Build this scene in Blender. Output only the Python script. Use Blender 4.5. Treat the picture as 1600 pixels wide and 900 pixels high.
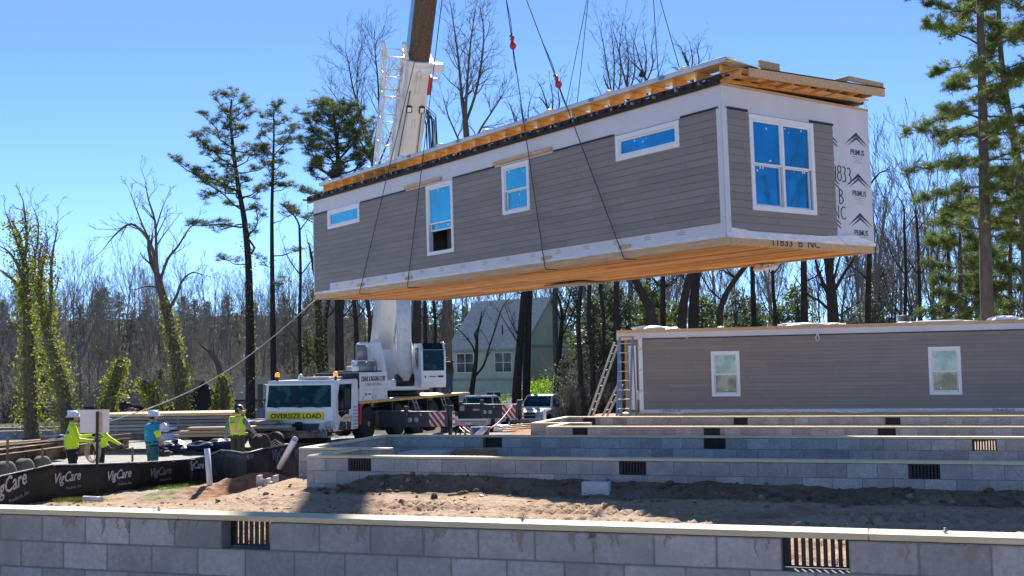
import bpy, bmesh, math, random
import numpy as np
from mathutils import Vector, Matrix, Euler
rnd = random.Random(7)
for o in list(bpy.data.objects): bpy.data.objects.remove(o)
S = bpy.context.scene
COL = S.collection
# ------------------------------------------------------------------ camera
CAMZ = 2.0
F, PITCH, ROLL, TH = 1726.74, 0.069639, 0.017785, 0.315632   # focal length in pixels of a 1600 px wide frame
def cam_axes():
    c, s, cr, sr = math.cos(PITCH), math.sin(PITCH), math.cos(ROLL), math.sin(ROLL)
    r0, u0, fw = Vector((1,0,0)), Vector((0,-s,c)), Vector((0,c,s))
    return r0, u0, fw, (r0*cr-u0*sr), (r0*sr+u0*cr)
R0, U0, FW, RT, UP = cam_axes()
cd = bpy.data.cameras.new('camera'); co = bpy.data.objects.new('camera', cd); COL.objects.link(co)
cd.sensor_width = 36; cd.lens = F/1600*36; cd.clip_start = .1; cd.clip_end = 3000
co.matrix_world = Matrix(((RT.x,UP.x,-FW.x,0),(RT.y,UP.y,-FW.y,0),(RT.z,UP.z,-FW.z,CAMZ),(0,0,0,1)))
S.camera = co
# ------------------------------------------------------------------ light
SUN_EL, SUN_AZ = math.radians(40), math.radians(.35)      # azimuth from +Y towards +X
w = bpy.data.worlds.new('World'); S.world = w; w.use_nodes = True
nt = w.node_tree; nt.nodes.clear()
sky = nt.nodes.new('ShaderNodeTexSky'); sky.sky_type = 'NISHITA'; sky.sun_disc = False
sky.sun_elevation = SUN_EL; sky.sun_rotation = SUN_AZ; sky.altitude = 2500; sky.air_density = 0.55; sky.dust_density = 0.0; sky.ozone_density = 3.5
tint = nt.nodes.new('ShaderNodeMix'); tint.data_type='RGBA'; tint.blend_type='MULTIPLY'; tint.inputs[0].default_value=1; tint.inputs[7].default_value=(.73,.81,.85,1)
bg = nt.nodes.new('ShaderNodeBackground'); bg.inputs[1].default_value = 0.15
wo = nt.nodes.new('ShaderNodeOutputWorld')
nt.links.new(sky.outputs[0], tint.inputs[6]); nt.links.new(tint.outputs[2], bg.inputs[0]); nt.links.new(bg.outputs[0], wo.inputs[0])
ld = bpy.data.lights.new('sun', 'SUN'); ld.energy = 4.9; ld.angle = math.radians(.5); ld.color = (1,.94,.85)
lo = bpy.data.objects.new('sun', ld); COL.objects.link(lo)
sv = Vector((math.sin(SUN_AZ)*math.cos(SUN_EL), math.cos(SUN_AZ)*math.cos(SUN_EL), math.sin(SUN_EL)))
lo.rotation_euler = sv.to_track_quat('Z','Y').to_euler()
S.view_settings.view_transform = 'Standard'; S.view_settings.look = 'None'
S.view_settings.exposure = 1.05; S.view_settings.gamma = 1
S.render.engine = 'CYCLES'
S.cycles.max_bounces = 6; S.cycles.transparent_max_bounces = 6

# ------------------------------------------------------------------ helpers: points
def at(x, y, Y):                         # world point seen at a pixel of the photograph, Y metres ahead
    a, b = x-800, y-450
    cr, sr = math.cos(ROLL), math.sin(ROLL)
    d = FW + R0*((a*cr-b*sr)/F) - U0*((a*sr+b*cr)/F)
    d = d*(Y/d.y); return Vector((d.x, d.y, d.z+CAMZ))
def smooth(t): t = min(1,max(0,t)); return t*t*(3-2*t)
def npsm(t): t = np.clip(t,0,1); return t*t*(3-2*t)
# value noise on numpy arrays
_r = np.random.RandomState(3); _tab = _r.rand(256,256)
def vn(x, y):
    xi = np.floor(x).astype(int); yi = np.floor(y).astype(int); fx = x-xi; fy = y-yi
    fx = fx*fx*(3-2*fx); fy = fy*fy*(3-2*fy)
    a = _tab[xi%256,yi%256]; b = _tab[(xi+1)%256,yi%256]; c = _tab[xi%256,(yi+1)%256]; d = _tab[(xi+1)%256,(yi+1)%256]
    return (a*(1-fx)+b*fx)*(1-fy)+(c*(1-fx)+d*fx)*fy
def fbm(x, y, o=4):
    s = 0; a = .5
    for i in range(o): s = s+a*vn(x*2**i+17*i, y*2**i+31*i); a *= .5
    return s
CT, ST = math.cos(TH), math.sin(TH)
def lerpz(Y, pts):
    return np.interp(Y, [p[0] for p in pts], [p[1] for p in pts])
def ground_np(X, Y, detail=True):
    L = lerpz(Y, [(-80,.1),(15.0,.10),(20,-.40),(23.6,-.78),(26,-.80),(30,-.82),(45,-.92),(60,-1.6),(75,-2.3),(110,-2.5),(150,.5),(230,8.5),(330,17),(900,22)])
    Rr = lerpz(Y, [(-80,.1),(30,.08),(46,-.1),(58,-.6),(72,-1.95),(110,-2.3),(150,0),(230,5),(330,9),(900,14)])
    Xe = np.interp(Y, [0,20,22,40,46], [-4.6,-4.4,-3.6,2.4,3.6])
    wgt = npsm((X-(Xe-1.6))/2.4)
    far = npsm((Y-90)/60); wl = npsm((X+40-.0*Y)/60)
    wgt = wgt*(1-far)+wl*far
    z = L*(1-wgt)+Rr*wgt
    # hill undulation
    z = z + npsm((Y-100)/80)*(fbm(X*.012+5, Y*.012)-.5)*9
    if detail:
        near = npsm((42-Y)/8)*npsm((Y+5)/5)
        z = z + near*((fbm(X*1.3,Y*1.3,3)-.45)*.10 + (fbm(X*6,Y*6,3)-.45)*.055)
        # s: along the walls, d: square to the walls
        s = (X+1.93)*CT-(Y-17.76)*ST; d = (X+1.93)*ST+(Y-17.76)*CT
        tr = npsm((Y-9)/2)*npsm((-d-1.0)/.4)*npsm((X+4.9)/1.2)
        band = npsm((np.sin(d*2*math.pi/1.15+.4*np.sin(s*.5))+.35)/.5)
        z = z + tr*band*.034*(np.sin(s*2*math.pi/.19+2.2*np.sin(d*2*math.pi/.42))+.3)*(.5+vn(s*.8+40,d*1.5+7))
        z = z + near*((fbm(X*13,Y*13,2)-.4)*.035)
        # dark soil lying against the middle foundation, inside its shadow
        bank = np.clip(1+d/(.50+.25*(fbm(s*1.3,d*0+5,3)-.4)),0,1)*npsm((.15-d)/.1)*npsm((s+1.2)/1.0)
        z = z + bank*(.23+.14*(fbm(s*2.2,d*2.2+9,3)-.4))*np.interp(s,[0,3,6,12],[1.,.8,.65,.35])
        # red spoil heap by the silt fence and one behind the outrigger
        for (cx,cy,rx,ry,h) in ((-5.55,24.9,1.35,.65,.44),(-4.3,23.6,.8,.7,.22),(-7.2,24.0,1.0,.7,.22),(-.1,32.4,.7,.7,.22),(.5,34.0,.8,.7,.3),(-1.2,35.5,1.,.8,.3)):
            q = ((X-cx)/rx)**2+((Y-cy)/ry)**2
            z = z + h*np.exp(-q)*(.75+.6*fbm(X*3.1,Y*3.1,3))
    return z
def gz(x, y, detail=False): return float(ground_np(np.array([float(x)]), np.array([float(y)]), detail)[0])

# ------------------------------------------------------------------ helpers: materials
MATS = {}
def mat(name, col, rough=.7, metal=0., var=.12, vs=4., bump=0., bs=30., spec=.5, tone=False, col2=None, c2s=1.5, c2t=(.45,.6), coat=0., stretch=None, trans=0., bd=.02, emit=None):
    if name in MATS: return MATS[name]
    m = bpy.data.materials.new(name); m.use_nodes = True; t = m.node_tree; N = t.nodes; Lk = t.links
    b = N['Principled BSDF']; b.inputs['Roughness'].default_value = rough; b.inputs['Metallic'].default_value = metal
    b.inputs['Specular IOR Level'].default_value = spec; b.inputs['Coat Weight'].default_value = coat
    tc = N.new('ShaderNodeTexCoord'); src = tc.outputs['Object']
    if stretch:
        mp = N.new('ShaderNodeMapping'); mp.inputs['Scale'].default_value = stretch; Lk.new(src, mp.inputs['Vector']); src = mp.outputs[0]
    def noise(s, d=4):
        n = N.new('ShaderNodeTexNoise'); n.inputs['Scale'].default_value = s; n.inputs['Detail'].default_value = d; Lk.new(src, n.inputs['Vector']); return n
    def mixc(fac, A, B, bt='MIX'):
        x = N.new('ShaderNodeMix'); x.data_type = 'RGBA'; x.blend_type = bt
        for k, v in ((0,fac),(6,A),(7,B)):
            if hasattr(v,'is_linked') : Lk.new(v, x.inputs[k])
            else: x.inputs[k].default_value = v if k==0 else (*v[:3],1)
        return x.outputs[2]
    n1 = noise(vs)
    r = N.new('ShaderNodeMapRange'); r.inputs[1].default_value = .3; r.inputs[2].default_value = .7; Lk.new(n1.outputs[0], r.inputs[0])
    c = mixc(r.outputs[0], [v*(1-var) for v in col], [min(1,v*(1+var)) for v in col])
    if col2:
        n2 = noise(c2s, 5); r2 = N.new('ShaderNodeMapRange'); r2.inputs[1].default_value = c2t[0]; r2.inputs[2].default_value = c2t[1]; Lk.new(n2.outputs[0], r2.inputs[0])
        c = mixc(r2.outputs[0], c, col2)
    if tone:
        a = N.new('ShaderNodeAttribute'); a.attribute_name = 'tone'; c = mixc(1., c, a.outputs['Color'], 'MULTIPLY')
    Lk.new(c, b.inputs['Base Color'])
    if bump:
        nb = noise(bs, 6); bp = N.new('ShaderNodeBump'); bp.inputs['Strength'].default_value = bump; bp.inputs['Distance'].default_value = bd
        Lk.new(nb.outputs[0], bp.inputs['Height']); Lk.new(bp.outputs[0], b.inputs['Normal'])
    if trans: b.inputs['Transmission Weight'].default_value = trans
    if emit: b.inputs['Emission Color'].default_value = (*emit[:3],1); b.inputs['Emission Strength'].default_value = emit[3]
    MATS[name] = m; return m

block_m = mat('concrete block', (.44,.43,.415), .95, var=.16, vs=24, bump=1., bs=55, tone=True, col2=(.35,.345,.335), c2s=3.2, c2t=(.46,.68), bd=.012)
mortar_m = mat('mortar', (.23,.225,.215), .95, bump=.4, bs=60)
sill_m = mat('treated pine sill', (.70,.60,.38), .7, var=.12, vs=2.5, stretch=(1,12,12), bump=.15, bs=40, tone=True)
lumber_m = mat('pine lumber', (.58,.38,.20), .65, var=.18, vs=1.6, stretch=(1,14,14), bump=.15, bs=20, tone=True)
joist_m = mat('floor joist pine', (.72,.36,.10), .6, var=.25, vs=1.3, stretch=(1.5,10,10), bump=.2, bs=20, tone=True)
oldwood_m = mat('weathered grey timber', (.30,.27,.23), .85, var=.2, vs=2, stretch=(1,10,10), bump=.2, bs=30, tone=True)
siding_m = mat('grey lap siding', (.25,.228,.212), .6, var=.04, vs=1.4, bump=.08, bs=80, tone=True)
siding_lap_m = mat('siding shadow joint', (.30,.17,.08), .9)  # brown strip put under each lap, coloured as its bounce-lit underside
wrap_m = mat('white house wrap board', (.66,.66,.70), .55, var=.06, vs=1.2, bump=.12, bs=6, stretch=(1,1,.3))
trim_m = mat('white vinyl trim', (.82,.83,.85), .35, var=.02)
film_m = mat('blue film lit copy', (.03,.42,.68), .2, metal=.25, var=.15, vs=2.2, spec=.6)  # film colour made lighter for the windows that look brightly lit
film_dark_m = mat('blue film dim copy', (.03,.25,.44), .04, metal=.9, var=.12, vs=1.3)  # same film, colour darkened for the end window that mirrors trees
greenglass_m = mat('greenish window glass', (.06,.12,.10), .05, var=.5, vs=2.5, col2=(.25,.33,.26), c2s=1.6, c2t=(.45,.55), spec=.8, coat=.5)
darkin_m = mat('dark interior', (.03,.03,.035), .9)
black_m = mat('black plastic', (.012,.012,.014), .5)
membrane_m = mat('black roofing', (.018,.018,.022), .7, bump=.4, bs=12)
poly_m = mat('white poly sheet', (.74,.76,.80), .35, bump=.5, bs=7, var=.08)
white_m = mat('crane white paint', (.74,.75,.76), .3, var=.05, vs=1.5, coat=.4, col2=(.60,.58,.54), c2s=3, c2t=(.62,.8))
boomw_m = mat('boom cream paint', (.68,.66,.62), .38, var=.05, vs=1.2, coat=.3, col2=(.45,.40,.34), c2s=2.2, c2t=(.6,.85))
boomdirt_m = mat('greasy boom underside', (.075,.045,.025), .6, var=.4, vs=3, stretch=(6,6,.6), bump=.3, bs=20, col2=(.16,.105,.06), c2s=6, c2t=(.5,.62))
boomblue_m = mat('boom side blue grey', (.12,.26,.36), .35, coat=.3)
grey_m = mat('outrigger grey', (.045,.052,.058), .45, var=.1, coat=.2)
steel_m = mat('galvanised steel', (.42,.43,.44), .4, metal=.6)
rubber_m = mat('tyre rubber', (.018,.018,.018), .85, bump=.3, bs=40)
dustrub_m = mat('dusty tyre rubber', (.13,.125,.115), .9, bump=.3, bs=30)
rust_m = mat('rusty steel beam', (.12,.065,.04), .8, var=.3, vs=5, bump=.3, bs=25, col2=(.20,.15,.11), c2s=3)
glass_m = mat('dark cab glass', (.002,.018,.028), .06, var=.6, vs=1.2, spec=.18, col2=(.012,.075,.08), c2s=2.2, c2t=(.52,.62))
yellow_m = mat('yellow banner', (.85,.72,.02), .5, var=.03)
orange_m = mat('orange lens', (.85,.22,.02), .3, emit=(1,.25,.02,.6))
stripey_m = mat('amber reflective tape', (.75,.38,.04), .4)
red_m = mat('red reflective', (.50,.03,.025), .45)
redr_m = mat('red hook paint', (.42,.03,.03), .45)
whiter_m = mat('white reflective', (.78,.76,.74), .4)
ink_m = mat('black ink', (.015,.015,.02), .6)
navy_m = mat('navy print', (.03,.04,.07), .6)
greyink_m = mat('grey print', (.32,.33,.36), .6)
silver_m = mat('silver print', (.55,.55,.56), .5)
fabric_m = mat('black geotextile', (.016,.013,.012), .55, var=.4, vs=3, bump=.7, bs=5, bd=.05, col2=(.05,.028,.018), c2s=1.2, c2t=(.55,.7))
pvc_m = mat('white pvc', (.80,.80,.80), .3, var=.04)
rope_m = mat('sling wire', (.05,.05,.06), .6)
tanrope_m = mat('tan rope', (.50,.42,.28), .85)
redrope_m = mat('red air line', (.62,.10,.10), .5)
bark_m = mat('grey brown bark', (.11,.09,.072), .95, var=.3, vs=6, bump=.5, bs=18, stretch=(1,1,.3))
barkd_m = mat('dark bark', (.035,.028,.024), .95, var=.3, vs=6, bump=.5, bs=18, stretch=(1,1,.3))  # near-black brown, darker than the grey brown bark
barkp_m = mat('pale twig bark', (.27,.235,.21), .95, var=.25, vs=3)
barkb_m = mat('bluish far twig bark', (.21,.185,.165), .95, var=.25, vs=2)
def leafmat(name, col, var=.35, vs=1.2):
    m = mat(name, col, .6, var=var, vs=vs); b = m.node_tree.nodes['Principled BSDF']
    t = m.node_tree; tr = t.nodes.new('ShaderNodeBsdfTranslucent'); mx = t.nodes.new('ShaderNodeMixShader'); mx.inputs[0].default_value = .45
    l = [l for l in t.links if l.to_socket == b.inputs['Base Color']][0].from_socket
    t.links.new(l, tr.inputs[0]); out = t.nodes['Material Output']
    t.links.new(b.outputs[0], mx.inputs[1]); t.links.new(tr.outputs[0], mx.inputs[2]); t.links.new(mx.outputs[0], out.inputs[0]); return m
ivy_m = leafmat('ivy leaves', (.27,.29,.035), .45, 1.5)
ivyd_m = leafmat('dark ivy leaves', (.16,.19,.03), .45, 1.5)
pine_m = leafmat('pine needles', (.13,.16,.045), .45, .8)
pined_m = leafmat('dark pine needles', (.065,.095,.035), .4, .8)
wpine_m = leafmat('white pine needles', (.15,.21,.05), .4, .7)
ever_m = leafmat('evergreen foliage', (.12,.16,.06), .4, .5)
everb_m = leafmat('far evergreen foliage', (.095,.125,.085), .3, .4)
lime_m = leafmat('spring green foliage', (.15,.20,.055), .3, 1)
rustleaf_m = leafmat('dry rust leaves', (.22,.07,.03), .3, 1)
grass_m = leafmat('grass', (.12,.16,.03), .3, 3)

# ------------------------------------------------------------------ helpers: meshes
class MB:
    def __init__(s, M=None): s.v=[]; s.f=[]; s.mi=[]; s.tn=[]; s.M=M or Matrix.Identity(4); s.sm=[]
    def add(s, vs, fs, mi=0, tone=1., smooth=False):
        o = len(s.v); s.v += [tuple(s.M @ Vector(v)) for v in vs]
        for f in fs: s.f.append([i+o for i in f]); s.mi.append(mi); s.tn.append(tone); s.sm.append(smooth)
    def box(s, a, b, mi=0, tone=1.):
        (x0,y0,z0),(x1,y1,z1) = a,b
        s.add([(x0,y0,z0),(x1,y0,z0),(x1,y1,z0),(x0,y1,z0),(x0,y0,z1),(x1,y0,z1),(x1,y1,z1),(x0,y1,z1)],
              [(0,3,2,1),(4,5,6,7),(0,1,5,4),(1,2,6,5),(2,3,7,6),(3,0,4,7)], mi, tone)
    def bbox(s, a, b, bev=.01, mi=0, tone=1.):           # box with chamfered edges
        (x0,y0,z0),(x1,y1,z1) = a,b; e = min(bev,(x1-x0)*.45,(y1-y0)*.45,(z1-z0)*.45)
        P=[]; idx={}
        for ix,(x,xs) in enumerate(((x0,1),(x1,-1))):
            for iy,(y,ys) in enumerate(((y0,1),(y1,-1))):
                for iz,(z,zs) in enumerate(((z0,1),(z1,-1))):
                    for k,(dx,dy,dz) in enumerate(((0,1,1),(1,0,1),(1,1,0))):
                        idx[ix,iy,iz,k]=len(P); P.append((x+dx*e*xs,y+dy*e*ys,z+dz*e*zs))
        fs=[]
        for ix in (0,1):
            q=[idx[ix,a_,b_,0] for a_,b_ in ((0,0),(1,0),(1,1),(0,1))]; fs.append(q if ix else q[::-1])
        for iy in (0,1):
            q=[idx[a_,iy,b_,1] for a_,b_ in ((0,0),(0,1),(1,1),(1,0))]; fs.append(q if iy else q[::-1])
        for iz in (0,1):
            q=[idx[a_,b_,iz,2] for a_,b_ in ((0,0),(1,0),(1,1),(0,1))]; fs.append(q if iz else q[::-1])
        for a_ in (0,1):
            for b_ in (0,1):
                fs.append([idx[0,a_,b_,1],idx[1,a_,b_,1],idx[1,a_,b_,2],idx[0,a_,b_,2]])
                fs.append([idx[a_,0,b_,0],idx[a_,1,b_,0],idx[a_,1,b_,2],idx[a_,0,b_,2]])
                fs.append([idx[a_,b_,0,0],idx[a_,b_,1,0],idx[a_,b_,1,1],idx[a_,b_,0,1]])
                for c_ in (0,1): fs.append([idx[a_,b_,c_,k] for k in range(3)])
        s.add(P,fs,mi,tone)
    def prism(s, poly, axis, a, b, mi=0, tone=1.):         # polygon in the two other axes, extruded a..b on axis
        n=len(poly)
        def P(p,t):
            if axis==0: return (t,p[0],p[1])
            if axis==1: return (p[0],t,p[1])
            return (p[0],p[1],t)
        s.add([P(p,a) for p in poly]+[P(p,b) for p in poly],[list(range(n))[::-1],[n+i for i in range(n)]]+[(i,(i+1)%n,n+(i+1)%n,n+i) for i in range(n)],mi,tone)
    def tube(s, pts, r, n=8, mi=0, tone=1., cap=True, smooth=True):
        pts=[Vector(p) for p in pts]; rr = r if isinstance(r,(list,tuple)) else [r]*len(pts)
        V=[];Fc=[]; prev=None
        for i,p in enumerate(pts):
            t=(pts[min(i+1,len(pts)-1)]-pts[max(i-1,0)])
            if t.length<1e-9: t=Vector((0,0,1))
            t.normalize()
            if prev is None: a=t.orthogonal().normalized()
            else:
                a=prev-t*prev.dot(t)
                a = a.normalized() if a.length>1e-6 else t.orthogonal().normalized()
            prev=a; b=t.cross(a)
            for k in range(n):
                an=2*math.pi*k/n; V.append(p+(a*math.cos(an)+b*math.sin(an))*rr[i])
        for i in range(len(pts)-1):
            for k in range(n): Fc.append((i*n+k,i*n+(k+1)%n,(i+1)*n+(k+1)%n,(i+1)*n+k))
        s.add(V,Fc,mi,tone,smooth)
        if cap: s.add([],[],0); o=len(s.v)-len(V); s.f+= [[o+k for k in range(n)][::-1],[o+(len(pts)-1)*n+k for k in range(n)]]; s.mi+=[mi,mi]; s.tn+=[tone,tone]; s.sm+=[False,False]
    def bar(s, p, q, w, h, mi=0, tone=1., up=(0,0,1)):     # rectangular bar between two points
        p=Vector(p);q=Vector(q);t=(q-p).normalized();u=Vector(up)
        a=t.cross(u)
        a = a.normalized() if a.length>1e-4 else t.orthogonal().normalized()
        b=a.cross(t); V=[]
        for e in (p,q):
            for i,j in ((-1,-1),(1,-1),(1,1),(-1,1)): V.append(e+a*(i*w/2)+b*(j*h/2))
        s.add(V,[(0,3,2,1),(4,5,6,7),(0,1,5,4),(1,2,6,5),(2,3,7,6),(3,0,4,7)],mi,tone)
    def lathe(s, prof, c=(0,0,0), axis=2, n=20, mi=0, tone=1., smooth=True):   # prof: (radius, height)
        V=[];Fc=[]
        for (r,h) in prof:
            for k in range(n):
                an=2*math.pi*k/n; u,v=r*math.cos(an),r*math.sin(an)
                V.append({2:(c[0]+u,c[1]+v,c[2]+h),0:(c[0]+h,c[1]+u,c[2]+v),1:(c[0]+v,c[1]+h,c[2]+u)}[axis])
        for i in range(len(prof)-1):
            for k in range(n): Fc.append((i*n+k,i*n+(k+1)%n,(i+1)*n+(k+1)%n,(i+1)*n+k))
        Fc.append(list(range(n))[::-1]); Fc.append([(len(prof)-1)*n+k for k in range(n)])
        s.add(V,Fc,mi,tone,smooth)
    def split(s, name, mats, parent=None, keep=90):     # each separate piece as a mesh of its own
        par=list(range(len(s.v)))
        def fd(a):
            while par[a]!=a: par[a]=par[par[a]]; a=par[a]
            return a
        for f in s.f:
            r=fd(f[0])
            for i in f[1:]: par[fd(i)]=r
        g={}
        for i,f in enumerate(s.f): g.setdefault(fd(f[0]),[]).append(i)
        out=[]
        for fs in g.values():
            m=MB(); ids=sorted({i for k in fs for i in s.f[k]}); mp={v:i for i,v in enumerate(ids)}
            m.v=[s.v[i] for i in ids]; m.f=[[mp[i] for i in s.f[k]] for k in fs]; m.mi=[s.mi[k] for k in fs]; m.tn=[s.tn[k] for k in fs]; m.sm=[s.sm[k] for k in fs]
            out.append(m.build(name,mats,parent))
        return out
    def build(s, name, mats, parent=None, tone=False):
        me=bpy.data.meshes.new(name); me.from_pydata(s.v,[],s.f)
        for m in (mats if isinstance(mats,(list,tuple)) else [mats]): me.materials.append(m)
        me.polygons.foreach_set('material_index', s.mi); me.polygons.foreach_set('use_smooth', s.sm)
        ca=me.color_attributes.new('tone','FLOAT_COLOR','CORNER')
        arr=np.ones((len(me.loops),4),dtype=np.float32); k=0
        tn=np.repeat(np.array(s.tn,dtype=np.float32),[len(f) for f in s.f]); arr[:,0]=tn;arr[:,1]=tn;arr[:,2]=tn
        ca.data.foreach_set('color',arr.ravel())
        me.update()
        o=bpy.data.objects.new(name,me); COL.objects.link(o)
        if parent: o.parent=parent
        return o
def tag(o, label, cat, group=None, kind=None):
    if label: o['label']=label
    if cat: o['category']=cat
    if group: o['group']=group
    if kind: o['kind']=kind
    return o
def thing(name, label, cat, loc=(0,0,0), rz=0, group=None, M=None):
    o=bpy.data.objects.new(name,None); COL.objects.link(o); o.empty_display_size=.2
    if M is not None: o.matrix_world=M
    else: o.location=loc; o.rotation_euler=(0,0,rz)
    return tag(o,label,cat,group)
def copy_tree(o, parent=None):
    c=o.copy(); COL.objects.link(c)
    if parent: c.parent=parent
    for ch in list(o.children): copy_tree(ch,c)
    return c
def text(s, h, mt, parent, M, width=None, name='lettering', shear=0, off=0, extr=.002, sp=1.):
    cu=bpy.data.curves.new('t','FONT'); cu.body=s; cu.size=1; cu.shear=shear; cu.offset=off; cu.extrude=extr/h; cu.space_character=sp; cu.align_x='CENTER'; cu.align_y='CENTER'; cu.resolution_u=2
    to=bpy.data.objects.new('t',cu); COL.objects.link(to)
    dg=bpy.context.evaluated_depsgraph_get(); me=bpy.data.meshes.new_from_object(to.evaluated_get(dg)); bpy.data.objects.remove(to)
    me.name=name; xs=[v.co.x for v in me.vertices]; ys=[v.co.y for v in me.vertices]; wd=max(xs)-min(xs); hh=max(ys)-min(ys); cx=(max(xs)+min(xs))/2; cy=(max(ys)+min(ys))/2
    sx=(width/wd) if width else h/hh; sy=h/hh
    for v in me.vertices: v.co=Vector(((v.co.x-cx)*sx,(v.co.y-cy)*sy,v.co.z*h))
    me.materials.clear(); me.materials.append(mt)
    o=bpy.data.objects.new(name,me); COL.objects.link(o)
    if parent: o.parent=parent
    o.matrix_local=M; return o
def frame(o, right, up):     # matrix with x=right, y=up, z = out of the surface
    r=Vector(right).normalized();u=Vector(up).normalized();n=r.cross(u)
    return Matrix(((r.x,u.x,n.x,o[0]),(r.y,u.y,n.y,o[1]),(r.z,u.z,n.z,o[2]),(0,0,0,1)))
# ------------------------------------------------------------------ ground
def ground_mat():
    m=bpy.data.materials.new('site soil'); m.use_nodes=True; t=m.node_tree; N=t.nodes; L=t.links; b=N['Principled BSDF']; b.inputs['Roughness'].default_value=.95; b.inputs['Specular IOR Level'].default_value=.2
    tc=N.new('ShaderNodeTexCoord')
    def noise(sc,d=5,mp=None):
        n=N.new('ShaderNodeTexNoise'); n.inputs['Scale'].default_value=sc; n.inputs['Detail'].default_value=d; L.new(tc.outputs['Object'],n.inputs['Vector']); return n.outputs[0]
    def ramp(x,a,b_):
        r=N.new('ShaderNodeMapRange'); r.inputs[1].default_value=a; r.inputs[2].default_value=b_; L.new(x,r.inputs[0]); return r.outputs[0]
    def mx(f,A,B):
        x=N.new('ShaderNodeMix'); x.data_type='RGBA'
        for k,v in ((0,f),(6,A),(7,B)):
            if hasattr(v,'is_linked'): L.new(v,x.inputs[k])
            else: x.inputs[k].default_value=(*v,1)
        return x.outputs[2]
    soil=mx(ramp(noise(.9),.4,.62),(.39,.275,.18),(.33,.215,.135))
    soil=mx(ramp(noise(7),.48,.7),soil,(.42,.33,.26))
    soil=mx(ramp(noise(2.3),.60,.72),soil,(.27,.14,.085))
    gravel=mx(ramp(noise(3),.4,.6),(.34,.33,.30),(.46,.45,.42)); gravel=mx(ramp(noise(30),.45,.6),gravel,(.24,.22,.2))
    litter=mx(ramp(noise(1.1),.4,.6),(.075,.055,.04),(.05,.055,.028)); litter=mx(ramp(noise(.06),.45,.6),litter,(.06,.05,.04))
    grass=mx(ramp(noise(5),.4,.6),(.17,.19,.06),(.26,.24,.12))
    at_=N.new('ShaderNodeAttribute'); at_.attribute_name='zone'; sp=N.new('ShaderNodeSeparateColor'); L.new(at_.outputs['Color'],sp.inputs[0])
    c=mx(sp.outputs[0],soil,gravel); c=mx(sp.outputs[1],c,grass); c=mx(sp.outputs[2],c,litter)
    ah=N.new('ShaderNodeAttribute'); ah.attribute_name='heap'; red=mx(ramp(noise(5),.4,.6),(.26,.10,.055),(.36,.17,.10)); c=mx(ah.outputs['Fac'],c,red)
    L.new(c,b.inputs['Base Color'])
    bp=N.new('ShaderNodeBump'); bp.inputs['Strength'].default_value=.7; bp.inputs['Distance'].default_value=.04; L.new(noise(22,8),bp.inputs['Height']); L.new(bp.outputs[0],b.inputs['Normal'])
    return m
def axis(a,b,step,lo,hi,grow=1.12):
    c=list(np.arange(a,b,step)); s_=step; x=c[-1]; R=[]
    while x<hi: s_*=grow; x+=s_; R.append(x)
    s_=step; x=a; Lf=[]
    while x>lo: s_*=grow; x-=s_; Lf.append(x)
    return np.array(Lf[::-1]+c+R)
gx=axis(-12,11,.048,-700,700); gy=axis(9.5,27,.048,-60,1200)
GX,GY=np.meshgrid(gx,gy); GZ=ground_np(GX,GY)
nx,ny=len(gx),len(gy)
me=bpy.data.meshes.new('ground'); me.vertices.add(nx*ny); me.vertices.foreach_set('co',np.stack([GX,GY,GZ],-1).astype(np.float32).ravel())
ii=np.arange(nx*ny).reshape(ny,nx); q=np.stack([ii[:-1,:-1],ii[:-1,1:],ii[1:,1:],ii[1:,:-1]],-1).reshape(-1,4)
me.loops.add(q.size); me.loops.foreach_set('vertex_index',q.ravel().astype(np.int32)); me.polygons.add(len(q)); me.polygons.foreach_set('loop_start',(np.arange(len(q))*4).astype(np.int32)); me.polygons.foreach_set('use_smooth',np.ones(len(q),bool))
me.update(calc_edges=True)
za=me.color_attributes.new('zone','FLOAT_COLOR','POINT')
edge=fbm(GX*.5,GY*.5,3)*2.2
xe=np.interp(GY,[0,20,24,40,46],[-6.4,-6.4,-4.6,2.4,3.6])
gr=npsm((GY-25.2+edge-1.1)/1.2)*npsm((xe-GX)/1.0)*npsm((72-GY)/6)
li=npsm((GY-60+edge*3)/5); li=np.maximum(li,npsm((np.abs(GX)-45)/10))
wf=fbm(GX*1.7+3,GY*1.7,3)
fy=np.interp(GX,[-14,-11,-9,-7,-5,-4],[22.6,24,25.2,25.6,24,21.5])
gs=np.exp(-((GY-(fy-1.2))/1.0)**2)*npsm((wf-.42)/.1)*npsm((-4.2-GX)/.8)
sW=(GX+1.93)*CT-(GY-17.76)*ST; dW=(GX+1.93)*ST+(GY-17.76)*CT; wallband=npsm((dW+.95+.35*(fbm(sW*1.5,dW*1.5,3)-.4))/.25)*npsm((.3-dW)/.2)*npsm((sW+1.6)/.8); li=np.maximum(li,wallband*(.35+.5*fbm(GX*2.5,GY*2.5,3)))  # soil coloured darker along the foot of the middle wall
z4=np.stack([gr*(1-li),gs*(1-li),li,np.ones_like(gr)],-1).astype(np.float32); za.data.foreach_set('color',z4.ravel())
hz=np.zeros_like(GX)
for (cx,cy,rx,ry) in ((-5.6,24.0,1.5,1.3),(0,33.4,2.2,2.2),(-7.4,22.3,.9,.5)): hz=np.maximum(hz,np.exp(-(((GX-cx)/rx)**2+((GY-cy)/ry)**2))*1.6-.35)
hz=np.clip(hz*(.5+1.1*fbm(GX*1.9,GY*1.9,3)),0,1); ha=me.attributes.new('heap','FLOAT','POINT'); ha.data.foreach_set('value',hz.astype(np.float32).ravel())
me.materials.append(ground_mat()); go=bpy.data.objects.new('ground',me); COL.objects.link(go); tag(go,None,None,kind='structure')
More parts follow.
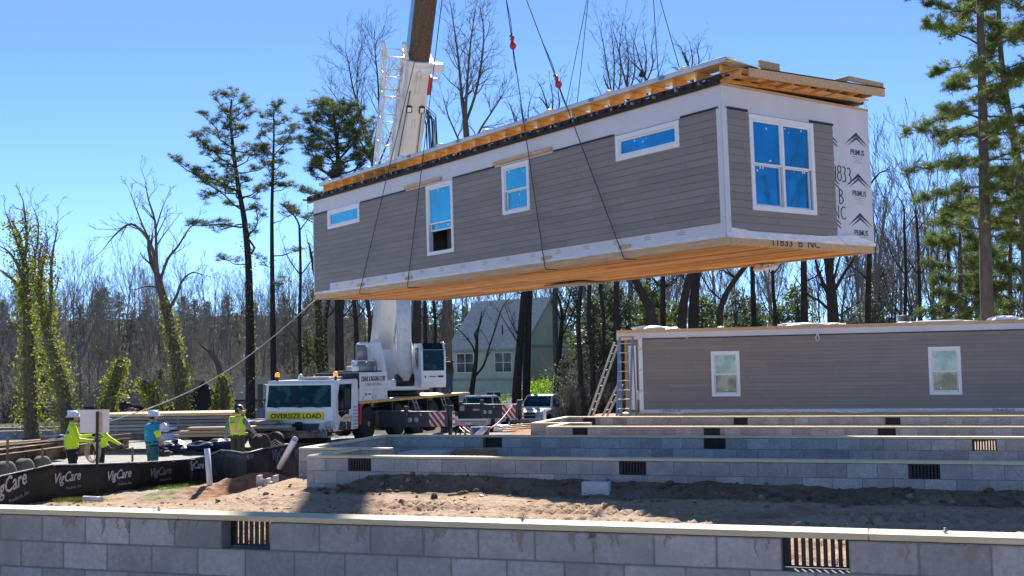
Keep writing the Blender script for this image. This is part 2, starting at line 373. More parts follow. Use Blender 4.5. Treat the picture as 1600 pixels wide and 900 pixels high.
def hit(px,py,y0=9,y1=200):
    o=Vector((0,0,CAMZ)); Y=y0; last=None
    while Y<y1:
        P=at(px,py,Y); g=gz(P.x,P.y)
        if P.z<=g: return Vector((P.x,P.y,g))
        Y+=.1
    return P
def near_h(px,y0=9):   # not used for anything but checking
    return None
# ------------------------------------------------------------------ block foundations
BK=.4064; CH=.2032
fr=random.Random(11)
def wallmesh(mb,s0,s1,f0,th,ztop,n,vents=(),phase=0.,axis=0,bev=False):
    def bx(a,b,y0,y1,z0,z1,mi,t,bv=False):
        p,q=((a,y0,z0),(b,y1,z1)) if axis==0 else ((y0,a,z0),(y1,b,z1))
        (mb.bbox if bv else mb.box)(p,q,*((.007,) if bv else ()),mi=mi,tone=t)
    for j in range(n):
        z1=ztop-j*CH; z0=z1-CH; segs=[(s0,s1)]
        if j==0:
            for (a,b) in sorted(vents):
                l=segs.pop(); segs+= [(l[0],a),(b,l[1])]
        for (a,b) in segs:
            bx(a+.001,b-.001,f0+.006,f0+th-.006,z0,z1-.001,1,1)
            k=math.floor((a-phase)/BK-1)
            while True:
                p=phase+k*BK+(BK/2 if j%2 else 0); q_=p+BK; k+=1
                if p>=b: break
                if q_<=a+.02: continue
                A=max(p+.0045,a-.001 if a>s0 else a-.002); Bq=min(q_-.0045,b+.001)
                if Bq-A<.03: continue
                bx(A,Bq,f0,f0+th,z0+.0045,z1-.0045,0,fr.uniform(.76,1.12)*(.88 if fr.random()<.15 else 1),bev)
def grille(parent,s0,f,z0,z1,axis=0,n=8,wd=BK,mats=None):
    mb=MB()
    def bx(a,b,y0,y1,za,zb):
        if axis==0: mb.box((a,y0,za),(b,y1,zb))
        else: mb.box((y0,a,za),(y1,b,zb))
    bx(s0+.001,s0+.022,f,f+.03,z0,z1); bx(s0+wd-.022,s0+wd-.001,f,f+.03,z0,z1); bx(s0+.022,s0+wd-.022,f,f+.03,z0,z0+.012); bx(s0+.022,s0+wd-.022,f,f+.03,z1-.012,z1)
    st=(wd-.044)/n
    for k in range(n):
        a=s0+.022+st*k; bx(a,a+st*.58,f+.004,f+.022,z0+.012,z1-.012)
    return mb.build('vent',black_m,parent)
def capmesh(mb,s0,s1,f0,wd,z,axis=0,first=None):
    a=s0; k=0
    while a<s1-.01:
        b=min(s1,a+(first if (first and k==0) else fr.uniform(3.4,4.3))); 
        if s1-b<.6: b=s1
        dz=fr.uniform(0,.002)
        p,q_=((a+.0015,f0,z),(b-.0015,f0+wd,z+.038+dz)) if axis==0 else ((f0,a+.0015,z),(f0+wd,b-.0015,z+.038+dz))
        mb.bbox(p,q_,.004,tone=fr.uniform(.88,1.08)); a=b; k+=1
# nearest wall, across the bottom of the picture
N0=Vector((-3.934,8.892,CAMZ-1.3105+CH))
f1=thing('block_foundation','nearest block foundation wall with two slotted vents and a fresh wood sill across the bottom','foundation',N0,-TH)
mb=MB(); V=[(4.5*BK,5.5*BK),(14.5*BK,15.5*BK)]
wallmesh(mb,-6.5*BK,30*BK,0,.1937,-.012,7,V,phase=.5*BK,bev=True); mb.build('block_wall',[block_m,mortar_m],f1)
mb=MB(); capmesh(mb,-6.5*BK-.02,3.6*BK,-.012,.235,-.006); capmesh(mb,3.6*BK,15.8*BK,-.012,.235,-.006,first=8); capmesh(mb,15.8*BK,30*BK,-.012,.235,-.006,first=8)
mb.split('sill_board',sill_m,f1)
for v in V: grille(f1,v[0],.13,-CH-.006,-.014)
for s_ in (2.95,10.2,16.9):
    mb=MB(); mb.lathe([(.006,0),(.006,.008),(.016,.009),(.016,.018),(.007,.019),(.007,.034)],(s_*BK,.12,.03),n=8); mb.build('anchor_bolt',steel_m,f1)
# mortar drips on the nearest wall
mb=MB()
for i in range(70):
    s_=fr.uniform(-2.4,11.5); 
    if any(a-.06<s_<b+.06 for a,b in V): continue
    z=-.012; wd=fr.choice((.006,.01,.016,.03)); ln=fr.uniform(.02,.15); pts=[]
    nseg=6
    for k in range(nseg):
        t=k/(nseg-1); wk=wd*(1-t)**.7*fr.uniform(.7,1.2)+.002; pts.append((s_+fr.uniform(-.006,.006)+t*fr.uniform(-.02,.02),z-ln*t,wk))
    poly=[(x-w_,y) for x,y,w_ in pts]+[(x+w_,y) for x,y,w_ in pts[::-1]]
    mb.prism([(x,y) for x,y in poly],1,-.0035,.001)
mb.build('mortar_stain',mat('drip mortar',(.27,.25,.215),.9),f1)
def house_foundation(name_label,P,ztopw,a,jd,c,back,length,n,fv,bv,phf,phb,group,sidev=None,capw=.2):
    f=thing('block_foundation',name_label,'foundation',(P[0],P[1],ztopw),-TH,group)
    w_=.1937
    mb=MB(); wallmesh(mb,a,length,0,w_,0,n,fv,phf); mb.build('block_wall',[block_m,mortar_m],f)
    mb=MB(); wallmesh(mb,c,length,back-w_,w_,0,n,bv,phb); mb.build('block_wall',[block_m,mortar_m],f)
    mb=MB(); wallmesh(mb,w_,jd,a,w_,0,n,(),0,axis=1); mb.build('block_wall',[block_m,mortar_m],f)
    mb=MB(); wallmesh(mb,c,a+.75,jd,w_,0,n,(),c); mb.build('block_wall',[block_m,mortar_m],f)
    mb=MB(); wallmesh(mb,jd+w_,back-w_,c,w_,0,n,[sidev] if sidev else (),0,axis=1); mb.build('block_wall',[block_m,mortar_m],f)
    mb=MB(); z=.004; o=-.012
    capmesh(mb,a,length,o,capw,z); mb.split('sill_board',sill_m,f)
    mb=MB(); capmesh(mb,c,length,back-w_+o,capw,z); mb.split('sill_board',sill_m,f)
    mb=MB(); capmesh(mb,o+capw,jd+o,a+o,capw,z,axis=1); capmesh(mb,c,a+.75,jd+o,capw,z); capmesh(mb,jd+o+capw,back-w_+o,c+o,capw,z,axis=1); mb.split('sill_board',sill_m,f)
    for v in fv: grille(f,v[0],.02,-CH,-.002)
    if bv:
        mb=MB()
        for (a_,b_) in (bv[:2] if len(bv)>2 and capw==.2 and sidev else bv): mb.box((a_-.02,back-.003,-CH-.02),(b_+.02,back+.01,.0))
        for (a_,b_) in fv: mb.box((a_-.02,w_-.003,-CH-.02),(b_+.02,w_+.01,.0))
        mb.split('vent_cover',black_m,f)  # black plates added behind the vents, standing in for the shade inside
    for v in bv[1:] if bv else (): grille(f,v[0],back-w_+.05,-CH,-.002)
    return f
GF='block foundations for the lifted homes'
A0,C0=-1.555,-2.588
f2=house_foundation('second block foundation, notched at its left corner, its inner wall in deep blue shade',(-1.927,17.759),CAMZ-1.65+CH-.01,A0,1.586,C0,5.21,30*BK,4,
    [(-2*BK,-BK),(9*BK,10*BK),(19*BK,20*BK)],[(-.29,-.29+BK),(11*BK-.29,12*BK-.29),(21.95*BK,22.95*BK)],0.,-.29,GF,(2.2,2.2+BK))
# things lying inside it
P0=Vector((.82,28.8,CAMZ-1.64)); 
def sz(px,py,P):     # distance along the wall line through P, and world z
    d=at(px,py,1)-Vector((0,0,CAMZ)); n=Vector((ST,CT,0)); t=(P.x*n.x+P.y*n.y)/(d.x*n.x+d.y*n.y); Q=d*t
    return (Q.x-P.x)*CT-(Q.y-P.y)*ST, Q.z+CAMZ
sf=lambda px: sz(px,665,P0)[0]
Pb=P0+Vector((ST,CT,0))*5.07; sb=lambda px: sz(px,655,Pb)[0]
house_foundation('third, paler block foundation between the blue shaded one and the set grey home',(P0.x,P0.y),P0.z,0,1.7,-.95,5.26,sf(1700),4,
    [(sf(894),sf(894)+BK),(sf(1099),sf(1099)+BK),(sf(1371),sf(1371)+BK)],[(sb(910),sb(910)+BK),(sb(1146),sb(1146)+BK),(sb(1383),sb(1383)+BK)],.1,.2,GF)
# ------------------------------------------------------------------ the module hanging from the crane
ML,MH,MW=16.513,2.957,4.51
Rm=Matrix(((0.602630505970427,0.7979243667750636,-0.012376517498531587),(-0.7980144269626168,0.6026132921674566,-0.005494948828303314),(0.003073700270550296,0.013188063152462633,0.9999083094748905)))
Mm=Rm.to_4x4(); Mm.translation=Vector((3.98314,20.24497,2.16823+CAMZ))
mod=thing('modular_home','long grey sided home section hanging in slings, with orange timber underside and blue filmed windows','modular home',M=Mm)
FL=frame((0,0,0),(1,0,0),(0,0,1)); FS=frame((0,0,0),(0,1,0),(0,0,1))
mr=random.Random(5)
def cut(u0,u1,v0,v1,holes):      # segments of u0..u1 not covered by holes at heights v0..v1
    segs=[(u0,u1)]
    for (a,b,c,d) in holes:
        if c<v1-.003 and d>v0+.003:
            ns=[]
            for (p,q_) in segs:
                if b<=p or a>=q_: ns.append((p,q_)); continue
                if a>p: ns.append((p,a))
                if b<q_: ns.append((b,q_))
            segs=ns
    return segs
def siding(mb,u0,u1,v0,v1,holes,ex=.14,base=.012,blen=3.66):
    v=v0; row=0
    while v<v1-.01:
        t=min(v+ex,v1); bands=sorted({v,t}|{h for q_ in holes for h in q_[2:4] if v+.004<h<t-.004})
        off=(row*1.37)%blen; tones={}
        for va,vb in zip(bands[:-1],bands[1:]):
            fa=(va-v)/ex; fb=(vb-v)/ex; na=base+.014*(1-fa); nb=base+.014*(1-fb)
            for (a,b) in cut(u0,u1,va,vb,holes):
                k=math.floor((a-u0-off)/blen)
                while True:
                    p=u0+off+k*blen; q_=p+blen
                    if p>=b: break
                    A,Bq=max(a,p+.0025),min(b,q_-.0025)
                    if Bq>A+.005:
                        tn=tones.setdefault(k,mr.uniform(.92,1.07))
                        mb.prism([(va,base-.012),(va,na),(vb,nb),(vb,base-.012)],0,A,Bq,0,tn)
                    k+=1
                if va==v: mb.box((a,v-.009,0),(b,v+.0005,base+.008),1)
        v+=ex; row+=1
def holed(mb,u0,u1,v0,v1,n0,n1,holes,mi=0):
    us=sorted({u0,u1}|{max(u0,min(u1,h)) for q_ in holes for h in q_[:2]}); vs=sorted({v0,v1}|{max(v0,min(v1,h)) for q_ in holes for h in q_[2:]})
    for a,b in zip(us[:-1],us[1:]):
        for c,d in zip(vs[:-1],vs[1:]):
            if not any(h[0]<=a+1e-6 and h[1]>=b-1e-6 and h[2]<=c+1e-6 and h[3]>=d-1e-6 for h in holes): mb.box((a,c,n0),(b,d,n1),mi)
def window(parent,Fm,u0,u1,v0,v1,glass,style='hung',tw=.09,cols=1,open_=0.,rail=.5,name='window',tags=True,seed=0):
    r=random.Random(seed)
    mb=MB(Fm); a,b,c,d=u0,u1,v0,v1
    mb.bbox((a,c,.002),(b,c+tw,.042),.005); mb.bbox((a,d-tw,.002),(b,d,.042),.005); mb.bbox((a,c+tw,.002),(a+tw,d-tw,.042),.005); mb.bbox((b-tw,c+tw,.002),(b,d-tw,.042),.005)
    w_=mb.build(name,trim_m,parent)
    iu0,iu1,iv0,iv1=a+tw,b-tw,c+tw,d-tw; sash=MB(Fm); fw=.035
    def fr4(x0,x1,y0,y1,n0,n1,f=fw):
        sash.box((x0,y0,n0),(x1,y0+f,n1)); sash.box((x0,y1-f,n0),(x1,y1,n1)); sash.box((x0,y0+f,n0),(x0+f,y1-f,n1)); sash.box((x1-f,y0+f,n0),(x1,y1-f,n1))
    panes=[]
    cw=(iu1-iu0-(cols-1)*.06)/cols
    for k in range(cols):
        x0=iu0+k*(cw+.06); x1=x0+cw
        if k<cols-1: sash.box((x1,iv0,-.02),(x1+.06,iv1,.03))
        if style=='hung':
            ym=iv0+(iv1-iv0)*rail
            fr4(x0,x1,ym-.018,iv1,-.03,.008); panes.append((x0+fw,x1-fw,ym+.017,iv1-fw,-.012))
            lo=iv0+open_
            fr4(x0,x1,lo,min(ym+.018,lo+ym-iv0),-.075,-.032); panes.append((x0+fw,x1-fw,lo+fw,min(ym,lo+ym-iv0)-fw+.016,-.055))
        else:
            fr4(x0,x1,iv0,iv1,-.03,.008); panes.append((x0+fw,x1-fw,iv0+fw,iv1-fw,-.012))
    sash.build('sash',trim_m,w_)
    for (x0,x1,y0,y1,n) in panes:
        g=MB(Fm); g.box((x0-.005,y0-.005,n-.004),(x1+.005,y1+.005,n)); g.build('pane',glass,w_)
    if tags:
        g=MB(Fm)
        for (x0,x1,y0,y1,n) in panes:
            for k in range(3):
                px=r.uniform(x0+.05,x1-.08); py=r.choice([y1-.06,y1-.12,y0+.05]); s_=r.uniform(.015,.035); g.box((px,py,n+.001),(px+s_,py+s_*1.4,n+.003))
        g.build('sticker',trim_m,w_)
    return w_
WL=[(-15.56,-13.65,2.0,2.545),(-10.14,-8.92,.70,2.51),(-6.845,-5.815,1.35,2.505),(-2.9,-1.09,1.98,2.505)]
HL=[(a+.07,b-.07,c+.07,d-.07) for a,b,c,d in WL]
WS=(.71,2.62,.655,2.495); HS=[(WS[0]+.07,WS[1]-.07,WS[2]+.07,WS[3]-.07)]
mb=MB(Mm.__class__.Identity(4)); T=.11
m2=MB(FL); holed(m2,-ML,0,.12,MH,-T,0,HL); m2.build('sheathing',wrap_m,mod)
m2=MB(FS); holed(m2,T,MW,.12,MH,-T,0,HS); m2.build('sheathing',wrap_m,mod)
mb.box((-ML,MW-T,.12),(-T,MW,MH)); mb.box((-ML,T,.12),(-ML+T,MW-T,MH)); mb.build('party_wall',mat('bare osb sheathing',(.40,.29,.17),.8,var=.25,vs=9),mod)
mb=MB(); mb.box((-ML+T,T,.121),(-T,MW-T,.16)); mb.box((-ML+T,T,MH-.2),(-T,MW-T,MH-.15)); mb.build('floor_and_ceiling_deck',darkin_m,mod)
mb=MB(); mb.box((-10.6,.9,.2),(-8.5,.98,MH-.25)); mb.box((-9.5,.8,.2),(-9.44,.89,MH-.25))
for x in (-12.,-8.2,-4.6): mb.box((x,T,.16),(x+.1,MW-T,MH-.2))
mb.split('inner_partition',mat('gypsum board',(.70,.69,.67),.8),mod)
m2=MB(FL); siding(m2,-ML+.03,-15.56,.135,2.52,WL); siding(m2,-15.56,-.12,.40,2.52,WL); m2.build('long_side_siding',[siding_m,siding_lap_m],mod)
m2=MB(FS); siding(m2,.10,3.265,.27,2.52,[WS]); m2.build('end_siding',[siding_m,siding_lap_m],mod)
# corner boards and flashing
m2=MB(FL); m2.box((-.12,.16,.002),(.012,2.60,.03)); m2.split('corner_board',wrap_m,mod)
m2=MB(FS); m2.box((-.03,.2,.002),(.095,2.60,.03)); m2.split('corner_board',wrap_m,mod)
m2=MB(FL); m2.box((-ML,.1,.001),(-ML+.03,2.56,.034)); m2.split('corner_board',trim_m,mod)
m2=MB(FL)
for a,b in ((-16.5,-15.62),(-13.6,-11.17),(-8.9,-7.16),(-4.93,-2.95),(-1.05,-.06)): m2.box((a,2.52,.001),(b,2.565,.03))
m2.split('black_flashing',black_m,mod)
m2=MB(FS)
for a,b in ((.03,.69),(2.54,3.28)): m2.box((a,2.52,.001),(b,2.565,.03))
m2.split('black_flashing',black_m,mod)
m2=MB(FL)
for a,b,z in ((-11.15,-9.41,2.565),(-7.14,-4.97,2.565)): m2.bbox((a,z,.001),(b,z+.085,.075),.006,tone=1.05)
m2.split('lifting_ledger',lumber_m,mod)
# lower band of wrap with faint print, poly sheet and rim boards
m2=MB(FL); m2.box((-15.55,.165,.001),(-.12,.398,.008)); m2.build('lower_wrap_band',wrap_m,mod)
m2=MB(FL)
x=-15.1
while x<-.4:
    for k in range(2):
        L_=mr.uniform(.16,.24) ; m2.box((x-L_/2,.315-k*.04,.008),(x+L_/2,.33-k*.04,.0095))
    m2.box((x-.06,.352,.008),(x+.06,.362,.0095)); x+=.93
m2.build('faint_print',greyink_m,mod)
def poly(mb,u0,u1,top,bot,n,seed,amp=.02):       # rumpled sheet with thickness
    r=random.Random(seed); K=int((u1-u0)/.12)+2; V=[];Fc=[]
    for i in range(K+1):
        u=u0+(u1-u0)*i/K; tt=top(u) if callable(top) else top; bb=bot(u) if callable(bot) else bot
        for j in range(4): V.append((u,tt+(bb-tt)*j/3+r.uniform(-.006,.006),n+.008+amp*r.random()))
        for j in range(4): V.append((u,tt+(bb-tt)*(3-j)/3,n))
    for i in range(K):
        for j in range(8): a=i*8+j;b=i*8+(j+1)%8; Fc.append((a,b,b+8,a+8))
    Fc+=[list(range(8))[::-1],[K*8+j for j in range(8)]]; mb.add(V,Fc,0,1,False)
m2=MB(FL); poly(m2,-ML,-.02,.185,.115,.01,3); 
m3=MB(FS); poly(m3,-.02,MW,lambda u:.30-.06*min(1,u/.8)+(.07*max(0,u-2.6)/1.2 if u<3.8 else .07-.14*(u-3.8)/.7),lambda u:.105,.012,4,.03)
m2.build('poly_sheet',poly_m,mod); m3.build('poly_sheet',poly_m,mod)
mb=MB()
for a in range(5): 
    x0=-ML+a*ML/5; mb.bbox((x0+.002,-.005,-.03),(x0+ML/5-.002,.09,.12),.006,tone=mr.uniform(.9,1.1)); mb.bbox((x0+.002,MW-.09,-.03),(x0+ML/5-.002,MW+.005,.12),.006,tone=mr.uniform(.8,1.))
mb.bbox((-.09,.09,-.028),(.008,MW-.09,.12),.006,tone=1.02); mb.bbox((-ML-.008,.09,-.028),(-ML+.09,MW-.09,.12),.006)
mb.split('rim_board',lumber_m,mod)
mb=MB(); y=.1; k=0
while y<MW-.15:
    wd=mr.uniform(.24,.30); yb=min(y+wd-.02,MW-.1); x=-ML+.1+mr.uniform(0,1)
    xs=[-ML+.1]+[x+j*mr.uniform(3.2,4.6) for j in range(1,5)]; xs=[v_ for v_ in xs if v_<-.6]+[-.1]
    for a,b in zip(xs[:-1],xs[1:]): mb.bbox((a+.003,y,mr.uniform(-.006,.012)),(b-.003,yb,.115),.008,tone=mr.uniform(.5,1.12))
    y+=wd; k+=1
mb.split('floor_underside',joist_m,mod)
mb=MB(); mb.box((-9.6,3.35,-.07),(-8.2,4.3,-.032)); mb.build('underside_duct_cover',mat('galv duct',(.20,.19,.18),.5),mod)
mb=MB(); 
for k in range(9): c=Vector((-2.75+mr.uniform(-.28,.28),4.35+mr.uniform(-.1,.1),-.09+mr.uniform(-.05,.03))); mb.lathe([(.02,-.06),(mr.uniform(.07,.13),-.02),(mr.uniform(.06,.12),.03),(.02,.07)],c,n=7,tone=mr.uniform(.9,1.1))
mb.build('hanging_insulation',poly_m,mod)
for i,(x,) in enumerate(((-13.66,),(-11.09,),(-5.29,),(-2.74,))):
    m2=MB(FL); m2.bbox((x-.17,.165,.004),(x+.17,.245,.055),.006); m2.split('sling_pad',lumber_m,mod)
# windows
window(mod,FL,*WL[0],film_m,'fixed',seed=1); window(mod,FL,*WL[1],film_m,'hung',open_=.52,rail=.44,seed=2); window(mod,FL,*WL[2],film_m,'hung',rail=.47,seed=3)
window(mod,FL,*WL[3],mat('blue film shaded copy',(.02,.26,.52),.08,metal=.5,var=.2,vs=2),'fixed',seed=4,tw=.1)  # same film again, shade put into its colour
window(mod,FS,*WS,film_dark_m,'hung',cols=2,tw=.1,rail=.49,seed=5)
# prints on the end wall
def chevron(mb,cx,z,w_=.40,only_right=False):
    for (dz,th_) in ((0,.045),(-.085,.035)):
        w2=w_*(1 if dz==0 else .78); sl=.68
        L=[(cx-w2,z+dz-w2*sl),(cx,z+dz),(cx,z+dz-th_*1.7),(cx-w2,z+dz-w2*sl-.004)]; Rr=[(cx,z+dz),(cx+w2,z+dz-w2*sl),(cx+w2,z+dz-w2*sl-.004),(cx,z+dz-th_*1.7)]
        if only_right: Rr=[(cx,z+dz),(cx+.14,z+dz-.14*sl),(cx+.14,z+dz-.14*sl-.03),(cx,z+dz-.04)]
        for P in ((Rr,) if only_right else (L,Rr)): mb.prism(P,2,.0012,.003)
for z in (2.47,1.61,.79):
    m2=MB(FS); chevron(m2,4.07,z); m2.split('printed_chevron',navy_m,mod)
    text('PRIMUS',.12,navy_m,mod,frame((.003,4.08,z-.42),(0,1,0),(0,0,1)),width=.46,name='lettering',off=.012)
    m2=MB(FS)
    for k,L_ in enumerate((.36,.26,.2,.3)): m2.box((4.08-L_/2,z-.52-k*.04,.001),(4.08+L_/2,z-.508-k*.04,.0025))
    m2.build('faint_print',greyink_m,mod)
    m2=MB(FS); chevron(m2,3.275,z-.16,only_right=True); m2.split('printed_chevron',navy_m,mod)
def scrawl(strokes,cy,cz,w_,h,name='handwriting',th_=.011):      # marker handwriting as thin raised strokes
    m2=MB(FS)
    for st in strokes: m2.tube([(cy+(x-.5)*w_,cz+(y-.5)*h,.0035) for x,y in st],th_,5)
    m2.build(name,ink_m,mod)
def arc(cx,cy,rx,ry,a0,a1,n=10): return [(cx+rx*math.cos(math.radians(a0+(a1-a0)*i/n)),cy+ry*math.sin(math.radians(a0+(a1-a0)*i/n))) for i in range(n+1)]
scrawl([[(.03,1),(.0,.5),(.19,.48)],[(.17,.9),(.15,.1)], arc(.36,.75,.09,.2,90,450),arc(.355,.3,.10,.26,90,450),arc(.58,.72,.09,.2,130,-80),arc(.575,.25,.10,.26,80,-130),arc(.84,.68,.09,.2,130,-80),arc(.83,.2,.12,.27,80,-110)],3.53,1.57,.64,.34)
scrawl([[(.15,1),(.1,0)],arc(.15,.78,.6,.22,90,-90),arc(.12,.28,.75,.28,90,-90)],3.465,1.09,.16,.30)
scrawl([[(.0,0),(.02,.95),(.36,.05),(.38,1)],arc(.85,.48,.26,.45,60,310)],3.40,.76,.36,.28)
text('11833  B  NC',.15,ink_m,mod,frame((.0115,1.97,.075),(0,1,0),(0,0,1)),width=1.42,name='handwriting')
# folded roof lying on top
mb=MB(); mb.box((-ML-.02,.03,MH+.001),(.02,MW,MH+.045)); mb.build('top_plate',lumber_m,mod)
def zr(y): return .022*y      # the folded panels rise slightly away from the eave
mb=MB()
mb.add([(-16.75,-.10,2.985),(-.05,-.10,2.985),(-.05,4.45,3.11),(-16.75,4.45,3.11),(-16.75,-.10,3.125),(.0,-.10,3.125),(.0,4.45,3.25),(-16.75,4.45,3.25)],[(0,3,2,1),(4,5,6,7),(0,1,5,4),(1,2,6,5),(2,3,7,6),(3,0,4,7)])
for k in range(60):
    x=-16.6+k*.285+mr.uniform(-.04,.04); mb.box((x,-.15,3.0+mr.uniform(0,.05)),(x+mr.uniform(.06,.16),-.08,3.10+mr.uniform(-.02,.02)))
mb.build('shingle_layer',membrane_m,mod)
mb=MB()
x=-16.9
while x<.1: mb.bbox((x,-.17,3.02),(x+.04,.6,3.075),.004,tone=mr.uniform(.7,1.)); x+=.61
mb.bbox((-17.05,.05,2.97),(-16.2,.14,3.09),.006); mb.bbox((-16.95,.02,3.10),(-16.5,.1,3.17),.006)
mb.split('rafter_tail',oldwood_m,mod)
mb=MB()
for k in range(22):
    x=-16.2+k*.76; 
    for q_ in range(2): xx=x+mr.uniform(-.1,.1); mb.box((xx,-.175,3.03+mr.uniform(0,.07)),(xx+mr.uniform(.03,.08),-.165,3.045+mr.uniform(0,.07)))
mb.split('metal_clip',steel_m,mod)
mb=MB(); x=-15.9; rafters=[]
while x<.05: mb.bbox((x,.02,3.165),(x+.04,4.3,3.345),.004,tone=mr.uniform(.85,1.1)); x+=.61
mb.split('rafter',joist_m,mod)
mb=MB(); mb.add([(-15.95,-.06,3.346),(.2,-.06,3.346),(.25,.42,3.355),(-15.95,.42,3.355),(-15.95,-.06,3.368),(.2,-.06,3.368),(.25,.42,3.377),(-15.95,.42,3.377)],[(0,3,2,1),(4,5,6,7),(0,1,5,4),(1,2,6,5),(2,3,7,6),(3,0,4,7)])
mb.box((-15.95,.03,3.13),(.2,4.3,3.15)); mb.split('roof_sheathing',mat('pale sheathing',(.72,.58,.36),.7,var=.12,vs=3),mod)
mb=MB(); mb.bbox((-15.97,-.085,3.345),(.2,-.061,3.43),.004); mb.bbox((-15.97,-.085,3.432),(.2,.25,3.44),.002); 
mb.build('eave_drip_edge',mat('dull white metal',(.60,.61,.63),.35,metal=.3),mod)
mb=MB()
for x in (-15.3,-13.2,-11.2,-9.3,-7.2,-5.1,-3.0,-1.0): mb.lathe([(.05,-.05),(.13,-.01),(.12,.03),(.05,.05)],(x+mr.uniform(-.2,.2),-.03,3.44),n=8)
mb.split('snagged_white_scrap',poly_m,mod)
mb=MB()
for x in (-14.6,-10.9,-8.6,-5.9,-3.6,-1.5): mb.box((x,-.112,3.37),(x+.13,-.06,3.435))
mb.split('blue_tape',mat('blue tape',(.12,.28,.50),.5),mod)
# end overhang at the near right
def slab(mb,x0,x1,y0,y1,za,zb,tone=1.): mb.add([(x0,y0,za),(x1,y0,za),(x1,y1,za+.03*(y1-y0)),(x0,y1,za+.03*(y1-y0)),(x0,y0,zb),(x1,y0,zb),(x1,y1,zb+.03*(y1-y0)),(x0,y1,zb+.03*(y1-y0))],[(0,3,2,1),(4,5,6,7),(0,1,5,4),(1,2,6,5),(2,3,7,6),(3,0,4,7)],0,tone)
mb=MB(); slab(mb,.42,.46,.28,4.48,3.05,3.215,1.05); mb.build('fascia_board',lumber_m,mod)
mb=MB(); slab(mb,-.3,.419,.0,4.46,3.165,3.185,.95); mb.build('overhang_deck',joist_m,mod)
mb=MB(); y=.06
while y<4.2: slab(mb,-.3,.418,y,y+.04,3.02+.03*y,3.16+.03*y,mr.uniform(.85,1.05)); y+=.5
mb.split('overhang_lookout',joist_m,mod)
mb=MB(); slab(mb,-.02,.03,.0,4.05,3.005,3.07,.95); mb.build('overhang_ledger',joist_m,mod)
mb=MB(); slab(mb,-.6,.47,.30,4.5,3.222,3.237); mb.build('overhang_shingles',membrane_m,mod)
mb=MB(); mb.bbox((.38,.62,3.25),(.42,1.2,3.42),.004,tone=.75); mb.bbox((.40,3.3,3.37),(.44,4.48,3.47),.006,tone=.85); mb.bbox((-.6,3.3,3.37),(.398,3.34,3.47),.006,tone=.85); mb.bbox((-.6,4.44,3.37),(.398,4.48,3.47),.006,tone=.85); mb.split('loose_roof_board',lumber_m,mod)
mb=MB(); mb.add([(-.05,-.04,3.40),(.22,-.04,3.40),(.50,.55,3.22),(.2,.6,3.22),(-.05,-.04,3.42),(.22,-.04,3.42),(.50,.55,3.24),(.2,.6,3.24)],[(0,3,2,1),(4,5,6,7),(0,1,5,4),(1,2,6,5),(2,3,7,6),(3,0,4,7)]); mb.build('gable_flap',trim_m,mod)
# ------------------------------------------------------------------ slings
Minv=Mm
HK=Mm@Vector((-7.6,2.25,15.0))
def sling(lbl,pts,r=.011):
    mb=MB(); mb.tube([Mm@Vector(p) for p in pts],r,6,cap=True); o=mb.build('wire_sling',rope_m); tag(o,lbl,'sling','wire slings lifting the modular home'); return o
A1,A2=(-8.05,-.3,9.5),(-6.5,-.3,8.45); B1,B2=(-8.95,4.8,8.3),(-6.5,4.8,8.1); hk=(-7.6,2.25,15.0)
sling('wire sling down the grey siding nearest the small slit window at its far end',[(-13.66,.3,-.05),(-13.66,-.05,-.045),(-13.66,-.07,.0),A1,hk])
sling('wire sling crossing the siding just left of the tall half open window',[(-11.09,.3,-.05),(-11.09,-.05,-.045),(-11.09,-.07,.0),A1])
s3=sling('wire sling passing the right edge of the middle window, with the upper red hook',[(-5.29,.3,-.05),(-5.29,-.05,-.045),(-5.29,-.07,.0),A2,hk])
s4=sling('wire sling slanting over the siding nearest the near corner, with the lower red hook',[(-2.74,.3,-.05),(-2.74,-.05,-.045),(-2.74,-.07,.0),A2])
def back(lbl,b,top): sling(lbl,[(b,4.55,.0),(b,4.58,.05),top]+([hk] if lbl.startswith('L') else []))
for lbl,b,t_ in (('wire sling rising behind the roof, leftmost of the four rear slings',-11.8,B1),('wire sling rising behind the roof, second from left of the four rear slings',-10.5,B1),('wire sling rising behind the roof, third from left of the four rear slings',-6.0,B2),('wire sling rising behind the roof, rightmost of the four rear slings',-3.9,B2)):
    sling(lbl,[(b,4.5,-.03),(b,4.58,.05),t_])
for t_,l in ((B1,'upper wire sling above the left rear pair'),(B2,'upper wire sling above the right rear pair')): sling(l,[t_,hk],.014)
def hookat(a,b,f,lbl):
    p=Mm@(Vector(a)+(Vector(b)-Vector(a))*f); q_=Mm@(Vector(a)+(Vector(b)-Vector(a))*(f+.035)); d=(q_-p).normalized()
    t=thing('sling_hook',lbl,'hook',p); 
    mb=MB(); x=d.orthogonal().normalized()
    mb.tube([(0,0,0),d*.05,d*.10,d*.2],[.03,.075,.08,.03],8); mb.build('hook_body',redr_m,t)
    mb=MB(); mb.tube([d*.2,d*.24,d*.32+x*.05,d*.36,d*.30-x*.05],[.03,.05,.04,.03,.02],8); mb.build('swivel',mat('rust red swivel',(.28,.09,.04),.5),t)
    mb=MB(); mb.tube([d*.36+x*.03,d*.7+x*.05,d*1.2+x*.01],.009,5); mb.tube([x*-.02,d*-.3-x*.04,d*-.6],.009,5); mb.build('thimble_loop',rope_m,t)
hookat((-5.29,-.07,.0),A2,.60,'red hook on the upper left sling beside the boom')
hookat((-2.74,-.07,.0),A2,.455,'red hook lower on the slanting sling above the roof')
